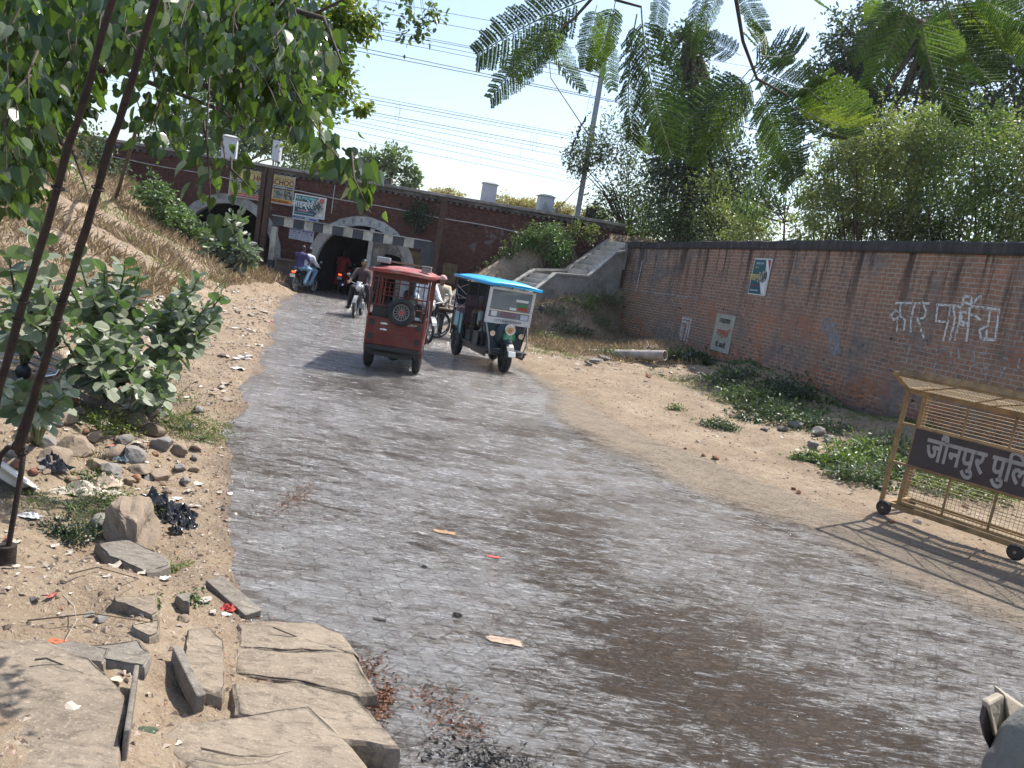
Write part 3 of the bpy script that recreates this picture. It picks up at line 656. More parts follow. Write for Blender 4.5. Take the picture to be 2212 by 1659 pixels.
for i, (ya, xb, yb) in enumerate(lines):
    Ya, Yb = (33, 34.5) if i < 8 else (36+i*.35, 38+i*.35)
    a = at(1500/1.8516, ya*.293, Ya); b = at((1500+.5425*xb)/1.8516, yb*.293, Yb); d = b-a
    pts = [a-d*2.2, a-d*.6, a, b, b+d*.7, b+d*3.2]
    pts = [a+d*s+Vector((0,0,.012*(s-.5)**2)) for s in (-2.4,-1.2,-.4,0,.33,.66,1,1.5,2.4,3.6)]
    mb = MB(); mb.tube(pts, .017 if i in (6,7,9,11) else .0125, 5)
    tag(mb.build('overhead_wire', WIRE), '%s %s of the overhead railway wires crossing the sky, counted from the top' % ('thick dark' if i in (6,7,9,11) else 'thin dark', ORD[i]), 'wire', 'overhead wires above the bridge')
for (xa, ya, yb), od in zip(((160,765,880),(183,765,905),(165,915,982),(190,800,850),(1155,975,1085),(1195,980,1120),(1080,1060,1165),(1170,1000,1118)), ('second','fourth','third','fifth','sixth','last','seventh','eighth')):
    X = (1500+.5425*xa)/1.8516; mb = MB(); mb.tube([at(X,ya*.293,38.5), at(X-3,yb*.293,38.5)], .007, 4); tag(mb.build('dropper_wire', WIRE), 'short upright dropper wire between overhead railway wires, %s counted from the left' % od, 'wire', 'dropper wires above the bridge')

# ------------------------------------------------------------ stairs up the bank
CONCL = plain('pale_concrete', (.40,.375,.335), .9, 0, .22, 3, .3, (.22,.2,.17), .2)
st = thing('concrete_stairs', 'weathered concrete stairs with sloping side walls climbing the bank to the bridge', 'stairs', (-1, 27.4, .3)); SO = Vector((1, -27.4, -.3))
HD = Vector((SDX, SDY, 0)); WD = Vector((SDY, -SDX, 0)); WIDTH = 1.3
def onplane(px, py, w):
    """sight line met with the upright plane of a side wall, w metres out from the rear one"""
    d = ray(px, py); n_ = WD; P0 = Vector((SX0, SY0, 0))+WD*w; t = (P0-EYEP).dot(n_)/d.dot(n_); return EYEP+d*t
def wallrun(px, w, th):
    pts = [onplane(x, y, w) for x, y in px]; mb = MB()
    for a, b in zip(pts[:-1], pts[1:]):
        za, zb = min(hz(a.x, a.y), a.z-.3)-.5, min(hz(b.x, b.y), b.z-.3)-.5
        mb.prism([(a.x,a.y,za), (b.x,b.y,zb), (b.x,b.y,b.z-.07), (a.x,a.y,a.z-.07)], -WD*th)
        o_ = WD*.04; mb.prism([a+o_-Vector((0,0,.068)), b+o_-Vector((0,0,.068)), b+o_, a+o_], -WD*(th+.08), 1)
    o = mb.build('side_wall', [CONC, CONCL], st); o.location = SO; return pts
bk = wallrun([(930,676),(960,652),(1010,612),(1105,613),(1156,581),(1226,581),(1322,514),(1345,510)], .0, .16)
fr = wallrun([(930,716),(990,672),(1045,634),(1142,636),(1202,589),(1272,595),(1330,545),(1352,540)], WIDTH, .16)
CONCL = plain('pale_concrete', (.40,.375,.335), .9, 0, .22, 3, .3, (.22,.2,.17), .2)
def flight(a, b, n, drop=.2, flat=False):
    """treads between rear-wall points a and b"""
    mb = MB(); L = (b-a).dot(HD); dz = b.z-a.z; ang = math.atan2(SDY, SDX)
    for k in range(n):
        u = (k+.5)/n; c = a+HD*(L*u)+WD*(WIDTH/2-.08); z = (a.z+dz*(k+1)/n if not flat else (a.z+b.z)/2)-drop
        mb.box((c.x, c.y, z-.5+.002*k), (L/n+.03, WIDTH-.16, 1.0), rz=ang)
    o = mb.build('landing' if flat else 'flight', CONCL, st, bevel=.012); o.location = SO
flight(bk[0], bk[2], 8); flight(bk[2], bk[3], 1, .28, True); flight(bk[3], bk[4], 4, .18); flight(bk[4], bk[5], 1, .22, True); flight(bk[5], bk[6], 7, .16)

# ------------------------------------------------------------ the long brick wall
yy = np.linspace(8.2, 29.2, 90); wx = ip(XW, yy); wx = np.convolve(np.pad(wx, 6, mode='edge'), np.ones(13)/13, 'valid'); wx[:6] = ip(XW, yy[:6]); wx[-6:] = ip(XW, yy[-6:])
WP = np.stack([wx, yy], 1); dd = np.gradient(WP, axis=0); dd /= np.linalg.norm(dd, axis=1, keepdims=True); WN = np.stack([-dd[:,1], dd[:,0]], 1)   # towards the road
WS = np.concatenate([[0], np.cumsum(np.linalg.norm(np.diff(WP, axis=0), axis=1))])
def onwall(s, z, off=.0):
    """point on the wall: arc length s from the near end, height z, off = distance proud of the face"""
    x = np.interp(s, WS, WP[:,0]); y = np.interp(s, WS, WP[:,1]); nx_ = np.interp(s, WS, WN[:,0]); ny_ = np.interp(s, WS, WN[:,1])
    if z > .5: z = z-.17*float(sstep(24, 29.2, y))*min(1, (z-.5)/3)
    return Vector((x+nx_*off, y+ny_*off, z))
def wallhit(px, py, off=0):
    """where a sight line meets the wall face"""
    best = None
    d = ray(px, py)
    for s in np.linspace(0, WS[-1], 600):
        p = onwall(s, 0, off); t = p.y/d.y; e = abs(d.x*t-p.x)
        if best is None or e < best[0]: best = (e, s, EYE+d.z*t)
    return best[1], best[2]
bw_ = thing('brick_wall', 'long tall weathered red brick wall with dark coping beside the road', 'wall', (WP[45][0], WP[45][1], 0)); BO = (-WP[45][0], -WP[45][1], 0)
me = bpy.data.meshes.new('wall_face'); bmh = bmesh.new(); uvl = bmh.loops.layers.uv.new('UVMap'); zs = [-.4,.5,1.2,2,2.8,3.42,3.8]
rows = [[bmh.verts.new(onwall(s, z, .0)) for z in zs] for s in WS]
for i in range(len(WS)-1):
    for j in range(len(zs)-1):
        f = bmh.faces.new((rows[i+1][j], rows[i][j], rows[i][j+1], rows[i+1][j+1]))
        for lp, (a, b) in zip(f.loops, ((i+1,j),(i,j),(i,j+1),(i+1,j+1))): lp[uvl].uv = (WS[a], zs[b])
back = [[bmh.verts.new(onwall(s, z, -.42)) for z in (-.4, 3.8)] for s in WS]
for i in range(len(WS)-1):
    f = bmh.faces.new((back[i][0], back[i+1][0], back[i+1][1], back[i][1]))
    for lp, (a, b) in zip(f.loops, ((i,-.4),(i+1,-.4),(i+1,3.8),(i,3.8))): lp[uvl].uv = (WS[a], b)
for i in (0, len(WS)-1):
    vs = [onwall(WS[i], -.4), onwall(WS[i], -.4, -.42), onwall(WS[i], 3.8, -.42), onwall(WS[i], 3.8)]
    f = bmh.faces.new([bmh.verts.new(p) for p in vs])
    for lp, (a, b) in zip(f.loops, ((0,-.4),(.42,-.4),(.42,3.8),(0,3.8))): lp[uvl].uv = (a, b)
bmh.to_mesh(me); bmh.free(); me.materials.append(WALLBRICK); o = bpy.data.objects.new('brickwork', me); COL.objects.link(o); o.parent = bw_; o.location = BO
mb = MB(); vs = []; prof = [(.05,3.79),(.07,3.83),(.07,4.0),(.03,4.03),(-.48,4.04),(-.48,3.79)]
for k, s in enumerate(WS): vs += [onwall(s, z+(.01*math.sin(k*.9) if z > 3.9 else 0), o_) for o_, z in prof]
n = len(prof); fs = [(i*n+j, i*n+(j+1) % n, (i+1)*n+(j+1) % n, (i+1)*n+j) for i in range(len(WS)-1) for j in range(n)]
mb.add(vs, fs+[tuple(range(n)), tuple(range((len(WS)-1)*n, len(WS)*n))[::-1]])
qq = N('coping_black'); vv = qq.coord(); f = qq.noise(qq.mapv(vv, (1,1,.25)), 5, 6, .7); qq.set(color=qq.ramp(f, [(.35,(.018,.016,.016)), (.6,(.055,.05,.05)), (.75,(.15,.14,.13))]), rough=.9, normal=qq.bump(f, .4, .01))
o = mb.build('coping', qq.m, bw_); o.location = BO

# ------------------------------------------------------------ people
SKIN = plain('skin_brown', (.16,.085,.05), .55, 0, .1, 8, .05); HAIRM = plain('black_hair', (.012,.010,.010), .55, 0, .2, 20, .3)
def cloth(name, c): return plain(name, c, .85, 0, .22, 5, .35)
def caps(mb, a, b, ra, rb, n=12):
    a, b = Vector(a), Vector(b); d = b-a; L = d.length
    if L < 1e-5: mb.ball(a, ra); return
    d /= L; pts = []; rr = []
    for k in range(5): t = math.pi/2*(1-k/4.0); pts.append(a-d*ra*math.sin(t)); rr.append(max(.0012, ra*math.cos(t)))
    for k in range(5): t = math.pi/2*k/4.0; pts.append(b+d*rb*math.sin(t)); rr.append(max(.0012, rb*math.cos(t)))
    mb.tube(pts, rr, n)
def remesh(o, v, sm=2):
    m = o.modifiers.new('skin', 'REMESH'); m.mode = 'VOXEL'; m.voxel_size = v; m.use_smooth_shade = True
    s = o.modifiers.new('soft', 'SMOOTH'); s.factor = .5; s.iterations = sm
def person(label, loc, rz, J, shirt=None, trous=None, hair='short', scarf=None, dress=None, sh_long=False, shoes=True, extra=None, scale=1.0, rx=0, group=None):
    """J: joints in metres; x right, y forward, z up, measured from the spot below the pelvis"""
    t = thing('person', label, 'person', loc, rz, group, rx=rx); t.scale = (scale,)*3
    V = {k: Vector(v) for k, v in J.items()}
    P, C, Nk, Hd = V['pelvis'], V['chest'], V['neck'], V['head']; sh = (V['shL']-V['shR']).normalized()
    mb = MB(); fwd = V['face'].normalized()
    caps(mb, P, P.lerp(C,.5), .13, .12); caps(mb, P.lerp(C,.4), C, .12, .135)
    caps(mb, P-sh*.06, P+sh*.06, .12, .12); caps(mb, C-sh*.09, C+sh*.09, .115, .115)
    caps(mb, C, Nk, .07, .055); caps(mb, Nk, Hd-Vector((0,0,.05)), .052, .05)
    mb.ball(Hd, (.078,.095,.112)); mb.ball(Hd+fwd*.03-Vector((0,0,.055)), (.055,.06,.055))
    caps(mb, Hd+fwd*.088+Vector((0,0,.012)), Hd+fwd*.115-Vector((0,0,.025)), .010, .016)
    for s_ in (-1, 1):
        mb.ball(Hd+sh*(.08*s_)-Vector((0,0,.005)), (.012,.018,.03), 8, 6)
    for s_, n_ in ((1,'L'),(-1,'R')):
        S, E, W = V['sh'+n_], V['el'+n_], V['wr'+n_]
        caps(mb, C+sh*.05*s_, S, .08, .062); caps(mb, S, E, .052, .04); caps(mb, E, W, .04, .027)
        d = (W-E).normalized(); pal = W+d*.05; caps(mb, W, pal, .03, .036)
        side = d.cross(Vector((0,0,1))); side = side.normalized() if side.length > .1 else Vector((1,0,0))
        dn = d.cross(side).normalized(); dn = -dn if dn.z > 0 else dn
        for k in range(4):
            b = pal+side*(-.027+.018*k)+d*.02; L = (.030,.038,.040,.034)[k]
            m_ = b+d*L+dn*.006; caps(mb, b, m_, .010, .009, 6); caps(mb, m_, m_+d*L*.35+dn*L*.75, .009, .007, 6)
        caps(mb, W+d*.02-side*.028*s_, pal-side*.055*s_+dn*.015, .011, .009, 6)
        Hh, K, A, T = V['hp'+n_], V['kn'+n_], V['an'+n_], V['toe'+n_]
        caps(mb, P+(Hh-P)*.6, Hh, .11, .095); caps(mb, Hh, K, .088, .058); caps(mb, K, A, .055, .037); caps(mb, A, T, .042, .03)
    body = mb.build('body', SKIN, t); remesh(body, .013)
    mb = MB()
    for s_ in (-1, 1): mb.ball(Hd+fwd*.088+sh*.032*s_+Vector((0,0,.015)), (.013,.010,.008), 8, 6)
    mb.build('eyes', DARK, t)
    if hair != 'none':
        mb = MB(); up = Vector((0,0,1)); mb.ball(Hd-fwd*.014+up*.026, (.087,.1,.1)); mb.ball(Hd-fwd*.05-up*.02, (.078,.06,.085))
        if hair == 'long': caps(mb, Hd-fwd*.07, Nk-fwd*.11-up*.22, .06, .035)
        o = mb.build('hair', HAIRM, t); remesh(o, .014, 1)
    if shirt:
        mb = MB(); e = .022
        caps(mb, P+Vector((0,0,-.02)), P.lerp(C,.5), .145, .135); caps(mb, P.lerp(C,.4), C, .135, .15); caps(mb, C-sh*.09, C+sh*.09, .13, .13); caps(mb, P-sh*.06, P+sh*.06, .135, .135)
        caps(mb, C, C.lerp(Nk,.7), .09, .065)
        for s_, n_ in ((1,'L'),(-1,'R')):
            S, E, W = V['sh'+n_], V['el'+n_], V['wr'+n_]
            caps(mb, C+sh*.05*s_, S, .1, .08); caps(mb, S, E if sh_long else S.lerp(E,.8), .075, .062)
            if sh_long: caps(mb, E, W.lerp(E,.1), .058, .042)
        if dress:
            caps(mb, P, P+Vector((0,-.05,-.25)), .16, .2); caps(mb, V['hpL'], V['knL'], .12, .11); caps(mb, V['hpR'], V['knR'], .12, .11); caps(mb, V['knL'], V['anL'], .1, .09); caps(mb, V['knR'], V['anR'], .1, .09)
            caps(mb, Nk-fwd*.06, P-fwd*.16+sh*.14, .05, .07)
        o = mb.build('dress' if dress else 'shirt', shirt, t); remesh(o, .016, 3)
    if trous:
        mb = MB(); caps(mb, P-sh*.06-Vector((0,0,.03)), P+sh*.06-Vector((0,0,.03)), .138, .138)
        for n_ in 'LR':
            Hh, K, A = V['hp'+n_], V['kn'+n_], V['an'+n_]
            caps(mb, P+(Hh-P)*.6, Hh, .125, .112); caps(mb, Hh, K, .104, .076); caps(mb, K, A.lerp(K,.08), .072, .062)
        o = mb.build('trousers', trous, t); remesh(o, .016, 2)
    if shoes:
        for n_ in 'LR': mb = MB(); A, T = V['an'+n_], V['toe'+n_]; caps(mb, A-Vector((0,0,.03)), T, .05, .042, 10); o = mb.build('shoe', BLACK, t)
    if scarf:
        mb = MB(); mb.ball(Hd+Vector((0,0,.05)), (.1,.115,.085)); mb.ring(Hd+Vector((0,0,.035)), (0,.1,1), .092, .026, 18, 8); caps(mb, Hd-fwd*.1, Hd-fwd*.13-Vector((0,0,.12)), .035, .02)
        o = mb.build('head_wrap', scarf, t); remesh(o, .014, 1)
    return t
def ride(lean=.12, el=.28, seat=.80, hand_y=.52, hand_z=1.02, hand_x=.30, foot=(.16,.12,.30), head=(0,1,0)):
    """astride a motorcycle; seat height given"""
    z = seat+.1
    return dict(pelvis=(0,0,z), chest=(0,lean,z+.40), neck=(0,lean+.05,z+.53), head=(0,lean+.09,z+.67), face=head,
        shL=(-.19,lean,z+.43), shR=(.19,lean,z+.43), elL=(-.27,lean+.18,z+.2), elR=(.27,lean+.18,z+.2), wrL=(-hand_x,hand_y,hand_z), wrR=(hand_x,hand_y,hand_z),
        hpL=(-.1,.02,z-.02), hpR=(.1,.02,z-.02), knL=(-.22,.4,z-.06), knR=(.22,.4,z-.06), anL=(-foot[0],foot[1],foot[2]), anR=(foot[0],foot[1],foot[2]), toeL=(-foot[0]-.02,foot[1]+.15,foot[2]-.04), toeR=(foot[0]+.02,foot[1]+.15,foot[2]-.04))

# ------------------------------------------------------------ motorcycle
def wheel(t, c, R, w, spokes=0, name='wheel', ax=(1,0,0), rim=None, th=.045):
    c = Vector(c); W = thing(name, None, None, c); W.parent = t
    mb = MB(); mb.ring((0,0,0), ax, R-th, th, 28, 8, sq=w/2/th); mb.build('tyre', BLACK, W)
    mb = MB(); mb.ring((0,0,0), ax, R-th*1.9, th*.35, 26, 6); a = Vector(ax); u = a.orthogonal().normalized(); v_ = a.cross(u)
    for k in range(spokes):
        q_ = 2*math.pi*k/spokes; d = u*math.cos(q_)+v_*math.sin(q_); mb.tube([a*.01, d*(R-th*1.9)], .011 if spokes < 17 else .004, 5)
    mb.cyl(a*-.035, a*.035, R*.16, n=12); mb.build('rim', rim or STEEL, W)
    return W
def moto(name, label, loc, rz, paint, group=None, silver=False, light=False, roll=0.0, rx=0):
    t = thing(name, label, 'motorcycle', loc, rz, group, ry=roll, rx=rx)
    wheel(t, (0,-.62,.3), .3, .1, 10); wheel(t, (0,.68,.3), .3, .08, 10)
    mb = MB(); 
    for s in (-1, 1):
        mb.tube([(s*.07,.68,.3), (s*.085,.5,.72), (s*.085,.42,.9)], .022, 7); mb.tube([(s*.09,-.62,.3), (s*.09,-.35,.38), (s*.07,-.05,.34)], .02, 6); mb.tube([(s*.1,-.5,.34), (s*.11,-.42,.66)], .03, 8)
    mb.tube([(0,.42,.86), (0,.1,.8), (0,-.35,.7), (0,-.7,.72)], .028, 7); mb.tube([(0,.42,.82), (0,.32,.45), (0,.1,.28), (0,-.15,.3), (0,-.25,.68)], .022, 7); mb.build('frame', DARK, t)
    mb = MB(); mb.box((0,.08,.42), (.22,.26,.24)); mb.cyl((-.16,.02,.36), (.16,.02,.36), .1)
    for k in range(5): mb.box((0,.16,.5+.03*k), (.2,.2,.012))
    mb.build('engine', STEEL, t, bevel=.01)
    mb = MB()
    for k, (y, z, rx_, rz_) in enumerate(((.28,.84,.11,.10), (.18,.87,.135,.12), (.05,.85,.12,.11))): mb.ball((0,y,z), (rx_,.17,rz_), 14, 10)
    o = mb.build('fuel_tank', paint, t); remesh(o, .015)
    mb = MB(); mb.ball((0,-.2,.8), (.13,.36,.055), 14, 8); mb.ball((0,-.55,.84), (.11,.22,.05), 12, 8); o = mb.build('seat', BLACK, t); remesh(o, .015)
    mb = MB(); mb.ball((-.1,-.42,.68), (.035,.24,.09), 10, 8); mb.ball((.1,-.42,.68), (.035,.24,.09), 10, 8); mb.ball((0,-.72,.78), (.09,.14,.06), 10, 8); mb.build('side_panel', paint, t)
    mb = MB(); pts = [(0,.68+.36*math.cos(a), .3+.36*math.sin(a)) for a in np.linspace(.5, 2.6, 9)]
    for a, b in zip(pts[:-1], pts[1:]): mb.bar(a, b, .11, .012, up=(1,0,0) if False else (0,0,1))
    mb.build('front_mudguard', paint, t)
    mb = MB(); pts = [(0,-.62+.36*math.cos(a), .3+.36*math.sin(a)) for a in np.linspace(.9, 2.9, 8)]
    for a, b in zip(pts[:-1], pts[1:]): mb.bar(a, b, .13, .012)
    mb.build('rear_mudguard', DARK, t)
    mb = MB(); mb.tube([(-.36,.3,1.02), (-.3,.36,1.03), (-.12,.42,.98), (.12,.42,.98), (.3,.36,1.03), (.36,.3,1.02)], .014, 6)
    for s in (-1, 1): mb.tube([(s*.26,.37,1.03), (s*.33,.42,1.2)], .006, 5); mb.ball((s*.35,.42,1.22), (.055,.015,.035), 10, 6); mb.tube([(s*.37,.29,1.02), (s*.28,.35,1.03)], .022, 8)
    mb.build('handlebar', STEEL, t)
    mb = MB(); mb.ball((0,.5,.9), (.1,.09,.12), 14, 10); mb.box((0,.47,1.0), (.16,.06,.1), rx=-.5); o = mb.build('headlight_housing', paint, t); remesh(o, .012)
    mb = MB(); mb.ball((0,.56,.9), (.075,.045,.075), 14, 8); mb.build('headlight', plain('lamp_lens', (.55,.58,.6), .1, .3, .1) if silver else STEEL, t)
    mb = MB(); mb.box((0,-.85,.76), (.13,.04,.06)); mb.build('tail_light', TAILON if light else REDP, t, bevel=.008)
    mb = MB(); mb.box((0,-.9,.62), (.2,.012,.12), rx=.2); p = mb.build('number_plate', PRW, t)
    mb = MB(); mb.tube([(.13,.1,.35), (.15,.0,.24), (.15,-.4,.26), (.16,-.85,.36)], [.02,.025,.04,.042], 9); mb.build('exhaust', CHROME, t)
    return t
TAILON = glow('lit_tail_lamp', (1,.06,.02), 2.5)
BLK = plain('black_gloss_paint', (.012,.013,.016), .25, 0, .2, 4, .03, (.06,.05,.04), .5, .3); SILV = plain('silver_paint', (.36,.38,.40), .3, .4, .15, 4, .03, (.2,.17,.14))
# two men on one motorcycle at the tunnel mouth
p = gz(655, 632); hd = RAD(-14)
moto('motorcycle', 'black motorcycle carrying two men, stopped by the plinth at the tunnel mouth', (p.x, p.y, 0), hd, BLK, 'motorcycles on the flooded road', light=True)
def off(p, rz, dx, dy, z=0): return (p[0]+dx*math.cos(rz)-dy*math.sin(rz), p[1]+dx*math.sin(rz)+dy*math.cos(rz), z)
PURP = cloth('purple_shirt', (.045,.04,.12)); WHT = cloth('white_shirt', (.62,.64,.68)); JEAN = cloth('blue_jeans', (.14,.25,.36)); DTR = cloth('dark_trousers', (.025,.025,.032)); REDC = cloth('red_cloth', (.42,.035,.05)); CREAM = cloth('cream_shirt', (.42,.37,.27)); BRN = cloth('brown_shirt', (.07,.04,.04)); PINKW = cloth('pale_pink_wrap', (.46,.30,.27)); MINT = cloth('pale_green_shirt', (.32,.40,.34))
person('rear rider in a purple shirt and blue jeans on the black motorcycle', off(p, hd, 0, -.48), hd, ride(.05, seat=.86, hand_y=.32, hand_z=1.1, hand_x=.17, foot=(.2,.1,.34)), PURP, JEAN)
person('front rider in a white shirt steering the black motorcycle', off(p, hd, .02, -.08), hd, ride(.10, seat=.82, hand_y=.42, hand_z=1.04), WHT, JEAN, sh_long=True)
# red-clad scooter riders inside the tunnel
p = at(742, 592, 33.0); p.z = 0; hd = RAD(4)
moto('motorcycle', 'scooter with a lit red tail light inside the dark tunnel', (p.x, p.y, -.02), hd, BLK, 'motorcycles on the flooded road', light=True)
person('woman in flowing red clothes sitting behind on the scooter in the tunnel', off(p, hd, 0, -.42), hd, ride(.03, seat=.86, hand_y=.3, hand_z=1.1, hand_x=.17, foot=(.22,.1,.36)), REDC, None, 'long', dress=True, shoes=False)
person('rider in a dark shirt steering the scooter in the tunnel', off(p, hd, .06, -.02), hd, ride(.1, seat=.82), DTR, DTR)
# silver motorcycle approaching, left of the red rickshaw
p = gz(772, 684); hd = RAD(184)
moto('motorcycle', 'silver motorcycle coming towards the camera just left of the red rickshaw', (p.x, p.y, 0), hd, SILV, 'motorcycles on the flooded road', silver=True)
person('moustached rider in a dark patterned shirt on the silver motorcycle', off(p, hd, 0, -.12), hd, ride(.08, seat=.82, foot=(.3,.1,.28)), BRN, DTR, sh_long=True)
# motorcycle half hidden right of the red rickshaw
p = gz(926, 742); hd = RAD(203)
moto('motorcycle', 'motorcycle with a big silver headlamp half hidden behind the red rickshaw', off(p, hd, .0, -.72), hd, SILV, 'motorcycles on the flooded road', silver=True)
person('rider in a white shirt mostly hidden behind the red rickshaw', off(p, hd, 0, -.9), hd, ride(.08, seat=.82), WHT, DTR, sh_long=True)
# hand cart and the man behind it
c0 = gz(966, 735); cart = thing('hand_cart', 'flat wooden hand cart on spoked wheels between the two rickshaws', 'cart', (c0.x+.05, c0.y+.6, 0), RAD(6))
WOOD = plain('weathered_wood', (.12,.09,.065), .85, 0, .3, 7, .3, (.22,.19,.15))
mb = MB()
for k in range(7): mb.box((0,-.42+.14*k,.80), (1.55,.128,.03))
mb.build('deck', WOOD, cart); mb = MB()
for y in (-.38, .38): mb.box((0,y,.75), (1.5,.05,.07))
for x in (-.7,-.25,.25,.7): mb.box((x,0,.745), (.05,.72,.06))
for x in (-.45, .45):
    for y in (-.3, .3): mb.box((x,y,.55), (.035,.035,.36))
    mb.cyl((x,-.44,.36), (x,.44,.36), .014, n=6)
mb.build('frame', RUST, cart)
for x in (-.45, .45):
    for y in (-.42, .42): wheel(cart, (x,y,.36), .36, .035, 20, ax=(0,1,0), th=.02)
J = dict(pelvis=(0,-.05,.92), chest=(0,.1,1.28), neck=(0,.17,1.41), head=(0,.23,1.53), face=(0,1,-.2), shL=(-.19,.1,1.32), shR=(.19,.1,1.32), elL=(-.27,.28,1.1), elR=(.27,.28,1.1), wrL=(-.26,.52,.92), wrR=(.26,.52,.92),
    hpL=(-.1,-.05,.9), hpR=(.1,-.05,.9), knL=(-.12,.12,.5), knR=(.12,-.12,.5), anL=(-.12,.0,.09), anR=(.12,-.4,.12), toeL=(-.13,.15,.04), toeR=(.13,-.27,.04))
mp = at(947, 634, 20.6)
person('man in a cream shirt and pink head wrap pushing the hand cart', (mp.x+.05, 20.7, .02), RAD(188), J, CREAM, DTR, 'none', scarf=PINKW)

# ------------------------------------------------------------ three-wheeled rickshaws
REDPAINT = plain('red_paint', (.125,.011,.008), .42, 0, .35, 5, .12, (.11,.06,.045), .5, .1); REDROOF = plain('faded_red_roof', (.26,.05,.045), .6, 0, .3, 4, .1, (.38,.27,.25))
CYAN = plain('bright_blue_roof', (.012,.36,.72), .4, 0, .12, 2.5, .05, (.08,.42,.68), .5, .2); TEALP = plain('dark_teal_paint', (.010,.028,.042), .45, 0, .3, 4, .06, (.06,.09,.09)); LBLUE = plain('pale_blue_panel', (.17,.38,.42), .55, 0, .2, 5, .08, (.3,.33,.3))
GL = glass('windscreen_glass', (.75,.85,.85), .06); VIN = plain('black_vinyl', (.018,.017,.018), .5, 0, .2, 6, .1)
def rickshaw_base(t, paint, frame, roofm, zr=1.68, hw=.48):
    for s in (-1, 1): wheel(t, (s*.43,0,.29), .29, .15, 8, th=.07, rim=DARK)
    wheel(t, (0,1.95,.29), .29, .14, 8, th=.07, rim=DARK)
    mb = MB(); mb.box((0,.75,.36), (.86,2.3,.06)); mb.cyl((-.4,0,.27), (.4,0,.27), .035); mb.ball((0,0,.27), (.12,.1,.1)); mb.box((0,-.3,.33), (.7,.2,.12)); mb.box((0,.3,.3), (.3,.3,.14))
    for s in (-1, 1): mb.box((s*.32,0,.34), (.05,.7,.04)); mb.box((s*.40,.75,.31), (.05,2.2,.05))
    mb.build('chassis', DARK, t)
    mb = MB(); mb.box((0,.75,.41), (.92,2.3,.035)); mb.build('floor', SLATE, t)
    # frame tubes
    mb = MB()
    for s in (-1, 1):
        x = s*hw
        mb.tube([(x,-.45,.42), (x,-.47,1.1), (x,-.45,zr)], .019, 8); mb.tube([(x,.42,.42), (x,.42,zr)], .018, 8); mb.tube([(x,1.15,.42), (x,1.13,zr)], .018, 8)
        mb.tube([(x,-.45,zr), (x,1.75,zr-.02)], .018, 8); mb.tube([(x,-.45,.95), (x,.42,.95)], .014, 6)
        mb.tube([(x*.85,1.62,.45), (x,1.66,.95), (x,1.72,zr-.02)], .018, 8)
    for y in (-.45,.42,1.15,1.75): mb.tube([(-hw,y,zr-.01), (hw,y,zr-.01)], .015, 6)
    mb.build('frame', frame, t)
    # curved roof
    mb = MB(); nu, nv = 14, 18; vs = []
    for j in range(nv+1):
        y = -.56+2.5*j/nv; ed = min(1, min(j, nv-j)/2.2)
        for i in range(nu+1):
            u = -1+2*i/nu; x = u*(hw+.06); e2 = 1-abs(u)**3.5; vs.append((x, y, zr+.02+.075*e2*(.35+.65*math.sqrt(max(0, ed)))-.05*max(0,(j-nv*.75)/nv)))
    fs = [(j*(nu+1)+i, j*(nu+1)+i+1, (j+1)*(nu+1)+i+1, (j+1)*(nu+1)+i) for j in range(nv) for i in range(nu)]
    mb.add(vs, fs, 0, True); o = mb.build('roof', roofm, t); s_ = o.modifiers.new('th', 'SOLIDIFY'); s_.thickness = .03
    mb = MB(); e = hw+.06
    mb.tube([(-e,-.56,zr+.01), (e,-.56,zr+.01), (e,1.94,zr-.01), (-e,1.94,zr-.01)], .03, 8, closed=True); mb.build('roof_edge', roofm, t)
    # passenger benches
    mb = MB(); mb.box((0,-.18,.62), (.86,.42,.12)); mb.box((0,-.40,.92), (.86,.09,.42)); mb.box((0,.62,.60), (.86,.34,.1)); mb.box((0,.80,.84), (.86,.07,.34)); mb.box((0,1.02,.58), (.8,.32,.1)); mb.build('bench', VIN, t, bevel=.03)
    mb = MB(); mb.box((0,-.18,.49), (.84,.4,.14)); mb.box((0,.62,.48), (.84,.3,.14)); mb.box((0,1.02,.48), (.74,.28,.12)); mb.build('bench_box', paint, t)
    # front fork and handlebar
    mb = MB()
    for s in (-1, 1): mb.tube([(s*.08,1.95,.27), (s*.08,1.86,.62), (s*.05,1.7,.95)], .022, 8)
    mb.tube([(0,1.72,.6), (0,1.6,1.0)], .03, 8); mb.tube([(-.34,1.42,1.0), (-.2,1.52,1.03), (.2,1.52,1.03), (.34,1.42,1.0)], .014, 6); mb.build('steering', DARK, t)
    # side skirts and mudguards
    for s in (-1, 1):
        mb = MB(); mb.box((s*(hw-.005),-.1,.78), (.02,.62,.34)); mb.build('side_panel', paint, t, bevel=.004)
        mb = MB(); pts = [(s*.43, .34*math.cos(a), .27+.34*math.sin(a)) for a in np.linspace(.1, 3.0, 9)]
        for a, b in zip(pts[:-1], pts[1:]): mb.bar(a, b, .15, .012)
        mb.build('mudguard', paint, t)
        mb = MB(); mb.box((s*(hw-.01),1.32,.56), (.02,.36,.28)); mb.build('front_side_panel', paint, t, bevel=.004)
    mb = MB(); mb.prism([(-.36,1.72,.45), (.36,1.72,.45), (.40,1.7,.95), (-.40,1.7,.95)], (0,.03,0)); mb.build('front_board', paint, t)
    mb = MB(); mb.ball((0,1.74,.72), (.25,.12,.25), 16, 12); mb.ball((0,1.9,.60), (.11,.2,.10), 14, 10); o = mb.build('nose', paint, t); remesh(o, .02, 3)
    mb = MB(); mb.cyl((0,1.95,.86), (0,2.01,.86), .1, .11, 18); mb.ring((0,2.0,.86), (0,1,0), .1, .014, 20, 6); mb.build('headlamp_shell', CHROME, t)
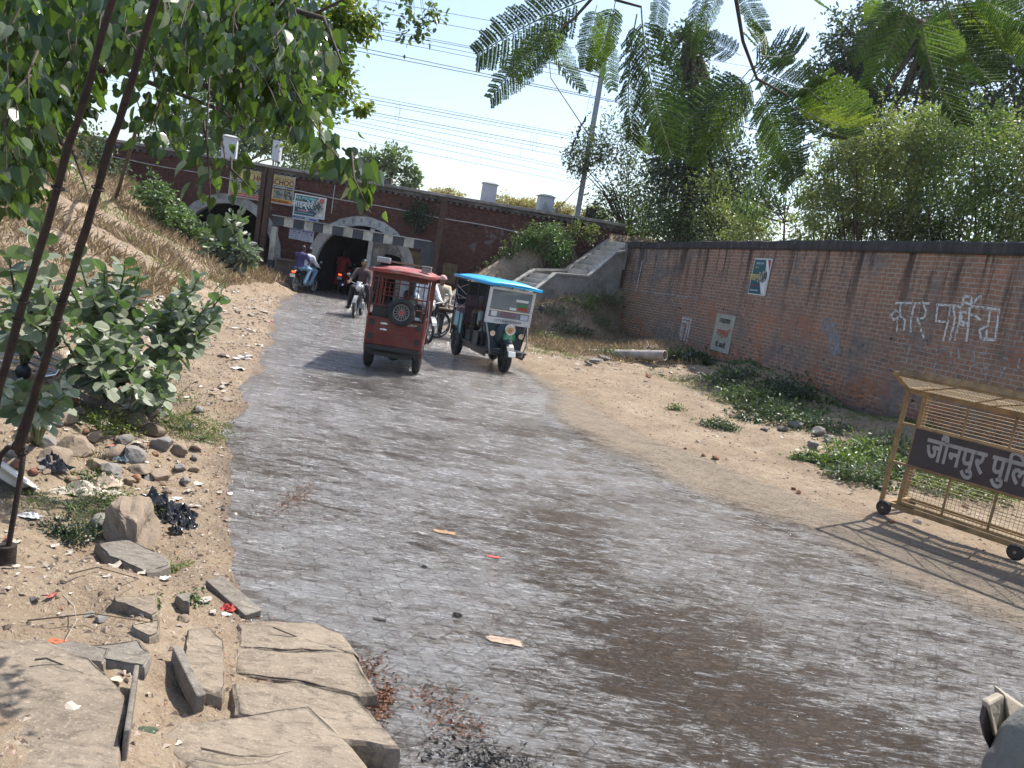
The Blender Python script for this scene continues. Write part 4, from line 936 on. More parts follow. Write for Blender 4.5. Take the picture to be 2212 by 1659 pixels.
    mb = MB(); mb.ball((0,1.99,.86), (.09,.04,.09)); mb.build('headlight', plain('lens_glass', (.55,.5,.42), .12, .2), t); mb = MB(); mb.ball((0,2.02,.86), (.05,.022,.05)); mb.build('bulb', ORAN, t)
    pts = [(0,1.95+.34*math.cos(a), .27+.34*math.sin(a)) for a in np.linspace(.3, 2.6, 9)]; mb = MB()
    for a, b in zip(pts[:-1], pts[1:]): mb.bar(a, b, .15, .012)
    mb.build('front_mudguard', paint, t)
# the red one, seen from behind
rr, rl = gz(893, 806), gz(797, 793); c = (rr+rl)/2; t = thing('rickshaw', 'red electric rickshaw seen from behind with a spare wheel on its back', 'rickshaw', (c.x, c.y, 0), RAD(4.5)); RED = t
t.scale = (1.0, 1.0, 1.03)
rickshaw_base(t, REDPAINT, REDPAINT, REDROOF)
mb = MB(); mb.box((0,-.49,.70), (.98,.025,.46)); mb.box((0,-.47,.485), (.94,.05,.05)); mb.build('tail_board', REDPAINT, t, bevel=.012)
mb = MB(); mb.box((0,-.47,.42), (.96,.04,.08)); mb.build('bumper', DARK, t, bevel=.01)
for s in (-1, 1):
    for z in (.83,.60): mb = MB(); mb.cyl((s*.40,-.50,z), (s*.40,-.512,z), .045, n=16); mb.ring((s*.40,-.51,z), (0,1,0), .045, .007, 16, 5); mb.build('tail_lamp', DARK, t)
text('lettering', 'THUNDER PX', .05, PRW, t, (.23,-.506,.865), sx=1.0); 
for k in range(2):
    mb = MB(); mb.ball((-.19,-.505,.83-.1*k), (.07,.005,.022), 12, 6); mb.build('emblem', CHROME, t)
mb = MB(); mb.box((0,-.5,.72), (.4,.008,.02)); mb.build('handle', MAROON, t)
mb = MB()   # open rear grille
for z in (1.62,1.52,1.30,1.12): mb.tube([(-.48,-.47,z), (.48,-.47,z)], .011, 6)
for x in (-.34,-.02,.14,.30,.40): mb.tube([(x,-.47,1.12 if x < .2 else .95), (x,-.47,1.62)], .010, 6)
for x in (-.26,-.18,-.10): mb.tube([(x,-.46,1.30), (x,-.46,1.52)], .007, 5)
for z in (1.36,1.43): mb.tube([(-.34,-.46,z), (-.02,-.46,z)], .007, 5)
mb.build('rear_grille', REDPAINT, t)
mb = MB(); mb.box((0,-.42,1.62), (.9,.02,.1)); mb.build('head_rail', REDPAINT, t)
W = wheel(t, (.08,-.60,1.06), .235, .14, 14, 'spare_wheel', ax=(0,1,0), rim=plain('alloy_grey', (.30,.29,.27), .4, .5), th=.05)
mb = MB(); mb.cyl((0,-.05,0), (0,-.075,0), .035, n=10); mb.build('hub_cap', REDP, W)
mb = MB(); mb.box((.08,-.53,1.05), (.06,.1,.3)); mb.box((.28,-.50,.955), (.3,.06,.02)); mb.build('wheel_bracket', DARK, t)
mb = MB(); 
for x in (-.4,.4): mb.tube([(x,-.35,1.76), (x,-.35,1.84), (x,1.2,1.84), (x,1.2,1.76)], .011, 6)
for y in (-.35,.4,1.2): mb.tube([(-.4,y,1.84), (.4,y,1.84)], .010, 6)
mb.build('roof_rack', RUST, t)
mb = MB(); mb.box((-.36,-.3,1.86), (.22,.2,.09)); mb.build('speaker_box', SILV, t, bevel=.01); mb = MB(); mb.box((.38,-.3,1.82), (.16,.2,.1)); mb.build('tool_box', CONC, t, bevel=.01)
mb = MB(); mb.prism([(.1,-.47,.95), (.42,-.47,.95), (.40,-.47,1.0), (.2,-.47,1.02)], (0,.05,0)); mb.build('paper', PRW, t)
for s in (-1, 1): mb = MB(); mb.tube([(s*.5,-.3,.45), (s*.53,-.2,.9), (s*.5,-.1,1.3)], .012, 6); mb.build('grab_rail', STEEL, t)
mb = MB(); mb.quad((-.44,1.7,1.0), (.44,1.7,1.0), (.44,1.74,1.6), (-.44,1.74,1.6)); mb.build('windscreen', GL, t)
J = ride(.04, seat=.62, hand_y=.36, hand_z=1.0, hand_x=.3, foot=(.16,.42,.48)); J['knL'] = (-.16,.36,.72); J['knR'] = (.16,.36,.72)
def sit_in(t, dx, dy, dz=0): v = Vector((dx, dy, dz)); v = Matrix.Rotation(t.rotation_euler.z, 3, 'Z') @ v; return (t.location.x+v.x, t.location.y+v.y, t.location.z+v.z)
person('driver in a dark shirt sitting inside the red rickshaw', sit_in(t, .0, 1.08), t.rotation_euler.z, J, DTR, DTR, scale=.93)
JP = dict(J); JP.update(wrL=(-.15,.34,.78), wrR=(.15,.34,.78), elL=(-.25,.12,.85), elR=(.25,.12,.85))
# the blue one, coming towards the camera
f = gz(1085, 806); hd = math.atan2(-.37, -.93)     # heading
t = thing('rickshaw', 'blue roofed electric rickshaw coming towards the camera with a white framed windscreen', 'rickshaw', (0,0,0), 0); h2 = Vector((.375,-.927,0)); rear = Vector((f.x, f.y, 0))-h2*1.95
t.location = rear; t.rotation_euler.z = math.atan2(-h2.x, h2.y); BLUE = t; t.scale = (1.05,1,1.06)
rickshaw_base(t, TEALP, DARK, CYAN)
mb = MB()    # windscreen frame
Wf = [(-.47,1.74,.98), (.47,1.74,.98), (.47,1.80,1.60), (-.47,1.80,1.60)]
mb.prism([(-.48,1.73,.93), (.48,1.73,.93), (.48,1.74,1.05), (-.48,1.74,1.05)], (0,.05,0)); mb.prism([(-.48,1.74,1.05), (-.42,1.74,1.05), (-.42,1.80,1.62), (-.48,1.80,1.62)], (0,.045,0)); mb.prism([(.42,1.74,1.05), (.48,1.74,1.05), (.48,1.80,1.62), (.42,1.80,1.62)], (0,.045,0)); mb.prism([(-.42,1.795,1.585), (.42,1.795,1.585), (.42,1.80,1.63), (-.42,1.80,1.63)], (0,.045,0))
mb.build('windscreen_frame', WHITE, t, bevel=.006)
mb = MB(); mb.prism([(-.42,1.765,1.05), (.42,1.765,1.05), (.42,1.815,1.585), (-.42,1.815,1.585)], (0,.006,0))
qg = N('hazy_windscreen'); qg.set(color=(.20,.25,.27), rough=.08, alpha=.72, spec=.9); mb.build('windscreen', qg.m, t)
mb = MB(); mb.bar((-.42,1.79,1.19), (.42,1.79,1.19), .014, .02); mb.build('windscreen_rail', CHROME, t)
R180 = (RAD(90-5), 0, RAD(180))
def stick(name, x, z, w, h, m): 
    y = 1.775+(z-1.05)*.093+.016; mb = MB(); mb.box((x,y,z), (w,.004,h), rx=-.093); mb.build(name, m, t)
GREENP = plain('print_green', (.03,.25,.08), .5); 
stick('sticker', -.22, 1.42, .26, .05, PRW); stick('sticker', -.24, 1.33, .22, .04, GREENP); stick('sticker', -.26, 1.265, .2, .055, REDP); stick('sticker', -.05, 1.25, .14, .05, PRW); stick('sticker', .32, 1.12, .12, .1, PRW); stick('sticker', -.32, 1.11, .16, .1, PALE); stick('sticker', 0, 1.12, .3, .09, plain('print_mauve', (.2,.12,.16), .5))
text('lettering', 'CITY E-RICKSHAW', .062, DBLUE, t, (0,1.787,.992), rot=(RAD(90),0,RAD(180)), sx=1.1, bold=.001)
mb = MB(); mb.box((0,2.0,.715), (.24,.015,.12), rx=.1); pl = mb.build('number_plate', plain('plate_green', (.01,.22,.06), .5), t); text('lettering', 'UP 62', .05, PRW, t, (0,2.012,.735), rot=(RAD(90),0,RAD(180))); text('lettering', 'ET 3091', .045, PRW, t, (0,2.012,.69), rot=(RAD(90),0,RAD(180)))
mb = MB(); mb.box((0,2.31,.42), (.15,.02,.11), rx=.3); mb.build('mud_flap', WHITE, t, bevel=.02)
for s in (-1, 1):
    mb = MB(); mb.tube([(s*.44,1.76,.95), (s*.40,1.98,.62), (s*.34,1.95,.36), (s*.2,1.75,.34)], .016, 8); mb.build('crash_bar', plain('pale_bar', (.35,.33,.29), .4, .4), t)
    mb = MB(); mb.cyl((s*.3,1.78,.74), (s*.3,1.86,.74), .055, n=14); mb.build('side_lamp', CHROME, t)
    mb = MB(); mb.tube([(s*.48,1.78,1.3), (s*.60,1.85,1.33)], .008, 5); mb.ball((s*.64,1.86,1.33), (.05,.03,.08), 10, 8); mb.build('mirror', DARK, t)
mb = MB(); mb.box((.485,-.12,.80), (.012,.30,.3)); mb.box((.485,.22,.72), (.012,.13,.42)); mb.build('pale_panel', LBLUE, t)
mb = MB(); mb.box((-.485,-.12,.80), (.012,.30,.3)); mb.box((-.485,.22,.72), (.012,.13,.42)); mb.build('pale_panel', LBLUE, t)
mb = MB(); mb.box((0,-.46,.75), (.94,.02,.5)); mb.box((0,-.465,1.35), (.94,.012,.5)); mb.build('tail_board', TEALP, t)
PINKR = plain('pink_rope', (.42,.30,.28), .8); mb = MB()
for k in range(7):
    z = 1.0+.08*k; mb.tube([(.50,-.4,z+random.uniform(-.1,.1)), (.52,-.1,z+random.uniform(-.12,.08)), (.50,.38,z+random.uniform(-.12,.14))], .006, 5)
mb.build('rope', PINKR, t)
mb = MB(); mb.box((.25,-.1,.9), (.4,.4,.4), rz=.3); mb.box((.2,.05,1.2), (.35,.3,.25), rz=-.2); mb.build('luggage', cloth('mauve_bundle', (.14,.08,.10)), t, bevel=.05)
mb = MB(); mb.ball((.1,1.2,.76), (.0,.0,.0)) if False else mb.box((.25,1.45,.93), (.24,.1,.14)); mb.build('dash_cover', plain('dash_blue', (.02,.16,.42), .4), t, bevel=.03)
person('driver in a pale green shirt sitting in the blue roofed rickshaw', sit_in(t, .18, 1.05), t.rotation_euler.z, J, MINT, DTR, scale=.93)
person('passenger in brown on the rear bench of the blue roofed rickshaw', sit_in(t, .2, -.05, .02), t.rotation_euler.z, JP, cloth('tan_shirt', (.3,.24,.18)), DTR, scale=.9)

# ------------------------------------------------------------ foliage
G_NEAR = leafmat('climber_leaf', (.010,.024,.010), (.055,.10,.03), .38, .26, (.17,.30,.035))
G_YEL = leafmat('young_leaf', (.05,.11,.015), (.16,.24,.035), .4, .4, (.34,.42,.04))
G_DARK = leafmat('dark_leaf', (.018,.034,.020), (.062,.095,.05), .28, .4)
G_GREY = leafmat('greyish_leaf', (.030,.050,.030), (.085,.12,.065), .3, .38)
G_MID = leafmat('mid_leaf', (.032,.058,.022), (.11,.16,.055), .34, .42)
G_OLIVE = leafmat('olive_leaf', (.05,.065,.03), (.18,.21,.09), .36, .45)
G_FLAME = leafmat('flame_leaflet', (.008,.020,.007), (.024,.050,.013), .30, .5, (.06,.13,.016))
G_FLAMEY = leafmat('young_flame_leaflet', (.04,.09,.012), (.11,.17,.02), .45, .5, (.24,.33,.03))
G_MILK = leafmat('milkweed_leaf', (.075,.10,.06), (.25,.27,.20), .24, .40, (.16,.32,.05))
G_BRIGHT = leafmat('bright_leaf', (.045,.085,.028), (.12,.19,.06), .32, .4, (.18,.30,.06))
G_DRY = leafmat('dry_grass', (.16,.11,.065), (.34,.26,.16), .2, .8, (.3,.22,.1)); G_GRASS = leafmat('green_grass', (.04,.08,.02), (.13,.17,.05), .3, .6)
BARK = plain('bark', (.075,.055,.042), .9, 0, .35, 6, .6); TWIG = plain('twig_brown', (.06,.042,.03), .85, 0, .3, 12, .3); TWIGG = plain('green_stem', (.11,.14,.07), .7)

def cloud(clumps, n, sub=.13, rng=RNG, shell=.55, nsub=40):
    """clumped points for a crown; clumps = [(centre, (rx,ry,rz), weight)]"""
    P, D = [], []; W = np.array([c[2] for c in clumps], float); W /= W.sum()
    for (c, r, w_), ww in zip(clumps, W):
        k = max(4, int(n*ww)); c = np.array(c); r = np.array(r); ns = max(5, int(nsub*(w_**.5)))
        d = unit(rng.normal(0, 1, (ns, 3))); rad = shell+(1-shell)*rng.uniform(0, 1, (ns, 1))**.7; S = d*rad*rng.uniform(.8, 1.15, (ns, 1))
        ch = rng.integers(0, ns, k); p = S[ch]+rng.normal(0, 1, (k, 3))*sub*rng.uniform(.6, 1.5, (ns, 1))[ch]
        P.append(c+p*r); D.append(unit(p)+rng.normal(0, .7, (k, 3)))
    return np.concatenate(P), np.concatenate(D)
def crownpart(parent, clumps, n, size, mat, kind='small', sub=.13, droop=.3, name='crown', nsub=40, shell=.5, base=(0,0,0)):
    P, D = cloud(clumps, n, sub, nsub=nsub, shell=shell); D[:,2] -= droop
    tint = np.clip(.5+.35*vn(P[:,0]*1.7+P[:,2], P[:,1]*1.7-P[:,2]*1.3)+RNG.normal(0, .18, len(P)), 0, 1)
    return leaves(name, P-np.array(base), D, RNG.uniform(.6, 1.25, len(P))*size, mat, parent, kind, tint=tint, wob=.8)
def limbs(parent, root, clumps, r0, mat=BARK, n=3, name='branch', base=(0,0,0)):
    mb = MB(); b0 = Vector(base)
    for c, r, w_ in clumps:
        for k in range(n):
            e = Vector(c)+Vector([random.uniform(-.7,.7)*q_ for q_ in r]); a = Vector(root); m_ = a.lerp(e, .5)+Vector((random.uniform(-.2,.2), random.uniform(-.2,.2), random.uniform(.05,.35)))*((e-a).length*.3)
            mb.tube([a-b0, a.lerp(m_,.5)-b0+Vector((0,0,.03)), m_-b0, e-b0], [r0, r0*.75, r0*.5, r0*.15], 6)
    return mb.build(name, mat, parent)
def plant(name, label, cat, base, clumps, n, size, mat, kind='small', trunk=None, group=None, r0=.03, droop=.3, sub=.13, nsub=40, shell=.5, nl=2, bark=TWIG, crown='leaves'):
    t = thing(name, label, cat, base, group=group); root = Vector(base)
    if trunk:
        mb = MB(); mb.tube([Vector(p)-root for p in trunk], [r0*(1-.6*i/(len(trunk)-1)) for i in range(len(trunk))], 10); mb.build('trunk', bark, t); top = trunk[-1]; limbs(t, top, clumps, r0*.4, bark, nl, base=base)
    else: limbs(t, base, clumps, r0, bark, nl, 'stems', base=base)
    crownpart(t, clumps, n, size, mat, kind, sub, droop, crown, nsub, shell, base); return t
def C(px, py, Y, rp, w=1, ry=None, fl=1.0):
    """clump round a sight line at depth Y, radius given as seen"""
    p = at(px, py, Y); r = rp*Y/FPX; return (tuple(p), (r, (ry or r*.8), r*fl), w)

YW = [(1250,32.4),(1340,32.2),(1500,25.72),(1780,18.75),(2212,13.62),(2400,12)]
def CW(px, py, dY, rp, w=1, ry=None, fl=1.0):
    """clump standing dY metres behind the long wall"""
    return C(px, py, float(np.interp(px, [q[0] for q in YW], [q[1] for q in YW]))+dY, rp, w, ry, fl)
def atw(px, py, dY=1.5): return at(px, py, float(np.interp(px, [q[0] for q in YW], [q[1] for q in YW]))+dY)
# --- trees and scrub beyond the long wall
b = at(1495, 470, 28); b.z = 1.0
tr = plant('creeper_tree', 'dark tall tree trunk wrapped in hanging creepers behind the left end of the brick wall', 'tree', b,
    [C(1478,110,28,50,1), C(1495,210,28,62,1.6), C(1470,330,28,75,2), C(1560,380,28,90,2.4), C(1490,440,28.5,110,3), C(1600,470,27.5,80,2)], 20000, .17, G_DARK, 'small', [b, at(1492,400,28), at(1500,250,28), at(1485,60,28)], r0=.34, sub=.2, bark=BARK, crown='crown')
mb = MB()
for k in range(150):
    x0 = random.uniform(1410, 1600); y0 = random.uniform(120, 400); Y = random.uniform(27, 28.6)
    if y0 < 250 and abs(x0-1490) > 45: continue
    p = at(x0, y0, Y); L = random.uniform(.6, 2.0); mb.tube([p-b, p-b+Vector((random.uniform(-.1,.1),0,-L*.5)), p-b+Vector((random.uniform(-.2,.2),0,-L))], .008, 4)
mb.build('hanging_creepers', TWIG, tr)
b = at(1985, 430, 30); b.z = 1.0
plant('tall_tree', 'tall broad tree with fine grey green foliage towering over the brick wall at upper right', 'tree', b,
    [C(1850,90,30,70,1.3), C(1930,60,31,80,1.6), C(1830,190,30,75,1.6), C(1900,260,30,85,2), C(2050,120,30,110,2.2), C(2160,60,29,110,2), C(2080,270,30,85,1.6), C(2190,230,29,90,2), C(1770,230,30,40,.5), C(1960,330,30,60,.8), C(1870,340,30,55,.8)],
    42000, .17, G_DARK, 'small', [b, at(1980,400,30), at(1995,250,30), at(2010,60,30)], r0=.33, sub=.14, nsub=60, shell=.3, nl=4, bark=BARK, crown='crown')
specs = [ # px, py, Y, r, mat, label
 ('creeper_bush', 'pale leafy shrub reaching left over the top of the stairs', [C(1270,330,31.5,45,1), C(1330,310,31.5,60,1.4), C(1250,350,31.5,31.8,.4), C(1385,400,31.8,70,1.6), C(1310,440,31.8,45,1), C(1370,470,31.8,60,1.3)], 7500, .13, G_GREY, (1360,500,31.6)),
 ('creeper_bush', 'dark creeper bush at the head of the stairs against the wall end', [C(1350,505,30.2,22,1), C(1325,520,30.4,16,1)], 1300, .10, G_MID, (1345,560,30.4)),
 ('creeper_bush', 'dense creeper covered bush at the left end of the brick wall top', [CW(1430,470,1.6,70,1), CW(1500,480,1.6,70,1), CW(1380,500,1.6,45,.7)], 6500, .11, G_MID, (1450,530,0)),
 ('creeper_bush', 'dark creeper mound hanging behind the wall left of the drooping sapling', [CW(1560,490,1.6,60,1), CW(1620,500,1.6,55,1), CW(1530,430,1.6,60,1)], 6500, .10, G_OLIVE, (1580,540,0)),
 ('creeper_bush', 'olive creeper mound behind the wall right of the drooping sapling', [CW(1790,470,1.6,75,1.4), CW(1860,440,1.6,70,1.2), CW(1770,400,1.6,50,.7), CW(1740,500,1.6,45,.6)], 8500, .09, G_OLIVE, (1800,530,0)),
 ('creeper_bush', 'creeper draped tree rising in a rounded peak above the wall at right', [CW(1900,300,1.6,70,1), CW(1960,330,1.6,80,1.4), CW(1890,400,1.6,80,1.5), CW(1840,340,1.6,50,.8), CW(1970,430,1.6,90,1.6), CW(1800,330,1.6,40,.5), CW(2020,300,1.6,70,1)], 15000, .09, G_OLIVE, (1930,540,0)),
 ('creeper_bush', 'large bright edged creeper tree towards the right edge above the wall', [CW(2060,290,1.6,75,1.2), CW(2120,330,1.6,85,1.5), CW(2050,390,1.6,80,1.4), CW(2150,430,1.6,85,1.5), CW(2080,480,1.6,70,1.2), CW(2200,370,1.6,80,1.4), CW(2190,490,1.6,60,1)], 16000, .08, G_MID, (2100,540,0)),
 ('creeper_bush', 'dark low creeper mass along the wall top below the creeper trees', [CW(1900,500,1.6,50,1), CW(1980,505,1.6,55,1), CW(2040,500,1.6,50,1), CW(1950,480,1.6,60,1), CW(1830,510,1.6,35,.6)], 7000, .08, G_DARK, (1960,540,0)),
 ('creeper_bush', 'creeper tree at the right edge partly out of the picture', [CW(2270,300,1.6,90,1), CW(2290,430,1.6,110,1.5), CW(2230,480,1.6,60,.8)], 6500, .08, G_OLIVE, (2260,540,0)),
]
for nm, lb, cl, n, sz, mt, (bx, by, bY) in specs:
    b = at(bx, by, bY) if bY else atw(bx, by, 2.2); b.z = hz(b.x, b.y)
    plant(nm, lb, 'bush', b, cl, int(n*1.1), sz*1.05, mt, group='creeper covered bushes behind the wall', sub=.2, nsub=50, shell=.35, r0=.05, nl=2, crown='foliage')
# the drooping sapling
b = at(1695, 560, 23); b.z = 1.0; t = thing('sapling', 'young tree with drooping light green leaves against the bright gap above the wall', 'tree', b)
root = at(1693, 520, 23)-b; mb = MB(); mb.tube([(0,0,0), root*.7, root, at(1696,440,23)-b], [.05,.045,.035,.02], 8)
P, D, Sz = [], [], []
for tx, ty in ((1640,410),(1600,440),(1660,380),(1720,370),(1770,410),(1800,430),(1690,400),(1740,430),(1635,455),(1840,440),(1700,350)):
    e = at(tx, ty, 23+random.uniform(-.5,.5))-b; mb.tube([root.lerp(at(1696,440,23)-b,.5), root.lerp(e,.6)+Vector((0,0,.1)), e], [.018,.012,.006], 6)
    for k in range(16):
        for j in range(7):
            a = random.uniform(0, 6.28); d = Vector((math.cos(a)*.7, math.sin(a)*.7, -.75)); c_ = e+Vector((random.gauss(0,.16), random.gauss(0,.16), random.gauss(0,.14))); P.append(c_); D.append(d); Sz.append(random.uniform(.14,.24))
mb.build('trunk', TWIG, t); leaves('leaves', P, D, Sz, G_BRIGHT, t, 'long', wob=.3)

# --- beyond the bridge
def far(name, lb, cl, n, sz, mt, base, grp=None): plant(name, lb, 'tree' if 'tree' in name else 'bush', base, cl, n, sz, mt, sub=.14, nsub=40, shell=.35, r0=.12, nl=2, group=grp, bark=BARK, crown='crown')
b = at(460,330,58); b.z = 3.8; far('distant_tree', 'wide pale green tree far behind the bridge seen through the left leaves', [C(400,270,58,60,1), C(470,250,58,70,1.2), C(540,270,58,60,1), C(590,300,58,50,.8), C(350,290,59,50,.8), C(640,330,60,50,.8), C(500,310,58,60,1)], 11000, .34, G_BRIGHT, b, 'trees far behind the bridge')
b = at(830,400,64); b.z = 3.8; far('distant_tree', 'small pale blue green tree far behind the middle of the bridge', [C(800,355,64,30,1), C(855,350,64,38,1.1), C(780,385,64,25,.7), C(885,385,64,24,.7), C(835,380,64,40,1)], 4500, .34, G_MID, b, 'trees far behind the bridge')
b = at(720,390,66); b.z = 3.8; far('distant_tree', 'low pale tree far behind the bridge left of the dark flat box', [C(700,365,66,35,1), C(745,380,66,30,1), C(660,360,66,35,.8)], 3500, .34, G_MID, b, 'trees far behind the bridge')
G_STRAW = leafmat('straw_leaf', (.17,.14,.06), (.34,.28,.13), .3, .7)
for i, (x0, r_, lb) in enumerate(((960,32,'dry yellow bush on the far bank left of the tall grey cabinet'),(1090,36,'dry yellow bush between the tall and the squat cabinets'),(1140,30,'small dry yellow bush left of the squat cabinet'),(1215,34,'dry yellow bush right of the squat cabinet'),(1290,40,'dry yellow green bush by the dark red pier'))):
    Y = 41; b = at(x0, 470, Y); b.z = 4.1; y0 = 425+(x0-960)*.135
    far('dry_bush', lb, [C(x0-22,y0+4,Y,r_*.8,1,.9,.7), C(x0+20,y0+6,Y,r_*.8,1,.9,.7), C(x0,y0-6,Y,r_*.8,1,.9,.6)], 3200, .12, G_STRAW if i < 4 else G_OLIVE, b, 'dry bushes on the far bank')

# --- plants on the banks
def weed(name, lb, px, py, rp, n, sz, mt, kind, grp):
    b = ghit(px, py+rp*.45); r = rp*(b-EYEP).length/FPX; x, y, z = b
    rr_ = random.uniform; cl = [((x,y,z+r*.34), (r*.8,r*.9,r*.46), 1), ((x-r*rr_(.6,1.1),y+r*rr_(-.5,.4),z+r*.16), (r*.7,r*.6,r*.26), .7), ((x+r*rr_(.6,1.2),y+r*rr_(-.4,.6),z+r*.2), (r*.7,r*.7,r*.30), .7), ((x+r*rr_(-1.3,1.3),y-r*rr_(.4,1.0),z+r*.08), (r*.6,r*.4,r*.14), .3)]
    return plant(name, lb, 'plant', b, cl, n, sz, mt, kind, group=grp, r0=.006, sub=.42, nsub=22, shell=.2, nl=3, bark=TWIGG)
def bush(name, lb, px, py, Y, rp, n, sz, mt, kind='small', grp=None, cl=None, z=None):
    p = at(px, py, Y); b = Vector((p.x, p.y, hz(p.x, p.y) if z is None else z)); cl = cl or [C(px,py,Y,rp,1), C(px-rp*.5,py+rp*.4,Y-.2,rp*.7,.7), C(px+rp*.5,py+rp*.35,Y-.1,rp*.7,.7)]
    return plant(name, lb, 'bush' if 'bush' in name else 'plant', b, cl, n, sz, mt, kind, group=grp, r0=.02, sub=.2, nsub=26, shell=.3, nl=2)
bush('leafy_bush', 'bright green leafy bush on the bank left of the left tunnel', 335, 425, 26, 38, 2600, .13, G_BRIGHT, 'oval', cl=[C(325,415,26,36,1), C(365,440,26,34,1), C(350,470,25.5,34,.8), C(395,490,26,30,.7), C(420,520,26,25,.5)])
bush('creeper_mat', 'dark green creeper spilling over the left end of the bridge parapet', 200, 340, 27, 45, 2600, .13, G_DARK, 'oval', cl=[C(190,325,27,45,1), C(235,350,27.5,35,.8), C(160,360,26,40,.8), C(130,400,24,45,.8), C(95,350,24,50,.8)])
bush('leafy_bush', 'pale silvery leafed bush in front of the left tunnel mouth', 495, 530, 25.5, 40, 900, .26, G_MILK, 'oval', cl=[C(495,520,25.5,42,1.2), C(470,545,25.2,36,.8), C(520,550,25.2,32,.8)])
bush('leafy_bush', 'small silvery bush between the green bush and the left tunnel mouth', 440, 505, 26.5, 26, 420, .22, G_MILK, 'oval', cl=[C(435,505,26.5,26,1), C(400,480,27,24,.8)])
bush('leafy_bush', 'bright green bush behind the stairs on the right bank', 1190, 535, 28.9, 44, 2600, .11, G_BRIGHT, 'oval', cl=[C(1170,508,28.9,30,1.2), C(1200,525,28.9,32,1.2), C(1228,540,29,20,.6), C(1145,522,29,22,.6), C(1195,552,28.8,24,.7)])
bush('creeper_mat', 'thin creeper climbing the bank against the bridge left of the bright green bush', 1105, 545, 29.0, 34, 1200, .11, G_MID, cl=[C(1100,550,29,30,1), C(1075,575,29,22,.6), C(1130,520,29,28,.8)])
t = bush('wall_plant', 'small plant rooted high in the bridge face right of the arch', 905, 462, 29.8, 26, 800, .1, G_DARK, 'oval', z=2.8, cl=[C(895,455,29.75,22,1,.16), C(920,465,29.75,20,1,.16), C(880,470,29.75,12,.5,.12), C(905,485,29.75,14,.5,.14)])
bush('creeper_mat', 'dry brownish creeper on the bank at the top of the stairs', 1240, 505, 29.3, 26, 900, .1, G_OLIVE, cl=[C(1240,500,29.3,22,1), C(1275,505,29.4,22,1), C(1205,495,29.4,16,.6)])
WG = 'weeds along the foot of the brick wall'
for i, (px, py, Y, rp, n, sz, mt, lb) in enumerate((
 (1495,770,23.2,30,1100,.13,G_DARK,'dark leafy weed growing at the wall foot right of the drain pipe'),
 (1410,765,23.6,14,300,.09,G_DARK,'tiny dark weed under the drain pipe mouth'),
 (1330,762,23,20,420,.10,G_MID,'small green weed on the grassy patch left of the drain pipe'),
 (1230,705,24.8,26,520,.1,G_DARK,'dark weed on the bank below the stairs beside the blue roofed rickshaw'),
 (1290,640,26,26,700,.10,G_OLIVE,'dry olive weed between the stair wall and the brick wall end'),
 (1200,665,25,24,500,.09,G_GREY,'grey weed on the bank under the lower stair landing'),
 (1290,690,24,22,500,.09,G_MID,'weed at the brick wall end below the stairs'),
 (1180,720,24,20,300,.07,G_OLIVE,'low dry weed just right of the blue roofed rickshaw mirror'),
 (1255,650,26,24,520,.1,G_OLIVE,'olive weed on the bank right under the stair wall'),
 (1550,912,13.6,24,800,.055,G_GREY,'round grey green weed standing alone on the sandy verge'),
 (1460,880,14.8,12,260,.05,G_MID,'tiny green weed left of the round grey green weed'),
 (1620,850,15.8,50,1500,.08,G_MID,'spreading green weed in the shade where the wall casts its shadow'),
 (1670,885,14.8,50,1500,.08,G_DARK,'low dark weeds in wall shade beside the broken kerb stones'),
 (1560,820,17,30,700,.08,G_DARK,'dark weed tuft in shade near the soil mound'),
 (1740,985,11.3,22,500,.06,G_BRIGHT,'small bright weed left of the fallen kerb stones'),
 (1810,985,11.4,38,1200,.07,G_MID,'clump of weeds just left of the barricade near the wall'),
 (1870,970,11.6,48,1700,.07,G_MID,'large clump of weeds behind the left post of the barricade'),
 (1960,1010,11.2,52,1700,.07,G_GREY,'weeds seen through the mesh below the barricade sign'),
 (2080,1040,11,55,1500,.07,G_MID,'weeds behind the right part of the barricade'),
 (1690,830,15,46,1300,.09,G_DARK,'dark weeds climbing the wall foot above the spreading weed'),
 (1590,800,15,30,800,.09,G_DARK,'dark weeds on the shaded soil mound'),
 (1850,1020,11,40,1200,.06,G_GREY,'grey green weeds spilling onto the sand before the wall'),
 (1930,960,12,46,1400,.07,G_DARK,'dark weeds against the wall behind the barricade sign'),
 (1770,905,13.6,40,900,.07,G_DARK,'dark weeds against the wall above the fallen kerb stones'))):
    weed('roadside_weed', lb, px, py, rp, n, sz, mt, 'oval' if sz > .09 else 'small', WG)
for px, py, Y, rp, n, sz, mt, kd, lb in (
 (400,905,6.2,46,1500,.035,G_GRASS,'long','bright green grassy weed clump on the rubble left of the puddle edge'),
 (220,905,5.6,50,900,.03,G_YEL,'small','yellowish fine leafed weed on the rubble slope'),
 (350,850,6.9,50,900,.04,G_MID,'long','green grassy weed at the foot of the milkweed plants'),
 (435,940,5.9,26,500,.03,G_GRASS,'long','small grass tuft at the right edge of the rubble'),
 (140,1140,3.75,30,700,.022,G_DARK,'oval','small dark leafy weed in front of the grey slab'),
 (190,1030,4.3,22,260,.03,G_MID,'small','tiny sprig beside the crumpled white cloth'),
 (360,1225,3.5,28,420,.03,G_GRASS,'long','grass tuft at the right end of the grey slab'),
 (150,1075,4.2,60,900,.03,G_GRASS,'long','sparse blue green grass near the guy anchor'),
 (250,1080,4.1,40,600,.03,G_GRASS,'long','thin grass above the rounded boulder'),
 (410,1290,3.2,16,160,.025,G_MID,'small','small sprig between the foreground stones'),
 (320,1300,3.0,14,160,.02,G_MID,'oval','tiny weed under the broken slab edge')):
    weed('rubble_weed', lb, px, py, rp, n, sz, mt, kd, 'weeds on the rubble slope')

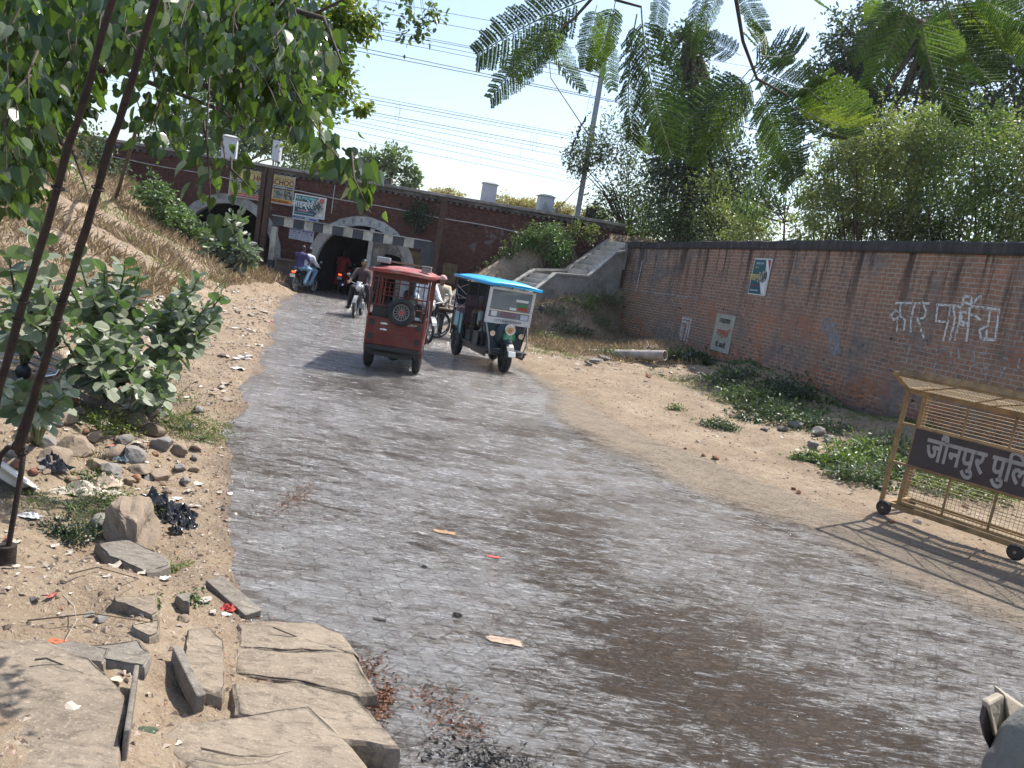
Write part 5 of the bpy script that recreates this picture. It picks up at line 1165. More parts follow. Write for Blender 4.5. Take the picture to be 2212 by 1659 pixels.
# --- milkweed plants with big pale leaves (left foreground)
def milk(label, stems, base, rs):
    rs *= 1.3; base = tuple(ghit(*base))
    t = thing('milkweed_plant', label, 'plant', base, group='milkweed plants on the left slope'); b0 = Vector(base); mb = MB(); P, D, Sz, Nn = [], [], [], []
    for (px, py, Y) in stems:
        e = at(px, py, Y); m_ = b0.lerp(e, .55)+Vector((0,0,.05))*random.uniform(-1, 2); pts = [b0, m_, e]
        mb.tube([p-b0 for p in pts], [.016,.012,.007], 7)
        L = (e-m_).length; n = max(4, int(L/.10)); ax = (e-m_).normalized()
        for k in range(n+1):
            u = k/n; c_ = m_.lerp(e, u); ph = k*math.pi/2+random.uniform(-.3,.3); side = ax.orthogonal().normalized(); side = Matrix.Rotation(ph, 3, ax) @ side
            for s in (-1, 1):
                up = .25+.9*u**3
                P.append(c_-b0); D.append(side*s+ax*up+Vector((0,0,random.uniform(-.15,.25)))); Sz.append(rs*random.uniform(.75,1.2)*(1-.35*u**2)); Nn.append((0,0,1))
    mb.build('stems', TWIGG, t); leaves('leaves', P, D, Sz, G_MILK, t, 'broad', nrm=Nn, wob=.45); 
    # bigger roundish blades
    return t
def mb_base(px, py, Y): p = at(px, py, Y); return (p.x, p.y, hz(p.x, p.y)-.02)
milk('milkweed plant with the highest leaf pair reaching over the white litter', [(270,575,7.2),(225,590,7.2),(170,560,7),(300,600,7.4),(255,640,7),(200,640,6.8),(320,680,7.3),(150,620,6.6),(280,720,7.1)], (230,800), .17)
milk('milkweed plant whose stems lean right over the sandy bank', [(428,600,7.4),(395,620,7.4),(478,640,7.6),(460,690,7.5),(405,690,7.2),(430,740,7.3),(370,660,7.2),(385,760,7),(445,665,7.5),(350,740,7)], (330,830), .15)
milk('milkweed plant in the middle of the left slope with pale sunlit leaves', [(240,700,6.6),(200,730,6.5),(300,780,6.7),(260,790,6.5),(340,820,6.6),(180,770,6.3),(130,720,6.2),(230,820,6.3),(285,740,6.7),(160,690,6.4),(215,770,6.4)], (230,860), .15)
milk('milkweed plant at the left edge behind the two iron rods', [(20,560,6.2),(75,540,6.2),(110,600,6.2),(60,620,6),(25,640,5.8),(110,650,6),(70,700,5.8),(30,700,5.6),(130,680,6),(90,480,6.4)], (50,800), .16)
milk('milkweed sprig with one round green leaf near the broken bicycle', [(150,830,4.6),(120,870,4.6),(85,850,4.5),(60,880,4.4),(30,860,4.3),(10,830,4.3)], (80,960), .11)
milk('milkweed sprig with low drooping leaves right of the left plants', [(340,790,6.6),(310,850,6.3),(360,860,6.5),(290,830,6.2),(370,800,6.7)], (320,880), .13)

# --- climbing heart-leaved tree hanging in from the upper left
tb = Vector((-5.3, 4.8, hz(-5.3, 4.8))); T = thing('climber_tree', 'dark tree hung with long strands of heart shaped leaves filling the upper left', 'tree', tb)
mb = MB(); mb.tube([Vector((0,0,-.2)), at(-220,500,4.9)-tb, at(-60,250,4.9)-tb, at(80,60,4.9)-tb, at(120,-200,4.8)-tb], [.13,.11,.09,.07,.06], 12); mb.build('trunk', BARK, T)
mb = MB(); rnd = random.Random(5)
def br_(pts, r0, r1=.004):
    pp = [at(*p)-tb for p in pts]; k = len(pp); mb.tube(pp, [r0+(r1-r0)*i/(k-1) for i in range(k)], 6)
for pts, r in (([(110,60,4.9),(300,90,4.6),(450,72,4.4),(620,60,4.3),(800,-30,4.2)], .035), ([(110,160,4.9),(250,150,4.6),(470,235,4.2),(560,300,4.1)], .025), ([(300,90,4.6),(420,160,4.3),(500,250,4.1)], .02), ([(150,-60,4.8),(420,-40,4.5),(700,40,4.2),(740,140,4.0)], .03), ([(60,250,4.9),(160,330,4.4),(190,420,4.2)], .02)): br_(pts, r)
strands = []
hand = [ # start px, end px, depth, leaves
 ((425,90),(470,250),3.9,14), ((470,235),(500,262),3.9,4), ((452,170),(455,440),3.6,20), ((440,260),(452,480),3.6,15), ((560,40),(640,200),3.6,20), ((640,200),(700,300),3.5,16), ((700,300),(790,430),3.4,18), ((740,320),(812,405),3.4,12), ((690,260),(735,345),3.5,10),
 ((600,180),(640,300),3.7,14), ((640,230),(705,350),3.6,13), ((540,120),(610,260),3.7,20), ((520,180),(575,300),3.8,11), ((585,240),(620,300),3.6,5), ((330,150),(320,290),3.7,14), ((345,200),(355,330),3.7,12), ((300,130),(310,260),3.9,12), ((375,240),(385,330),3.7,8), ((480,300),(492,372),3.5,4), ((500,340),(540,405),3.4,3), ((760,330),(800,460),3.3,9)]
for a, b_, Y, n in hand: strands.append((a, b_, Y, n))
for k in range(96):
    x0 = rnd.uniform(-60, 700); y0 = rnd.uniform(-60, 120); 
    lim = np.interp(x0, [0, 60, 130, 200, 300, 400, 560, 700], [430, 420, 330, 190, 120, 150, 170, 170]); L = max(60, (lim-y0)*rnd.uniform(.5, 1.0))
    strands.append(((x0,y0), (x0-L*.165+rnd.uniform(-15,15), y0+L), rnd.uniform(3.2, 5.0), int(L/6.5)))
for k in range(26):
    x0 = rnd.uniform(-40, 90); y0 = rnd.uniform(100, 300); L = rnd.uniform(90, 180); strands.append(((x0,y0), (x0-L*.17, y0+L), rnd.uniform(3.0, 4.6), int(L/9)))
P, D, Sz = [], [], []
for (a, b_, Y, n) in strands:
    p0, p1 = at(a[0], a[1], Y+.15)-tb, at(b_[0], b_[1], Y-.1)-tb; mid = p0.lerp(p1,.5)+Vector((rnd.uniform(-.05,.05), rnd.uniform(-.1,.1), 0)); mb.tube([p0, mid, p1], [.006,.004,.002], 5)
    for k in range(n):
        u = (k+rnd.random())/n; c_ = (p0.lerp(mid, u*2) if u < .5 else mid.lerp(p1, u*2-1)); an = rnd.uniform(0, 6.28); o = Vector((math.cos(an), math.sin(an), rnd.uniform(-.5,.5)))*rnd.uniform(.02,.11)
        P.append(c_+o); D.append(Vector((o.x*3, o.y*3, -.55+rnd.uniform(-.3,.35)))); Sz.append(rnd.uniform(.04,.098))
mb.build('branches', TWIG, T)
nrm_ = RNG.normal(0, 1, (len(P), 3)); nrm_[:,1] -= .6
pk = RNG.uniform(0, 1, len(P)) < .09; P, D, Sz = np.array([tuple(p) for p in P]), np.array([tuple(d) for d in D]), np.array(Sz)
leaves('leaves', P[~pk], D[~pk], Sz[~pk], G_NEAR, T, 'heart', nrm=nrm_[~pk], wob=.3, tint=np.clip(RNG.beta(.6, 1.3, (~pk).sum()), 0, 1))
PALEL = leafmat('pale_glare_leaf', (.12,.16,.09), (.25,.29,.19), .25, .3, (.3,.4,.1)); leaves('pale_leaves', P[pk], D[pk], Sz[pk], PALEL, T, 'heart', nrm=nrm_[pk], wob=.8)  # pale colour paints the white glare on glossy leaves, and undersides
# dense dark core behind the strands
cl = [C(30,80,5.6,110,1.6,.5), C(150,60,5.6,110,1.4,.5), C(20,260,5.6,90,1.4,.5), C(300,20,5.6,90,1.1,.5), C(480,30,5.4,100,1.1,.5), C(600,90,5.4,90,1.0,.5), C(620,180,5.2,70,.7,.4), C(120,200,5.6,60,.6,.4), C(520,170,5.2,60,.6,.4), C(20,380,5.4,60,.6,.3)]
P_, D_ = cloud(cl, 5200, .3, nsub=26, shell=.15); D_[:,2] -= .6
leaves('inner_foliage', P_-np.array(tb), D_, RNG.uniform(.05,.10,len(P_)), G_NEAR, T, 'heart', wob=1, tint=RNG.beta(1.3,2.5,len(P_)))
# small leaved yellow green tree peeping out behind it
tb2 = ghit(250, 430); cl = [C(660,30,9,75,1.2), C(720,70,9,55,1.1), C(760,30,9,40,.8), C(700,140,9,55,1), C(735,185,9,35,.7), C(660,230,9,70,1), C(600,250,9,60,.8), C(560,230,9,50,.6), C(790,60,9,26,.35), C(785,235,9,16,.2), C(640,120,9,60,1)]
plant('yellow_green_tree', 'sunlit tree with small yellow green leaves behind the heart leaved climber', 'tree', tb2, cl, 7000, .065, G_YEL, 'oval', [tb2, at(300,260,tb2.y*.85), at(430,150,12), at(640,110,9)], r0=.06, sub=.22, nsub=40, shell=.25, bark=BARK, crown='crown')
cl = [C(870,15,6,16,.5,.05), C(885,60,6,20,.8,.05), C(915,62,6,14,.6,.05), C(930,20,6,10,.3,.05), C(945,38,6,12,.4,.05), C(815,40,6,16,.4,.05)]
tb3 = at(880,-260,6); t = thing('leafy_twig', 'thin twigs of small leaves hanging alone into the sky at top', 'twig', tb3); limbs(t, tb3, cl, .006, TWIG, 2, 'twigs', base=tb3); crownpart(t, cl, 260, .05, G_MID, 'oval', .5, .3, 'leaves', 10, .2, tb3)

# --- flame tree fronds hanging in from above
def frond_mesh(name, mat, npair=17, L=.40, pl=.115, curl=1.0, seed=1, fold=.25, nleaf=22):
    r = random.Random(seed); P, D, S, NN = [], [], [], []; mb = MB()
    ax = [Vector((L*u, 0, -curl*.09*u*u*L/.4)) for u in np.linspace(0, 1, 12)]; mb.tube(ax, [.0024]*6+[.0018]*6, 5)
    def A(u): q_ = u*11; i = min(10, int(q_)); return ax[i].lerp(ax[i+1], q_-i)
    for k in range(npair):
        u = .12+.88*(k/(npair-1)); c_ = A(min(1,u+r.uniform(-.008,.008))); ln = pl*(.55+.75*math.sin(math.pi*min(1, u*.8+.18)))*r.uniform(.93,1.05)
        for s in (-1, 1):
            d = Vector((.42, s*1.0, -fold*curl+r.uniform(-.18,.18))).normalized(); pts = [c_+d*ln*v+Vector((ln*.14*v*v, 0, -ln*.16*v*v)) for v in (0,.5,1)]; mb.tube(pts, .0007, 3, cap=False)
            for j in range(nleaf):
                v = .06+.94*j/(nleaf-1); q0 = c_+d*ln*v+Vector((ln*.14*v*v, 0, -ln*.16*v*v)); side = d.cross(Vector((0,0,1))).normalized()
                for s2 in (-1, 1): P.append(q0); D.append(side*s2+d*r.uniform(.2,.6)+Vector((0,0,r.uniform(-.5,.1)))); S.append(.0135*r.uniform(.75,1.15)*(1-.45*abs(v-.45))); NN.append((0,0,1))
    o = leaves(name, P, D, S, mat, None, 'small', nrm=NN, wob=.15, tint=RNG.uniform(0,1,len(P)))
    st_ = mb.build(name+'_stalk', TWIGG); return o, st_
FR = [frond_mesh('frond', G_FLAME, 18, .42, .080, 1.6, 1), frond_mesh('frond', leafmat('backlit_flame_leaflet', (.02,.05,.01), (.06,.11,.018), .42, .5, (.18,.30,.03)), 16, .36, .070, 2.2, 2), frond_mesh('frond', G_FLAME, 19, .40, .078, 1.0, 3), frond_mesh('frond', G_FLAMEY, 16, .34, .070, 1.6, 4)]  # second frond: brighter leaflet copy with backlight put into its colour
fb = Vector((2.6, -.6, 0)); fb.z = hz(fb.x, fb.y)
FT = thing('flame_tree', 'flame tree with feathery fronds hanging down across the top of the view', 'tree', fb)
used_ = [False]*4
def frond(bx, by, tx, ty, Y, v=0, dY=0.0, roll=0.0):
    a = at(bx, by, Y); e = at(tx, ty, Y+dY); d = (e-a); Lr = d.length; d.normalize()
    toc = (EYEP-a).normalized(); zc = (toc - d*toc.dot(d)).normalized(); zc = Matrix.Rotation(roll, 3, d) @ zc; yc = zc.cross(d)
    Mx = Matrix((d, yc, zc)).transposed().to_4x4(); src, stk = FR[v]; base_L = (.42,.36,.40,.34)[v]
    o = src if not used_[v] else src.copy(); s2 = stk if not used_[v] else stk.copy()
    if used_[v]: COL.objects.link(o); COL.objects.link(s2)
    used_[v] = True
    o.name = 'frond'; s2.name = 'stalk'; Mx.translation = a-fb; o.parent = FT; o.matrix_local = Mx @ Matrix.Scale(Lr/base_L, 4); s2.parent = o; s2.matrix_local = Matrix.Identity(4)
fl = [ (1385,15,1400,325,2.35,0,.0,.5),(1376,30,1320,300,2.4,2,.15,.9),(1275,-5,1005,95,2.5,0,.1,.3),(1215,60,1045,165,2.4,1,0,.5),(1230,20,1130,190,2.45,0,.1,-.4),(1180,50,1205,205,2.4,1,.05,.8),(1290,10,1250,150,2.5,2,.1,.4),(1330,0,1300,165,2.4,1,.1,-.3),
 (1430,-20,1400,90,2.5,0,.1,.4),(1300,60,1310,180,2.9,1,0,.2),(1400,180,1440,330,2.9,2,.1,.4),(1380,290,1400,345,2.6,1,.05,.2),
 (1520,-20,1470,110,2.6,0,.05,.6),(1560,-30,1500,60,2.7,1,0,.3),(1600,-20,1640,90,2.8,0,.1,.4),
 (1620,150,1470,320,2.7,0,.1,.35),(1630,160,1540,345,2.7,1,0,-.3),(1635,170,1400,300,2.8,2,.2,.2),(1640,190,1700,360,2.7,2,.0,.3),(1650,180,1775,400,2.9,0,.2,-.4),(1640,150,1790,240,2.9,0,.2,.3),(1625,110,1720,30,3.0,1,.2,.2),(1640,120,1760,140,3.0,2,.3,.5),
 (1720,230,1850,325,2.9,3,.1,.9),(1690,210,1820,360,3.0,0,.2,.6),(1720,170,1880,330,3.1,1,.2,.3),(1600,120,1500,60,3.0,2,.1,.4),(1660,230,1640,370,2.8,1,0,.4),(1670,90,1700,180,3.2,0,.2,.2),
 (1960,-20,1830,110,2.8,0,.1,.4),(1970,0,1890,190,2.8,2,.1,-.2),(1990,20,2000,285,2.7,0,.1,.8),(2000,40,2060,180,2.8,1,.1,.3),(2040,-10,2110,230,3.0,0,.2,.4),(2080,0,2180,190,3.0,3,.2,.8),(2100,-20,2230,90,2.8,0,.0,.4),(2150,-20,2130,120,2.9,1,.1,.6),(2180,20,2240,160,2.9,2,.0,.2),(1900,-30,1860,60,3.0,1,.1,.2),(1740,-40,1745,35,3.0,1,.1,1.1)]
for a_ in fl: frond(*a_)
mb = MB()
for pts, r in (([(1560,-160,2.6),(1590,0,2.65),(1605,90,2.7),(1635,170,2.75),(1700,205,2.9)], .008), ([(1300,-150,2.5),(1330,0,2.45),(1385,15,2.4)], .007), ([(1330,-60,2.5),(1240,40,2.5),(1200,70,2.45)], .006), ([(1960,-160,2.8),(1990,0,2.8),(2060,-5,3.0),(2140,-40,3.0)], .009), ([(1495,-150,2.6),(1530,-10,2.6)], .006), ([(1220,-60,2.5),(1285,-5,2.5)], .006)):
    pp = [at(*p)-fb for p in pts]; mb.tube(pp, [r*(1-.5*i/(len(pp)-1)) for i in range(len(pp))], 7)
top_ = Vector((1.2, 1.6, 4.6))-fb
for p in ((1560,-160,2.6),(1300,-150,2.5),(1960,-160,2.8),(1495,-150,2.6)): mb.tube([Vector((0,0,3.4)), top_, at(*p)-fb], [.06,.03,.01], 7)
mb.build('branches', TWIG, FT); mb = MB(); mb.tube([(0,0,-.2),(0,.05,1.5),(0,0,3.5)], [.16,.13,.09], 12); mb.build('trunk', BARK, FT)

# --- grasses and ground cover (nobody could count them)
def scatter(name, n, fn, size, mat, kind, label=None, up=1.0, tint=None, lean=.6):
    P = fn(n); P = P[:len(P)]; z = H(P[:,0], P[:,1]); Q = np.column_stack([P, z-.005]); D = RNG.normal(0, lean, (len(Q), 3)); D[:,2] = up
    o = leaves(name, Q, D, RNG.uniform(.5, 1.3, len(Q))*size, mat, None, kind, wob=1); tag(o, kind='stuff', label=label, cat='ground cover'); return o
def region(xa, xb, ya, yb, f=None):
    def fn(n):
        X = RNG.uniform(xa, xb, n*3); Y = RNG.uniform(ya, yb, n*3); m_ = np.ones(len(X), bool)
        if f is not None: m_ = f(X, Y)
        return np.column_stack([X, Y])[m_][:n]
    return fn
dlf = lambda X, Y: ip(XL, Y)-X
scatter('dry_grass', 26000, region(-20, -6, 13, 29.5, lambda X, Y: (dlf(X, Y) > np.interp(Y, [13, 20, 29], [2.6, 2.0, .7])) & (fbm(X*.5, Y*.5) > -.35)), .34, G_DRY, 'blade', 'brown dry grass covering the left bank before the bridge', lean=.75)
scatter('green_grass', 7000, region(-20, -6, 12, 29.5, lambda X, Y: (dlf(X, Y) > 1.8) & (fbm(X*.6+9, Y*.6) > .35)), .22, G_GRASS, 'blade', 'green grass tufts on the left bank')
scatter('dry_grass', 16000, region(-3, 5, 20.5, 29.5, lambda X, Y: (X-ip(XR, Y) > 2.0) & (X < ip(XW, Y)-.1) & (fbm(X*.7, Y*.7) > -.7)), .2, G_DRY, 'blade', 'dry grass and litter on the right bank below the stairs', lean=.9)
scatter('green_grass', 5000, region(.2, 3.6, 19.5, 24.5, lambda X, Y: fbm(X*.9, Y*.9) > -.1), .08, G_GRASS, 'blade', 'short green grass patch on the right verge before the drain pipe')
scatter('green_grass', 3500, region(-6, -1.2, 3.2, 10, lambda X, Y: (dlf(X, Y) > .5) & (fbm(X*1.4+4, Y*1.4) > .45)), .07, G_GRASS, 'blade', 'sparse green grass on the rubble slope')
scatter('dry_grass', 3500, region(-5, -.2, 2.2, 9, lambda X, Y: (dlf(X, Y) > .3) & (fbm(X*1.4-4, Y*1.4) > .1)), .05, G_DRY, 'blade', 'dry straw on the rubble slope', up=.25, lean=1)
scatter('green_grass', 6000, region(3.2, 9, 10, 19, lambda X, Y: (X > ip(XW, Y)-3.6) & (X < ip(XW, Y)-.1) & (fbm(X*.9, Y*.9) > .15)), .09, G_GRASS, 'blade', 'low green ground cover along the wall foot')

scatter('dry_grass', 9000, region(-14, -4, 8, 14, lambda X, Y: (dlf(X, Y) > np.interp(Y, [8, 14], [2.4, 2.4])) & (fbm(X*.6, Y*.6) > -.5)), .2, G_DRY, 'blade', 'brown dry grass above the milkweed plants', lean=.8)

scatter('wall_foot_weeds', 16000, region(2.5, 9.5, 9, 27, lambda X, Y: (X > ip(XW, Y)-.35-1.5*(.5+.5*fbm(X*.7+3, Y*.45))) & (X < ip(XW, Y)-.06) & (fbm(X*1.6, Y*1.2+5) > -.25)), .075, G_MID, 'oval', 'tangled low weeds thinning out from the foot of the brick wall', up=.8, lean=1.0)
scatter('fallen_leaves', 5000, region(2.5, 9.5, 9, 27, lambda X, Y: (X > ip(XW, Y)-.8-1.6*(.5+.5*fbm(X*.7+3, Y*.45))) & (X < ip(XW, Y)-.1) & (fbm(X*1.1+7, Y*1.1+5) > .1)), .07, G_STRAW, 'oval', 'dry brown leaves lying along the foot of the brick wall', up=.15, lean=1.0)

# ------------------------------------------------------------ police barricade
YELP = plain('mustard_paint', (.29,.175,.07), .6, 0, .3, 9, .3, (.10,.055,.032)); SIGN = plain('sign_brown', (.055,.032,.03), .6, 0, .25, 3, .08, (.035,.04,.05)); SIGNT = plain('sign_lettering', (.33,.29,.26), .7, 0, .15, 8, .05)
bA, bB = gz(1906, 1124), gz(2166, 1216); bd = (bB-bA); bd.z = 0; bd.normalize(); bn = Vector((bd.y, -bd.x, 0)); bn = -bn if bn.dot(Vector((0,-1,0))) < 0 else bn   # bn looks at the camera
BZ = math.atan2(bd.y, bd.x); BG = hz(bA.x, bA.y)
bar = thing('police_barricade', 'mustard yellow wheeled police barricade with brown Hindi sign and spiked mesh top', 'barricade', (bA.x, bA.y, BG), BZ)
# local frame: x along the barricade, -y towards the camera; total length 2.9 m
Lb = 2.9; zt = 1.46
WH = 1.33
mb = MB()
for y in (-.0, .62):
    mb.box((Lb/2-.03,y,.14), (Lb+.1,.05,.05))
for x in (0, 1.45, Lb): mb.box((x,.31,.14), (.05,.62,.05))
mb.build('base_frame', YELP, bar, bevel=.004)
for i, x in enumerate((-.01, WH, Lb)):
    for y in (-.03, .64):
        W = wheel(bar, (x,y,.085), .085, .06, 0, th=.03, ax=(0,1,0)); mb = MB(); mb.cyl((0,-.028,0), (0,.028,0), .062, n=16); mb.build('hub', RUST, W)
mb = MB()
mb.box((-.06,.0,.75), (.045,.045,1.42))
for z in (1.07,.62): mb.box((.03,.0,z), (.16,.03,.03))
mb.build('end_post', YELP, bar, bevel=.004)
for x_, y_ in ((-.06,.62), (Lb,.0)): mb = MB(); mb.box((x_,y_,.75), (.045,.045,1.42)); mb.build('end_post', YELP, bar, bevel=.004)
mb = MB()
PX0, PX1 = .12, Lb-.06
for x in (PX0, PX1): mb.box((x,.02,.80), (.04,.04,1.27))
for z in (.19, .62, 1.07): mb.box(((PX0+PX1)/2,.02,z), (PX1-PX0-.04,.035,.035))
for k in range(1, 6): 
    x = PX0+(PX1-PX0)*k/6; mb.box((x,.02,.405), (.022,.022,.39)); mb.box((x,.02,1.25), (.022,.022,.33))
mb.box((Lb/2-.03,.0,zt-.02), (Lb+.08,.05,.05)); mb.build('panel_frame', YELP, bar, bevel=.003)
mb = MB()
def grid2(x0, x1, z0, z1, sx, sz, r=.0022):
    x = x0
    while x < x1: mb.tube([(x,.02,z0), (x,.02,z1)], r, 4, cap=False); x += sx
    z = z0
    while z < z1: mb.tube([(x0,.024,z), (x1,.024,z)], r*1.5, 4, cap=False); z += sz
grid2(PX0, PX1, .21, .60, .04, .036); grid2(PX0, PX1, 1.09, 1.42, .05, .036); mb.build('mesh_panel', plain('mesh_wire', (.33,.25,.14), .5, .2), bar)
mb = MB(); mb.box(((PX0+PX1)/2,-.005,.845), (PX1-PX0,.012,.42)); sg = mb.build('sign_panel', SIGN, bar)
mb = MB(); mb.box(((PX0+PX1)/2,-.008,1.065), (PX1-PX0+.02,.02,.02)); mb.box(((PX0+PX1)/2,-.008,.628), (PX1-PX0+.02,.02,.02)); mb.build('sign_edge', YELP, bar)
text('lettering', 'जौनपुर पुिलस', .35, SIGNT, bar, (.27,-.013,.86), sx=.66, align='LEFT', bold=.008)
# slanting mesh canopy leaning out to the road, with a comb of spikes
mb = MB(); O = (-.06, 0, zt); oy, oz = -.42, .16
def cp(x, u): return Vector((x, oy*u, zt+oz*u))
for u in (0, 1): mb.bar(cp(-.08,u), cp(Lb,u), .04, .045)
for x in (-.07, Lb): mb.bar(cp(x,0), cp(x,1), .035)
for k in range(4): x0 = k*.72; mb.bar(cp(x0+.05,0.02), cp(x0+.62,.98), .014); mb.bar(cp(x0+.62,.02), cp(x0+1.05,.98), .014) if k < 3 else None
mb.build('canopy_frame', YELP, bar)
mb = MB(); x = -.05
while x < Lb: mb.tube([cp(x,0), cp(x,1)], .0022, 4, cap=False); x += .035
for k in range(1, 14): mb.tube([cp(-.05,k/14), cp(Lb,k/14)], .0026, 4, cap=False)
mb.build('canopy_mesh', plain('mesh_wire_pale', (.42,.33,.2), .5, .2), bar)
mb = MB()
for u_, s_ in ((1, -1),):
    mb.box((Lb/2,oy-.012,zt+oz+.035), (Lb,.012,.07), rx=-.4)
for k in range(26):
    x = -.02+k*.118; a = cp(x,1)+Vector((0,-.01,0)); mb.tube([a, a+Vector((.012,-.0,.045)), a+Vector((.03,.0,.085))], [.008,.007,.005], 5); mb.tube([a+Vector((.03,0,.085)), a+Vector((.05,.04,.16+.03*math.sin(k*2))), a+Vector((.04,.09,.24))], [.0022,.0016,.0008], 4)
mb.build('spikes', YELP, bar)
# second half of the canopy leaning away
mb = MB()
def cq(x, u): return Vector((x, .62*u, zt+.0*u+.16*math.sin(u*math.pi)*.3+.02*u))
for u in (1,): mb.bar(cq(-.06,u), cq(Lb,u), .035, .04)
for x in (-.06, 1.45, Lb): mb.bar(cq(x,0), cq(x,1), .03)
mb.build('rear_rail', YELP, bar)

# ------------------------------------------------------------ marks painted or pasted on the brick wall
def wq(name, outline, mat, parent, off_=.006):
    """flat shape laid on the wall; outline = [(arc, z)]"""
    mb = MB(); mb.prism([onwall(s, z, off_) for s, z in outline], Vector(tuple(WN[45])+(0,))*.004); o = mb.build(name, mat, parent); o.location = BO if parent is bw_ else (0,0,0); return o
s1, z1 = wallhit(1622, 560); s2, z2 = wallhit(1662, 560); s3, z3 = wallhit(1650, 640)
pm = (s1+s2)/2-.35; pz = (z1+z3)/2
def wallboard(name, label, s0, z0, w_, h_, mat, cat='poster'):
    p = onwall(s0, z0, .02); n_ = Vector((np.interp(s0, WS, WN[:,0]), np.interp(s0, WS, WN[:,1]), 0)); t = thing(name, label, cat, p, math.atan2(n_.y, n_.x)+math.pi/2)
    mb = MB(); mb.box((0,0,0), (w_, .012, h_)); mb.build('sheet', mat, t); return t
def ws(px, py): return wallhit(px, py)
a, b = ws(1625,558), ws(1655,640); W_ = abs(ws(1625,600)[0]-ws(1663,600)[0]); t = wallboard('library_poster', 'white edged dark teal library poster pasted high on the brick wall', (ws(1625,600)[0]+ws(1663,600)[0])/2, (a[1]+b[1])/2, W_, a[1]-b[1], PRW)
h_ = a[1]-b[1]; patch(t, 'teal_field', -.02*W_, 0, W_*.9, h_*.94, TEAL); mb = MB(); mb.prism([(W_*.2,-.014,h_*.46), (W_*.45,-.014,h_*.46), (W_*.45,-.014,-h_*.46), (W_*.28,-.014,-h_*.46), (W_*.05,-.014,-.1*h_), (W_*.3,-.014,.1*h_)], (0,-.004,0)); mb.build('cream_field', PRW, t); mb = MB(); mb.prism([(W_*.3,-.019,h_*.46), (W_*.46,-.019,h_*.46), (W_*.46,-.019,h_*.2)], (0,-.003,0)); mb.build('red_corner', REDP, t)
mb = MB(); mb.cyl((W_*.22,-.02,.02), (W_*.22,-.026,.02), W_*.2, n=18); mb.build('round_picture', PH[2], t)
text('heading', 'लाइब्रेरी', h_*.24, YEL, t, (-W_*.16,-.022,-.02*h_), sx=.95, bold=.006); text('lettering', 'EXCEL STUDY', h_*.07, PRW, t, (-W_*.1,-.022,h_*.36), sx=.9); text('lettering', 'DIGITAL', h_*.055, YEL, t, (-W_*.25,-.022,h_*.25)); text('lettering', '9125830007', h_*.06, REDP, t, (-W_*.16,-.022,-h_*.25)); text('lettering', 'NEAR STATION', h_*.06, PRW, t, (-W_*.16,-.022,-h_*.38))
CRM = plain('painted_cream', (.40,.38,.30), .85, 0, .15, 6, .15, (.25,.22,.17)); BLT = plain('black_letter', (.03,.03,.03), .8); RDT = plain('red_letter', (.42,.08,.03), .8)
a, b = ws(1550,676), ws(1585,760); sl, sr = ws(1543,715)[0], ws(1585,715)[0]; W_ = abs(sl-sr); h_ = a[1]-ws(1545,757)[1]; t = wallboard('painted_notice', 'cream painted notice with a phone number and red Hindi words low on the brick wall', (sl+sr)/2, (a[1]+ws(1545,757)[1])/2, W_, h_, CRM, 'notice')
text('lettering', '7-9126379392', h_*.17, BLT, t, (0,-.012,h_*.32), sx=.62, bold=.004); text('heading', 'नशामुक्ति', h_*.24, RDT, t, (0,-.012,.0), sx=.75, bold=.006); text('lettering', 'पी.-काली', h_*.18, BLT, t, (0,-.012,-h_*.33), sx=.9, bold=.004)
q = N('worn_white_letters'); v = q.coord(); f = q.noise(v, 16, 5, .7); q.set(color=(.62,.60,.57), rough=.9, alpha=q.ramp(f, [(.40, 0), (.5, 1)])); WORN = q.m
q = N('ghost_white_letters'); v = q.coord(); f = q.noise(v, 13, 6, .75); q.set(color=(.50,.48,.46), rough=.9, alpha=q.ramp(f, [(.47, 0), (.62, .85)])); GHOST = q.m
def strokes(name, label, lines, wd, mat, dab=.55):
    """brush strokes drawn on the wall between sight-line corners"""
    o0 = onwall(*ws(*lines[0][0])); mb = MB(); ns = Vector((WN[20][0], WN[20][1], 0))
    for ln in lines:
        pts = [onwall(*ws(*p), .004) for p in ln]
        for a, b in zip(pts[:-1], pts[1:]):
            d = (b-a)
            if d.length < 1e-4: continue
            n_ = ns; s_ = d.normalized().cross(n_).normalized()*wd/2; e = d.normalized()*wd*.2; mb.prism([a-s_-e-o0, b-s_+e-o0, b+s_+e-o0, a+s_-e-o0], n_*.003)
    o = mb.build(name, mat); o.location = o0; return tag(o, label, 'graffiti')
K = lambda l: [(1674+(x/2203*996)*0+ (x*.4521)/1.8516, (850+y*.4521)/1.8516) for x, y in l]      # corners read off the enlarged view
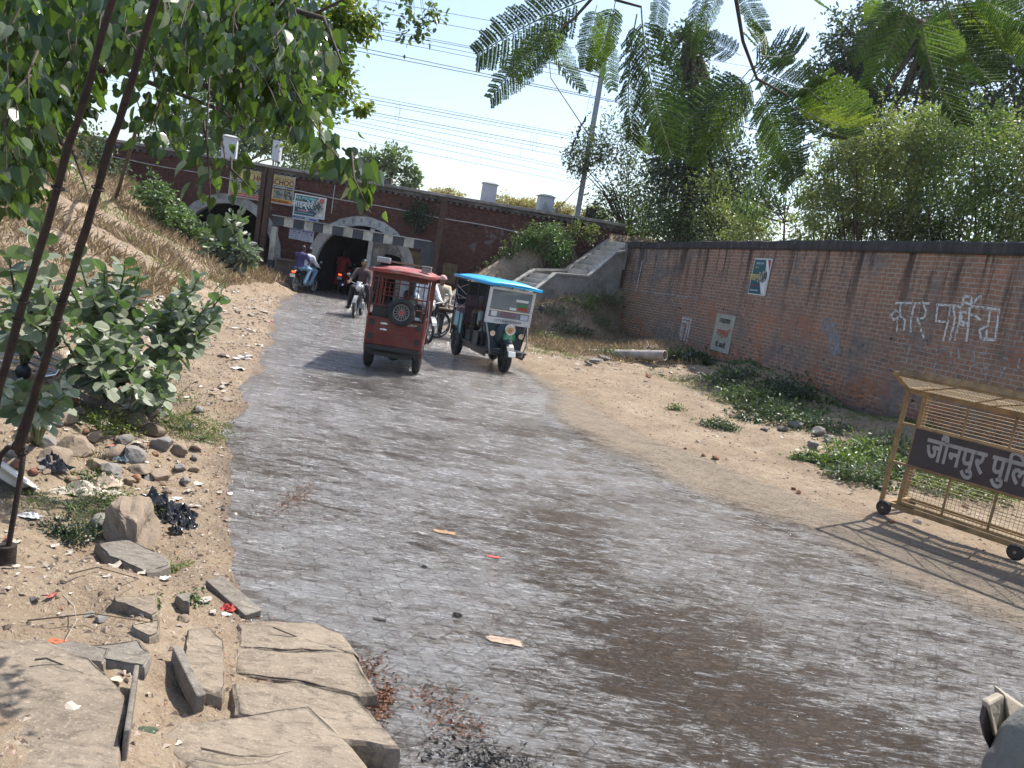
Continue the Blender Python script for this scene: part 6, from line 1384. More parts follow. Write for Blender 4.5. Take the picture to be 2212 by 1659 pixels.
strokes('wall_lettering', 'large white painted Hindi words for car parking on the brick wall', [K(l) for l in (
 [(1070,800),(1370,805)], [(1115,810),(1110,880),(1060,870),(1035,910),(1050,950),(1090,930),(1115,890)], [(1090,930),(1080,1050)], [(1110,920),(1150,950),(1145,1045)], [(1235,810),(1210,930),(1200,1060)],
 [(1300,790),(1340,870),(1320,930),(1280,940)], [(1265,930),(1325,1110)], [(1430,815),(1620,825)], [(1440,820),(1425,960),(1530,970),(1560,830)], [(1550,830),(1530,960),(1490,1140)], [(1580,830),(1590,950),(1545,1130)], [(1640,830),(1630,960),(1600,1130)],
 [(1620,995),(1720,1000)], [(1720,840),(1715,1000),(1690,1140)], [(1715,890),(1660,880),(1650,960),(1690,985),(1720,960)], [(1720,900),(1770,910),(1815,950)], [(1690,780),(1650,820)], [(1655,820),(1680,740),(1740,745),(1750,820),(1690,800)], [(1770,800),(1790,750),(1830,745)],
 [(1750,830),(1990,860)], [(1910,850),(1885,1000),(1820,1040),(1830,1120),(1870,1110),(1880,1040)], [(1985,860),(1950,1130),(1820,1120)])], .045, WORN)
strokes('wall_lettering', 'faint white painted number under the car parking words on the brick wall', [K(l) for l in (
 [(1100,1160),(1110,1200)], [(1130,1165),(1135,1200)], [(1190,1160),(1195,1200),(1160,1330)], [(1245,1190),(1310,1180)], [(1230,1290),(1275,1300)], [(1350,1220),(1400,1185),(1440,1230),(1430,1310),(1390,1420)], [(1480,1200),(1550,1215),(1560,1300),(1540,1400)], [(1625,1215),(1630,1290)], [(1690,1250),(1740,1220),(1775,1250),(1760,1340),(1740,1420)], [(1820,1240),(1880,1255)], [(1990,1265),(2080,1310)], [(1840,1330),(1880,1400),(1870,1450)], [(2160,1290),(2140,1430)], [(2040,1370),(2000,1450)])], .04, GHOST)
L2 = lambda l: [((2300+x*.4521)/1.8516, (850+y*.4521)/1.8516) for x, y in l]
strokes('wall_lettering', 'faded rows of white letters over the lower left part of the brick wall', [L2(l) for l in (
 [(430,650),(1090,760)], [(1085,760),(1020,900)], [(440,660),(430,760)], [(490,670),(480,760)], [(720,700),(715,780)], [(760,710),(750,800)], [(800,720),(790,800)], [(850,725),(840,820)], [(900,735),(890,830)], [(950,740),(935,840)], [(1000,750),(970,900)], [(1040,760),(1000,880)],
 [(430,780),(425,870)], [(740,1010),(750,1100),(790,1130)], [(820,1060),(815,1150)], [(870,1080),(865,1170)], [(550,1000),(560,1090)], [(480,860),(470,1060)], [(400,780),(410,860)])], .05, GHOST)
strokes('wall_stripe', 'thin white upright stripe at the far left of the brick wall', [L2([(600,395),(545,680)])], .05, WORN)
strokes('wall_lettering', 'pale framed white letter panel at the middle foot of the brick wall', [L2(l) for l in ([(950,930),(1035,945)], [(1030,945),(985,1170)], [(955,930),(930,1100)], [(960,960),(1000,975),(985,1060)], [(960,1000),(940,1120)], [(1000,1000),(965,1130)])], .06, WORN)
q = N('lime_splash'); v = q.coord(); f = q.noise(v, 9, 6, .7); q.set(color=(.34,.34,.35), rough=.95, alpha=q.ramp(f, [(.42, 0), (.6, .8)])); SPL = q.m
def splash(label, pts):
    o0 = onwall(*ws(*pts[0])); mb = MB(); mb.prism([onwall(*ws(*p), .005)-o0 for p in pts], Vector((WN[20][0], WN[20][1], 0))*.002); o = mb.build('lime_stain', SPL); o.location = o0; tag(o, label, 'stain', 'pale lime stains on the brick wall')
R2 = lambda l: [(1674+(x*.4521)/1.8516, (850+y*.4521)/1.8516) for x, y in l]
splash('pale lime stain left of the big white painted words', R2([(430,930),(500,940),(560,1010),(590,1130),(570,1260),(500,1270),(480,1120),(400,1030)]))

# ------------------------------------------------------------ drain pipe, kerb stones, stones on the verge
pm = ghit(1400, 790); P0 = at(1345, 766, pm.y+.9); P1 = at(1436, 768, pm.y)
mb = MB(); d = (P1-P0).normalized(); mb.tube([P0-d*1.5, P1], .14, 18, cap=False); mb.tube([P0-d*1.5, P1], .12, 18, cap=False); 
n0 = len(mb.v); mb.ring(P1, d, .13, .014, 18, 6); mb.ring(P0+d*.35, d, .14, .02, 18, 6)
tag(mb.build('drain_pipe', plain('fired_clay_pipe', (.34,.30,.26), .7, 0, .2, 5, .2, (.15,.12,.1))), 'pale drain pipe jutting out of the soil heap toward the right', 'pipe')
mb = MB(); mb.box(tuple(P0+d*.1-Vector((0,0,.35))), (.16,.2,.6)); tag(mb.build('pipe_support', CONC_DARK), 'dark stub of masonry holding up the drain pipe', 'support')
ROCK = plain('rock_tan', (.24,.185,.135), .95, 0, .3, 5, .7, (.12,.095,.075)); ROCKG = plain('rock_grey', (.20,.185,.17), .95, 0, .25, 6, .6, (.11,.10,.09)); BRK = plain('broken_brick', (.22,.10,.06), .95, 0, .25, 8, .5, (.25,.2,.16))
def rock(name, lb, p, r, mat, seed=0, grp=None, cat='stone', rz=None, flat=.6, cuts=7, sink=.25):
    """angular stone: a ball clipped by random planes, edges worn"""
    rn = random.Random(seed*13+5); bmh = bmesh.new(); bmesh.ops.create_icosphere(bmh, subdivisions=4 if cuts <= 5 else 3, radius=1)
    for k in range(cuts):
        n_ = Vector((rn.gauss(0,1), rn.gauss(0,1), rn.gauss(0,.8))).normalized(); dd_ = rn.uniform(.52,.8)
        for v_ in bmh.verts:
            e = v_.co.dot(n_)-dd_
            if e > 0: v_.co -= n_*e
    for v_ in bmh.verts: v_.co += v_.co.normalized()*((.035 if cuts > 5 else .10)*float(fbm(v_.co.x*3+seed, v_.co.y*3+v_.co.z*2.3)))
    r3 = r if hasattr(r, '__len__') else (r, r*rn.uniform(.7,1), r*flat)
    for v_ in bmh.verts: v_.co = Vector((v_.co.x*r3[0], v_.co.y*r3[1], v_.co.z*r3[2]))
    me = bpy.data.meshes.new(name); bmh.to_mesh(me); bmh.free(); me.materials.append(mat); o = bpy.data.objects.new(name, me); COL.objects.link(o)
    o.location = (p[0], p[1], p[2]+r3[2]*(1-sink)*.7); o.rotation_euler = (rn.uniform(-.3,.3), rn.uniform(-.3,.3), rn.uniform(0,6.3) if rz is None else rz); return tag(o, lb, cat, grp)
def at_g(px, py): return ghit(px, py)
def gr(px, py, rp): b = ghit(px, py); return b, rp*(b-EYEP).length/FPX
for i, (px, py, rp, m, lb) in enumerate(((1545,992,9,BRK,'small brown stone on the open sandy verge'),(1520,985,6,BRK,'tiny stone beside the small brown stone'),(1715,1058,6,BRK,'reddish pebble pair on the verge left of the barricade, left one'),(1725,1066,7,BRK,'reddish pebble pair on the verge left of the barricade, right one'),(1755,965,14,ROCKG,'flat grey kerb piece lying in wall shade'),(1690,930,12,ROCKG,'grey stone left of the fallen kerb stones'),(1720,925,18,ROCKG,'left one of the fallen kerb stones under the wall'),(1765,940,20,ROCKG,'middle one of the fallen kerb stones under the wall'),(1790,955,15,ROCKG,'right one of the fallen kerb stones under the wall'),(1400,815,7,BRK,'broken brick on the verge under the pipe'),(1430,812,6,ROCKG,'pale chip right of the broken brick under the pipe'),(1650,930,9,ROCKG,'flat stone by the weeds in wall shade'),(2140,1030,14,ROCKG,'pale stone seen through the barricade mesh'),(1980,1130,9,ROCKG,'flat stone lying in the barricade shadow'),(1480,970,4,BRK,'tiny dark pebble on the sandy verge'),(1925,1128,7,BRK,'brown stone under the left wheel of the barricade'),(2085,1098,8,BRK,'brown stone among straw behind the barricade mesh'))):
    b, r = gr(px, py, rp); rock('stone', lb, b, r, m, i+40, 'stones on the right verge')
for i, (px, py, rp, an, lb) in enumerate(((1305,778,13,.3,'tilted slab at the right end of the green grass patch'),(1285,783,12,-.4,'flat slab left of the tilted slab on the grass patch'),(1270,790,9,.8,'small slab below the flat slab on the grass patch'))):
    b, r = gr(px, py, rp); mb = MB(); mb.box((0,0,.06), (r*2,r*1.2,.06), rx=.25, ry=an*.3); o = mb.build('stone_slab', ROCKG, bevel=.01); o.location = b; o.rotation_euler.z = an; tag(o, lb, 'slab', 'slabs by the green grass patch')
# soil-heap pebbles on the verges: beyond counting
def chips(name, n, fn, size, mats, label, flat=.5, z0=0.0):
    P = fn(n); z = H(P[:,0], P[:,1]); V = []; F = []; r = RNG; base = np.array([[1,0,0],[-.5,.87,0],[-.5,-.87,0],[0,0,1],[.2,.1,-.6]]); fc = np.array([[0,1,3],[1,2,3],[2,0,3],[1,0,4],[2,1,4],[0,2,4]])
    m = len(P); S = r.uniform(.35, 1.4, (m,1,1))*size; B = base[None]*r.uniform(.6,1.3,(m,5,3))*S*np.array([1,1,flat]); an = r.uniform(0,6.28,m); c_, s_ = np.cos(an)[:,None], np.sin(an)[:,None]
    X = B[:,:,0]*c_-B[:,:,1]*s_; Y = B[:,:,0]*s_+B[:,:,1]*c_; V = np.stack([X+P[:,0:1], Y+P[:,1:2], B[:,:,2]+z[:,None]+z0], -1).reshape(-1,3); F = (np.arange(m)*5)[:,None,None]+fc[None]
    o = npmesh(name, V, F.reshape(-1,3), mats, tint=np.repeat(r.uniform(0,1,m),5)); return tag(o, label, 'ground cover', kind='stuff')
q = N('gravel_mixed'); q.set(color=q.ramp(q.attr('tint'), [(0,(.07,.05,.04)), (.35,(.18,.13,.10)), (.6,(.27,.21,.155)), (.85,(.36,.30,.25)), (1,(.24,.10,.06))]), rough=.9); GRAV = q.m
q = N('litter_mixed'); q.set(color=q.ramp(q.attr('tint'), [(0,(.52,.50,.46)), (.16,(.36,.32,.27)), (.42,(.22,.17,.13)), (.62,(.40,.35,.28)), (.74,(.05,.045,.045)), (.84,(.32,.08,.06)), (.88,(.50,.48,.45)), (.95,(.2,.22,.3)), (.98,(.42,.3,.1))], 'CONSTANT'), rough=.6); LITM = q.m
def litter(name, n, fn, size, label, z0=.008, tmin=.04, tmax=1):
    P = fn(n); m = len(P); z = H(P[:,0], P[:,1]); r = RNG; g3 = np.array([[-1,-1],[0,-1.1],[1,-.9],[-1.1,0],[0,0],[1,.1],[-.9,1],[.1,1.1],[1,.8]],float); fc = np.array([[0,1,4,3],[1,2,5,4],[3,4,7,6],[4,5,8,7]])
    S = r.uniform(.3,1.3,(m,1))*size; asp = r.uniform(.3,1,(m,1)); U = g3[None,:,0]*S+r.normal(0,.15,(m,9))*S; W_ = g3[None,:,1]*S*asp+r.normal(0,.15,(m,9))*S; Z = np.abs(r.normal(0,.3,(m,9)))*S+z[:,None]+z0; an = r.uniform(0,6.28,(m,1))
    V = np.stack([U*np.cos(an)-W_*np.sin(an)+P[:,0:1], U*np.sin(an)+W_*np.cos(an)+P[:,1:2], Z], -1).reshape(-1,3); F = ((np.arange(m)*9)[:,None,None]+fc[None]).reshape(-1,4)
    return tag(npmesh(name, V, F, LITM, tint=np.repeat(r.uniform(tmin,tmax,m),9)), label, 'litter', kind='stuff')
chips('gravel', 16000, region(-6.5, .6, 1.6, 13, lambda X, Y: (dlf(X, Y) > .05) & (dlf(X, Y) < 4.5)), .018, GRAV, 'small stones and brick chips strewn over the left bank')
chips('gravel', 5000, region(-12, -4, 12, 29, lambda X, Y: (dlf(X, Y) > .2) & (dlf(X, Y) < 5)), .035, GRAV, 'stones scattered over the far left bank')
chips('gravel', 5000, region(0, 9.5, 6, 26, lambda X, Y: (X-ip(XR, Y) > .3) & (X < ip(XW, Y)-.2)), .022, GRAV, 'small stones scattered over the right verge')
litter('litter', 620, region(-11, -2, 7, 22, lambda X, Y: (dlf(X, Y) > .3) & (dlf(X, Y) < np.interp(Y, [7,12,22], [3.2,3.6,4.5])) & (fbm(X*.8, Y*.8) > -.1)), .055, 'scraps of paper and plastic over the left bank')
litter('litter', 300, region(-5, -.3, 2.4, 8, lambda X, Y: (dlf(X, Y) > .15) & (dlf(X, Y) < 3) & (fbm(X*1.3, Y*1.3) > -.2)), .026, 'small scraps of paper and leaves between the near stones', tmin=.2)
litter('litter', 500, region(-7, -4, 11, 15, lambda X, Y: (dlf(X, Y) > 1.6) & (dlf(X, Y) < 3.8)), .09, 'heap of white plastic and rags above the milkweed plants', tmax=.5)
litter('litter', 350, region(-2, 5, 18, 28, lambda X, Y: (X-ip(XR, Y) > 1.2) & (X < ip(XW, Y)-.3)), .05, 'pale scraps strewn over the right bank below the stairs')
litter('litter', 160, region(0, 8, 5, 18, lambda X, Y: (X-ip(XR, Y) > .6) & (X < ip(XW, Y)-.3)), .03, 'dry leaves and scraps over the right verge', tmin=.3, tmax=.7)
def drift(name, px, py, rx, ry, n, mat, label, size=.02):
    c = gz(px, py, .0); k = (c-EYEP).length/FPX; P = np.column_stack([RNG.normal(0, rx*k*.5, n)+c.x, RNG.normal(0, ry*k*1.1, n)+c.y, RNG.uniform(.002, .012, n)]); D = RNG.normal(0, 1, (n, 3)); D[:,2] = .15
    tag(leaves(name, P, D, RNG.uniform(.4, 1.3, n)*size, mat, None, 'small', wob=1), label, 'leaf litter', kind='stuff')
CRB = leafmat('crumb_redbrown', (.045,.022,.014), (.15,.06,.03), .1, .8); CRK = leafmat('crumb_dark', (.012,.012,.014), (.04,.035,.03), .05, .6)
drift('leaf_crumbs', 945, 1515, 60, 26, 200, CRB, 'mat of reddish brown leaf crumbs in the water near the slabs'); drift('leaf_crumbs', 985, 1565, 70, 24, 180, CRB, 'larger mat of reddish brown leaf crumbs in the lower water'); drift('leaf_crumbs', 1050, 1645, 130, 26, 450, CRK, 'dark mat of rotting leaves at the bottom of the water', .028)
drift('leaf_crumbs', 800, 1450, 34, 30, 220, CRB, 'reddish crumbs and petals beside the slab ends in the water'); drift('leaf_crumbs', 825, 1520, 24, 40, 500, CRB, 'reddish crumbs along the long slab'); drift('leaf_crumbs', 640, 1075, 30, 60, 500, CRB, 'brown crumbs drifting off the left water edge')
drift('leaf_crumbs', 1200, 1300, 700, 260, 1500, CRK, 'tiny dark specks and leaf bits floating over the whole wet road', .014)
# dark reddish organic crumbs along the water's left edge
scatter('leaf_crumbs', 16000, region(-4, .9, 1.9, 9, lambda X, Y: (dlf(X, Y) > -.12) & (dlf(X, Y) < .42+.2*fbm(X*2, Y*2))), .022, leafmat('crumb_brown', (.05,.025,.015), (.16,.07,.035), .1, .8), 'small', "dark brown crumbs of rotting leaves along the water's left edge", up=.3, lean=1)

# ------------------------------------------------------------ rubble slope, slabs and rubbish in the foreground
RB = 'broken rocks on the rubble slope'
rocks = [ # px, py, r, kind, label
 (285,1135,58,0,'large rounded earthy boulder above the grey slab'), (225,1125,24,1,'dark stone against the left side of the large rounded boulder'),
 (120,985,32,0,'long tan rock left of the black bag'), (300,905,26,0,'upright tan block near the top of the rubble'), (335,925,28,0,'tan block leaning on the upright block'), (350,955,24,1,'grey rock right below the leaning block'),
 (385,968,22,0,'dark sided rock at the right edge of the rubble'), (390,1010,14,1,'small grey stone alone near the puddle side'), (285,980,30,1,'tilted grey slab of rubble in mid slope'), (250,975,26,0,'brown rock left of the tilted grey rubble slab'),
 (300,1010,26,0,'tan rock over the striped cloth'), (340,1025,24,0,'angular rock right of the tan rock over the cloth'), (240,1015,26,1,'grey rock above the crumpled cloth'), (210,1000,20,0,'brown stone right of the black bag'),
 (60,935,30,0,'pale rock under the milkweed sprig'), (95,955,24,1,'grey rock near the left rods'), (165,960,34,0,'wide flat brown rock in the upper rubble'), (205,940,20,0,'small tan rock on the upper rubble'), (30,970,24,1,'shaded grey rock at the left edge'), (140,900,24,0,'tan rock under the yellowish weed'),
 (325,1030,16,1,'narrow stone lying in the mid rubble'), (270,950,18,1,'small grey stone among the upper rocks'), (375,895,16,0,'brown stone by the green grassy weed'), (360,1060,14,0,'brown stone beside the black rubbish'), (410,920,12,1,'pale stone close to the road edge'),
 (462,1490,22,2,'dark angular stone between the plank and the near slab'), (395,1335,14,0,'small tan stone below the brown block'), (190,1330,12,1,'two flat pebbles on the path, left one'), (215,1335,12,1,'two flat pebbles on the path, right one')]
for i, (px, py, rp, k, lb) in enumerate(rocks):
    b, r = gr(px, py+rp*.5, rp); rock('rock', lb, b, r, (ROCK, ROCKG, plain('rock_dark', (.09,.08,.07), .9, 0, .3, 6, .5) if k == 2 else ROCK)[k], i+3, RB, flat=.95 if i == 0 else .62, cuts=5 if i == 0 else 8)
for i in range(60):
    px, py = random.uniform(20, 430), random.uniform(860, 1060); 
    if px > 470-(py-860)*.2: continue
    b, r = gr(px, py, random.uniform(7, 14)); rock('rubble_stone', 'small loose rubble stone lying among the broken rocks', b, r, (ROCK, ROCKG, BRK)[i % 3], i+200, 'small rubble between the broken rocks')
def slabmat(name, a, b, c3):
    q = N(name); v = q.pos(); n1 = q.noise(v, 2.2, 8, .65, .6); n2 = q.noise(q.mapv(v, (1,2.5,1), (0,0,.5)), 9, 8, .72, .8); n3 = q.noise(v, 60, 4, .6)
    col = q.ramp(n1, [(.3, a), (.55, b), (.75, c3)]); col = q.mix(q.ramp(n2, [(.50, 0), (.62, .65)]), col, tuple(x*.55 for x in a)); col = q.mix(q.ramp(n3, [(.55, 0), (.68, .5)]), col, tuple(min(1,x*1.3) for x in c3))
    nr = q.bump(n2, .8, .02); nr = q.bump(n3, .5, .006, nr); q.set(color=col, rough=.92, spec=.25, normal=nr); return q.m
SLAB = slabmat('sandstone_slab', (.17,.137,.105), (.25,.205,.155), (.305,.255,.195)); SLAB2 = slabmat('grey_slab', (.15,.13,.11), (.21,.185,.155), (.26,.235,.20))
def slab(lb, px, th, mat, z=None, lift=.0, name='stone_slab', sd=1):
    """paving slab: outline seen on its top face at height z; broken wavy edges"""
    rn = random.Random(sd); zz = .15
    for _ in range(4): P = [gz(x, y, zz) for x, y in px]; c = sum(P, Vector())/len(P); zz = .6*zz+.4*(max(hz(c.x, c.y), np.mean([hz(p.x, p.y) for p in P])+.01)+(.045 if lift == 0 else lift))
    P = [gz(x, y, zz) for x, y in px]; c = sum(P, Vector())/len(P); pts = []; th += .05
    for a, b in zip(P, P[1:]+P[:1]):
        n = max(2, int((b-a).length/.06)); pr = (b-a).orthogonal().normalized()
        for k in range(n): p = a.lerp(b, k/n); pts.append(p+Vector((rn.gauss(0,.0035), rn.gauss(0,.0035), 0)))
    k = len(pts); mb = MB(); rings = []
    for inset, dz in ((0,-th), (-.004,-th*.45), (.004,-.012), (.02,0)):
        rings.append([(c+(p-c)*(1-inset/max(.1,(p-c).length))-c)+Vector((0,0,dz+(rn.gauss(0,.004) if dz else 0))) for p in pts])
    for s_ in (.93,.85,.75,.62,.5,.36,.2): rings.append([(p-c)*s_+Vector((0,0,.004*float(fbm((p.x-c.x)*s_*4+sd, (p.y-c.y)*s_*4)))) for p in pts])
    vs = [v for rg in rings for v in rg]+[Vector((0,0,.004))]; fs = []
    for j in range(len(rings)-1):
        for i in range(k): fs.append((j*k+i, j*k+(i+1) % k, (j+1)*k+(i+1) % k, (j+1)*k+i))
    fs += [((len(rings)-1)*k+i, (len(rings)-1)*k+(i+1) % k, len(vs)-1) for i in range(k)]
    area = sum((P[i].x*P[(i+1) % len(P)].y-P[(i+1) % len(P)].x*P[i].y) for i in range(len(P)))
    if area < 0: fs = [f[::-1] for f in fs]
    mb.add(vs, fs, 0, False); mb.sm = [i >= 3*k for i in range(len(fs))]; o = mb.build(name, mat); o.location = c; return tag(o, lb, 'slab', 'stone slabs in the foreground')
slab('big pale slab at the bottom with a thin twig lying on it', [(330,1600),(385,1560),(500,1545),(670,1520),(745,1590),(800,1655),(790,1700),(470,1710)], .09, SLAB, .27, sd=1)
slab('worn slab at the bottom left corner half in tree shade', [(-60,1375),(95,1378),(130,1395),(190,1415),(230,1450),(275,1500),(285,1540),(262,1600),(258,1720),(-60,1720)], .08, SLAB, .30, sd=2)
slab('long slab running out to the water with a dark pointed corner', [(500,1475),(560,1470),(660,1500),(770,1505),(865,1610),(740,1590),(660,1500),(560,1540),(515,1535)][:1]+[(640,1468),(775,1500),(868,1612),(735,1600),(600,1560),(508,1540)], .06, SLAB, .13, sd=3)
slab('middle slab of the row along the water', [(505,1400),(640,1405),(765,1408),(818,1498),(775,1500),(640,1470),(505,1455)], .055, SLAB, .12, sd=4)
slab('farthest slab of the row along the water', [(515,1345),(560,1335),(690,1345),(745,1370),(778,1418),(765,1412),(650,1404),(510,1398)], .05, SLAB, .11, sd=5)
slab('long narrow slab lying left of the row along the water', [(405,1355),(450,1350),(485,1380),(488,1480),(478,1500),(430,1490),(395,1430)], .06, SLAB, .17, sd=6)
slab('grey slab with a chipped corner below the rounded boulder', [(205,1172),(275,1162),(370,1205),(368,1222),(318,1238),(260,1210),(232,1200)], .075, SLAB2, .36, sd=7)
slab('broken flat slab end on the path at left centre', [(240,1290),(340,1285),(342,1322),(330,1330),(280,1310),(245,1300)], .05, SLAB, .25, sd=8)
slab('short block lying below the broken slab end', [(285,1348),(345,1335),(348,1362),(325,1372),(290,1358)], .07, SLAB, .24, sd=9)
slab('small wedge of slab standing near the red wrapper', [(380,1285),(410,1278),(412,1305),(395,1300)], .07, SLAB2, .22, sd=10)
slab('partly buried slab under dry leaves at left', [(60,1400),(150,1385),(240,1400),(225,1430),(130,1420)], .04, SLAB2, .27, sd=11)
slab('low shaded slab in front of the leaf litter', [(180,1395),(300,1380),(330,1410),(310,1440),(200,1420)], .04, SLAB2, .22, sd=12)
def plank(lb, a, b, w, th, za, zb, mat=SLAB2, name='stone_bar'):
    p0, p1 = ghit(*a)+Vector((0,0,th*.3)), ghit(*b)+Vector((0,0,th*.3)); c = (p0+p1)/2; mb = MB(); mb.bar(p0-c, p1-c, w, th); o = mb.build(name, mat, bevel=.006); o.location = c; return tag(o, lb, 'slab', 'stone bars in the foreground')
plank('pale tapering stone bar pointing at the red wrapper', (460,1265), (545,1340), .11, .06, .17, .13)
plank('thin grey stone bar set on edge between the slabs', (378,1432), (430,1540), .04, .10, .22, .22)
plank('thin upright stone edge beside the corner slab', (290,1490), (268,1640), .02, .14, .22, .22)
# twigs, litter pieces and rubbish one can point at
def twig(lb, pts, r=.003, mat=TWIG): 
    P = [gz(p[0], p[1], (hz(*gz(p[0], p[1], .15).xy)+.06)) for p in pts]; c = P[0]; mb = MB(); mb.tube([p-c for p in P], [r*(1-.6*i/(len(P)-1)) for i in range(len(P))], 6); o = mb.build('twig', mat); o.location = c; tag(o, lb, 'twig', 'twigs on the ground')
twig('thin bent twig lying on the big bottom slab', [(435,1618,.285),(500,1632,.283),(580,1635,.283),(632,1622,.30)], .0022)
twig('thin brown twig next to the bent twig on the big slab', [(433,1615,.287),(520,1634,.285),(600,1628,.286)], .0018)
twig('curved dark stem lying on the corner slab', [(75,1425,.315),(100,1422,.317),(140,1438,.315),(180,1455,.312)], .005, DEAD)
twig('pale curved stick standing on the path left of the plank', [(135,1285,.30),(160,1310,.31),(165,1340,.34),(140,1385,.29)], .004, plain('pale_stick', (.3,.26,.21), .9))
twig('long twig crossing the path above the slabs', [(60,1340,.28),(200,1325,.27),(330,1345,.24)], .004)
twig('brown twig across the litter near the path', [(150,1240,.34),(210,1225,.36),(300,1250,.33),(240,1275,.3)], .004)
twig('twig lying on the farthest slab by the water', [(590,1355,.125),(640,1375,.125),(660,1385,.125)], .004)
def rag(name, lb, px, py, rp, mat, hgt=.35, seed=1, asp=.7, n=14, rz=0, cat='litter'):
    """crumpled sheet"""
    b, r = gr(px, py, rp); rn = np.random.default_rng(seed); vn_ = VN(seed); mb = MB(); V = []
    for j in range(n+1):
        for i in range(n+1):
            u, v_ = -1+2*i/n, -1+2*j/n; e = 1-max(abs(u), abs(v_)); k = float(vn_(np.array(u*2.5+5), np.array(v_*2.5+5))); k2 = float(vn_(np.array(u*6+9), np.array(v_*6+3)))
            V.append((r*u*(1+.25*k2), r*asp*v_*(1+.25*k), r*hgt*(abs(k)*.9+abs(k2)*.35)*(.3+min(1,e*2.2))+.004))
    mb.add(V, [(j*(n+1)+i, j*(n+1)+i+1, (j+1)*(n+1)+i+1, (j+1)*(n+1)+i) for j in range(n) for i in range(n)], 0, False); o = mb.build(name, mat)
    m_ = o.modifiers.new('th', 'SOLIDIFY'); m_.thickness = .003; o.location = b; o.rotation_euler.z = rz; return tag(o, lb, cat)
CLW = plain('dirty_white_cloth', (.52,.46,.38), .85, 0, .15, 6, .2, (.3,.24,.18)); PLB = plain('black_plastic_bag', (.02,.02,.023), .25, 0, .3, 8, .3); PLW = plain('white_plastic', (.68,.67,.64), .45, 0, .1, 6, .1)
rag('crumpled_cloth', 'long crumpled cream cloth lying across the rubble', 185, 1068, 60, CLW, .3, 4, .4, 18, .25)
rag('crumpled_cloth', 'striped brownish cloth bunched at the right of the cream cloth', 225, 1050, 30, plain('striped_cloth', (.38,.31,.24), .85, 0, .35, 14, .2), .6, 5, .8, 14, .6)
rag('plastic_bag', 'shiny black plastic bag among rocks on the rubble slope', 115, 1015, 26, PLB, .9, 6, .75, 16); rag('plastic_bag', 'clear crumpled plastic bag above the mid rubble rocks', 248, 985, 17, plain('clear_plastic', (.35,.36,.36), .2, 0, .2), .9, 7, .8, 12)
rag('paper_sheet', 'flat white paper sheet under the black burnt rubbish', 300, 1085, 22, PLW, .12, 8, .45, 8, -.35); rag('plastic_bag', 'small blue grey bag at the top right of the rubble', 260, 995, 14, plain('blue_grey_plastic', (.12,.16,.18), .3), .7, 9, .6, 10)
for i, (px, py, rp) in enumerate(((330,1085,26),(365,1105,30),(395,1125,26),(345,1120,24),(300,1095,16),(405,1140,18),(380,1150,14))): rag('burnt_rubbish', 'heap of black burnt plastic rubbish right of the boulder' if i < 5 else 'loose black burnt scrap at the lower end of the heap', px, py, rp, PLB, .8, 20+i, .8, 14, i*.9).update_tag() if False else tag(rag('burnt_rubbish', 'x x x x', px, py, rp, PLB, .8, 20+i, .8, 14, i*.9), ['topmost black burnt scrap touching the white paper','largest black burnt scrap in the heap','lowest right black burnt scrap of the heap','black burnt scrap beside the boulder','black burnt scrap left of the white paper','small black burnt scrap near the road edge','last black burnt scrap below the heap'][i], 'litter', 'black burnt rubbish by the boulder')
rag('foil_wrapper', 'red and white wrapper lying near the tapering stone bar', 492, 1318, 13, REDP, .8, 31, .7, 8); rag('foil_wrapper', 'white scrap lying under the red wrapper', 487, 1330, 9, PLW, .4, 32, .6, 8)
rag('foil_wrapper', 'orange wrapper lying on the near slab by the water', 590, 1472, 9, ORAN, .3, 33, .4, 6); rag('foil_wrapper', 'white and pink wrapper on the long slab by the water', 712, 1498, 10, PLW, .3, 34, .5, 6); rag('foil_wrapper', 'crumpled white wrapper near the slab edge by the water', 770, 1503, 11, PLW, .5, 35, .6, 8); rag('foil_wrapper', 'small clear wrapper on the farthest slab', 685, 1405, 8, plain('foil', (.4,.42,.45), .25, .4), .5, 36, .6, 6); rag('foil_wrapper', 'white scrap at the left on the path near the anchor', 65, 1118, 20, PLW, .35, 37, .4, 10)
rag('leaf_scrap', 'fallen greyish green leaf on the soil between slabs', 318, 1580, 16, G_MILK, .15, 38, .7, 8); rag('foil_wrapper', 'reddish scrap beside the curved stick on the path', 120, 1388, 16, plain('red_dust', (.4,.12,.06), .9), .15, 39, .5, 8)
rag('red_flowers', 'scatter of red flame petals on the slab corner by the water', 800, 1442, 18, plain('red_petal', (.38,.06,.04), .8), .3, 40, .5, 12); rag('foil_wrapper', 'black bag floating at the left edge of the water', 592, 943, 11, PLB, .7, 41, .7, 8); rag('foil_wrapper', 'white foam piece beside the floating black bag', 608, 950, 9, PLW, .5, 42, .5, 6); rag('foil_wrapper', 'dark flat scrap on the sand near the water edge', 527, 907, 16, PLB, .15, 43, .3, 8); rag('foil_wrapper', 'white foam scrap on the water left of the rickshaw reflection', 608, 832, 8, PLW, .4, 44, .5, 6)
for i, (px, py, rp, m, lb) in enumerate(((917,1225,5,PLB,'small black lump standing out of the shallow water'),(1065,1203,12,REDP,'thin reddish wrapper lying in the wet road'),(960,1150,22,plain('orange_silt', (.30,.19,.10), .8),'low patch of orange silt showing through the water'),(1090,1385,34,plain('pale_brick_silt', (.36,.27,.20), .9),'pale exposed bricks in the wet road'),(988,1330,9,DEAD,'short black stick in the shallow water'),(820,1338,12,DEAD,'black twig in the shallow water near the left edge'))):
    p = gz(px, py, .004); r = rp*(p-EYEP).length/FPX; o = rag('floating_scrap', lb, px, py, rp, m, .08 if rp > 10 else .6, 60+i, .35 if rp > 10 else .6, 10); o.location = (p.x, p.y, .003)
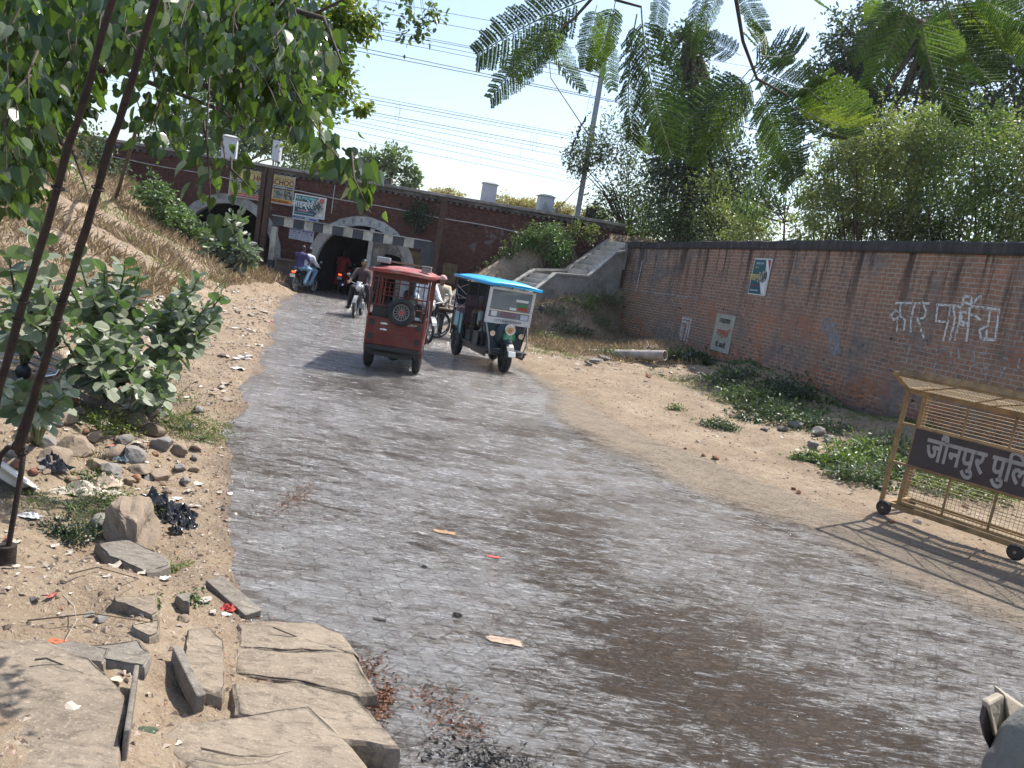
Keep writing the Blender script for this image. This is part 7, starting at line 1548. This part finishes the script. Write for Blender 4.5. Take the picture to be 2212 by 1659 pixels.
# rusty guy rods with hook and ground anchor (left foreground)
anc = ghit(12, 1222); anc.z = hz(anc.x, anc.y)
gt = thing('guy_anchor', 'rusty iron eye rod and ground anchor holding the right guy rod at left', 'anchor', anc); DRUST = plain('dark_rust', (.028,.018,.015), .8, .2, .4, 16, .6, (.07,.04,.028))
eye = at(24, 985, anc.y-.02)-anc; mb = MB(); mb.tube([(0,0,.0), (0,0,.11)], .045, 14); mb.build('anchor_cap', DRUST, gt)
e0 = at(15,1200,anc.y)-anc; e1 = at(46,1020,anc.y)-anc; mb = MB(); mb.tube([e0, e0.lerp(e1,.5), e1, at(50,985,anc.y)-anc, at(38,968,anc.y)-anc, at(18,966,anc.y)-anc, at(0,985,anc.y)-anc, at(-6,1010,anc.y)-anc], .0135, 10); mb.build('eye_rod', DRUST, gt)
def rod(lb, a, b, r0, r1, hook=False):
    A_, B_ = at(*a), at(*b); c = A_; rn = random.Random(3); pts = [A_.lerp(B_, k/24)+Vector((rn.gauss(0,.0025), 0, rn.gauss(0,.0025))) for k in range(25)]; t = thing('guy_rod', lb, 'rod', c, group='rusty guy rods at left'); mb = MB()
    mb.tube([p-c for p in pts], [r0+(r1-r0)*k/24+rn.uniform(-.0012,.0012) for k in range(25)], 9); mb.build('rod', DRUST, t)
    for k in (8, 9, 15): mb = MB(); mb.ring(pts[k]-c, (B_-A_), r0+.004, .004, 12, 5); mb.build('binding', DRUST, t)
    if hook: mb = MB(); d = (A_-B_).normalized(); mb.tube([Vector((0,0,0)), d*.03, d*.06+Vector((.02,0,0)), d*.05+Vector((.045,0,.02))], .011, 8); mb.ring((.0,0,.0), (0,1,.3), .022, .009, 14, 6); mb.tube([pts[0]-c, pts[3]-c], [.024,.018], 9); mb.build('hook', DRUST, t)
rod('right one of the two dark rusty guy rods, hooked to the anchor eye', (40,965,3.30), (350,-40,2.75), .018, .0125, True)
rod('left one of the two dark rusty guy rods, running off the left edge', (-40,965,3.1), (256,-40,2.6), .0165, .0115)
# white enamel tray at the left edge and wrecked bicycle rack behind the rods
b = ghit(10, 1060); mb = MB(); n = 16; V = [(0,0,.0)]
for rr_, z in ((.16,.0),(.2,.05),(.26,.06)): V += [(rr_*math.cos(6.283*k/n), rr_*.8*math.sin(6.283*k/n), z) for k in range(n)]
mb.add(V, [(0,1+k,1+(k+1) % n) for k in range(n)]+[(1+j*n+k, 1+j*n+(k+1) % n, 1+(j+1)*n+(k+1) % n, 1+(j+1)*n+k) for j in range(2) for k in range(n)], 0, True)
o = mb.build('white_tray', plain('white_enamel', (.66,.66,.62), .35, 0, .1, 4, .1, (.6,.45,.25))); m_ = o.modifiers.new('t', 'SOLIDIFY'); m_.thickness = .006; o.location = b+Vector((-.05,0,.1)); o.rotation_euler = (-.5,.5,0); tag(o, 'dirty white plastic basin cut off by the left edge', 'basin')
b = ghit(60, 815, 12); sc_ = (b-EYEP).length/FPX
wr = thing('scrapped_motorcycle_parts', 'heap of chromed frame parts and a black mudguard lying behind the left guy rods', 'scrap', b+Vector((0,0,.05)))
mb = MB(); 
for k in range(3): mb.tube([(-.35,-.05*k,.04+.07*k), (.0,0,.09+.07*k), (.32,.0,.02+.06*k)], .012, 7)
mb.tube([(-.3,0,.0), (-.1,.05,.22), (.1,0,.25)], .01, 6); mb.tube([(.05,0,.25), (.2,0,.03)], .01, 6); mb.build('frame_tubes', STEEL, wr)
mb = MB(); pts = [(-.12+.3*math.cos(a), 0, .05+.28*math.sin(a)) for a in np.linspace(.5, 2.3, 9)]
for a_, b_ in zip(pts[:-1], pts[1:]): mb.bar(a_, b_, .11, .01)
mb.build('mudguard', DARK, wr); mb = MB(); mb.tube([(.18,-.03,-.02), (.30,-.03,.02), (.36,-.03,.14)], .026, 9); mb.build('chrome_bumper', CHROME, wr); mb = MB(); mb.ball((-.02,-.04,.0), (.07,.06,.08)); mb.build('lamp_cup', DARK, wr)

# ------------------------------------------------------------ canvas sack and grey bundle, lower right corner
SACK = plain('canvas_beige', (.30,.26,.20), .95, 0, .2, 7, .5, (.17,.14,.11)); GREYC = plain('grey_cover', (.17,.17,.155), .95, 0, .18, 9, .5, (.11,.095,.08)); DEN = plain('denim_blue', (.035,.045,.075), .9, 0, .2, 14, .3)
cn = gz(2190, 1600, .78); cn = at(2190, 1600, 2.15)
SB = thing('canvas_sack', 'crumpled beige canvas sack with a dark open mouth at the lower right corner', 'sack', (cn.x, cn.y, cn.z-.3))
Sp = lambda px, py, Y: at(px, py, Y)-Vector((cn.x, cn.y, cn.z-.3))
mb = MB(); mb.prism([Sp(2133,1518,2.1), Sp(2168,1500,2.16), Sp(2188,1530,2.2), Sp(2180,1575,2.2), Sp(2160,1610,2.15), Sp(2152,1590,2.1)], Vector((.02,.06,-.02))); mb.prism([Sp(2170,1498,2.16), Sp(2230,1540,2.25), Sp(2250,1620,2.3), Sp(2190,1700,2.2), Sp(2155,1630,2.12), Sp(2180,1570,2.14)], Vector((.03,.10,-.02)))
o = mb.build('folds', SACK, SB, bevel=.01); 
mb = MB(); mb.prism([Sp(2133,1522,2.12), Sp(2150,1540,2.14), Sp(2160,1575,2.16), Sp(2158,1620,2.16), Sp(2150,1645,2.14), Sp(2128,1600,2.1), Sp(2122,1570,2.1)], Vector((.02,.05,0))); mb.build('open_mouth', plain('sack_inside', (.05,.035,.028), 1, 0, .3, 9, .4), SB, bevel=.008)
mb = MB(); mb.ball(Sp(2215,1690,2.2), (.10,.1,.16), 16, 12); mb.build('belly', SACK, SB); mb = MB(); mb.ball((.0,0,.0), (.12,.12,.16), 14, 10); mb.build('bottom', SACK, SB)
g0 = at(2292, 1668, 2.0); o = thing('grey_bundle', 'smooth grey cloth covered bundle cut off by the lower right corner', 'bundle', g0); mb = MB(); mb.ball((0,0,0), (.17,.16,.27), 90, 70)
mb.v = [tuple(Vector(v)*(1+.10*(abs(float(vn(np.array(v[0]*9+v[2]*6), np.array(v[2]*5-v[0]*4))))-.4)+.018*float(fbm(v[0]*30, v[2]*22+v[1]*10)))) for v in mb.v]; c_ = mb.build('cover', GREYC, o); c_.rotation_euler = (0, .42, 0); mb = MB(); mb.ball((.02,0,-.2), (.17,.15,.16), 20, 12); mb.build('skirt', plain('brown_cloth', (.09,.06,.045), .9, 0, .2, 8, .3), o)
mb = MB(); mb.ball((0,0,0), (.075,.06,.10), 18, 12, jit=0); o = mb.build('denim_pouch', DEN); o.location = at(2172,1705,2.05); tag(o, 'rounded dark denim pouch below the canvas sack', 'pouch')

drift('leaf_crumbs', 400, 1480, 60, 90, 900, CRB, 'brown crumbs added to darken the gaps between the slabs'); drift('leaf_crumbs', 500, 1360, 50, 40, 420, CRB, 'brown leaf crumbs around the red wrapper'); drift('leaf_crumbs', 330, 1520, 40, 60, 500, CRB, 'brown crumbs added to darken the gap beside the big bottom slab')  # crumbs added to darken the gaps between slabs

# ------------------------------------------------------------ the dusty air
mb = MB(); mb.box((0, 425, 8.2), (1900, 1000, 20.4)); hzo = mb.build('haze', None); hzo.data.materials.clear()
hm = bpy.data.materials.new('haze_air'); hm.use_nodes = True; t_ = hm.node_tree
for n_ in list(t_.nodes):
    if n_.type == 'BSDF_PRINCIPLED': t_.nodes.remove(n_)
pv_ = t_.nodes.new('ShaderNodeVolumePrincipled'); pv_.inputs['Density'].default_value = .0003; pv_.inputs['Color'].default_value = (.90,.95,1,1); pv_.inputs['Anisotropy'].default_value = .35
t_.links.new(pv_.outputs[0], t_.nodes['Material Output'].inputs['Volume']); hzo.data.materials.append(hm); tag(hzo, kind='stuff')
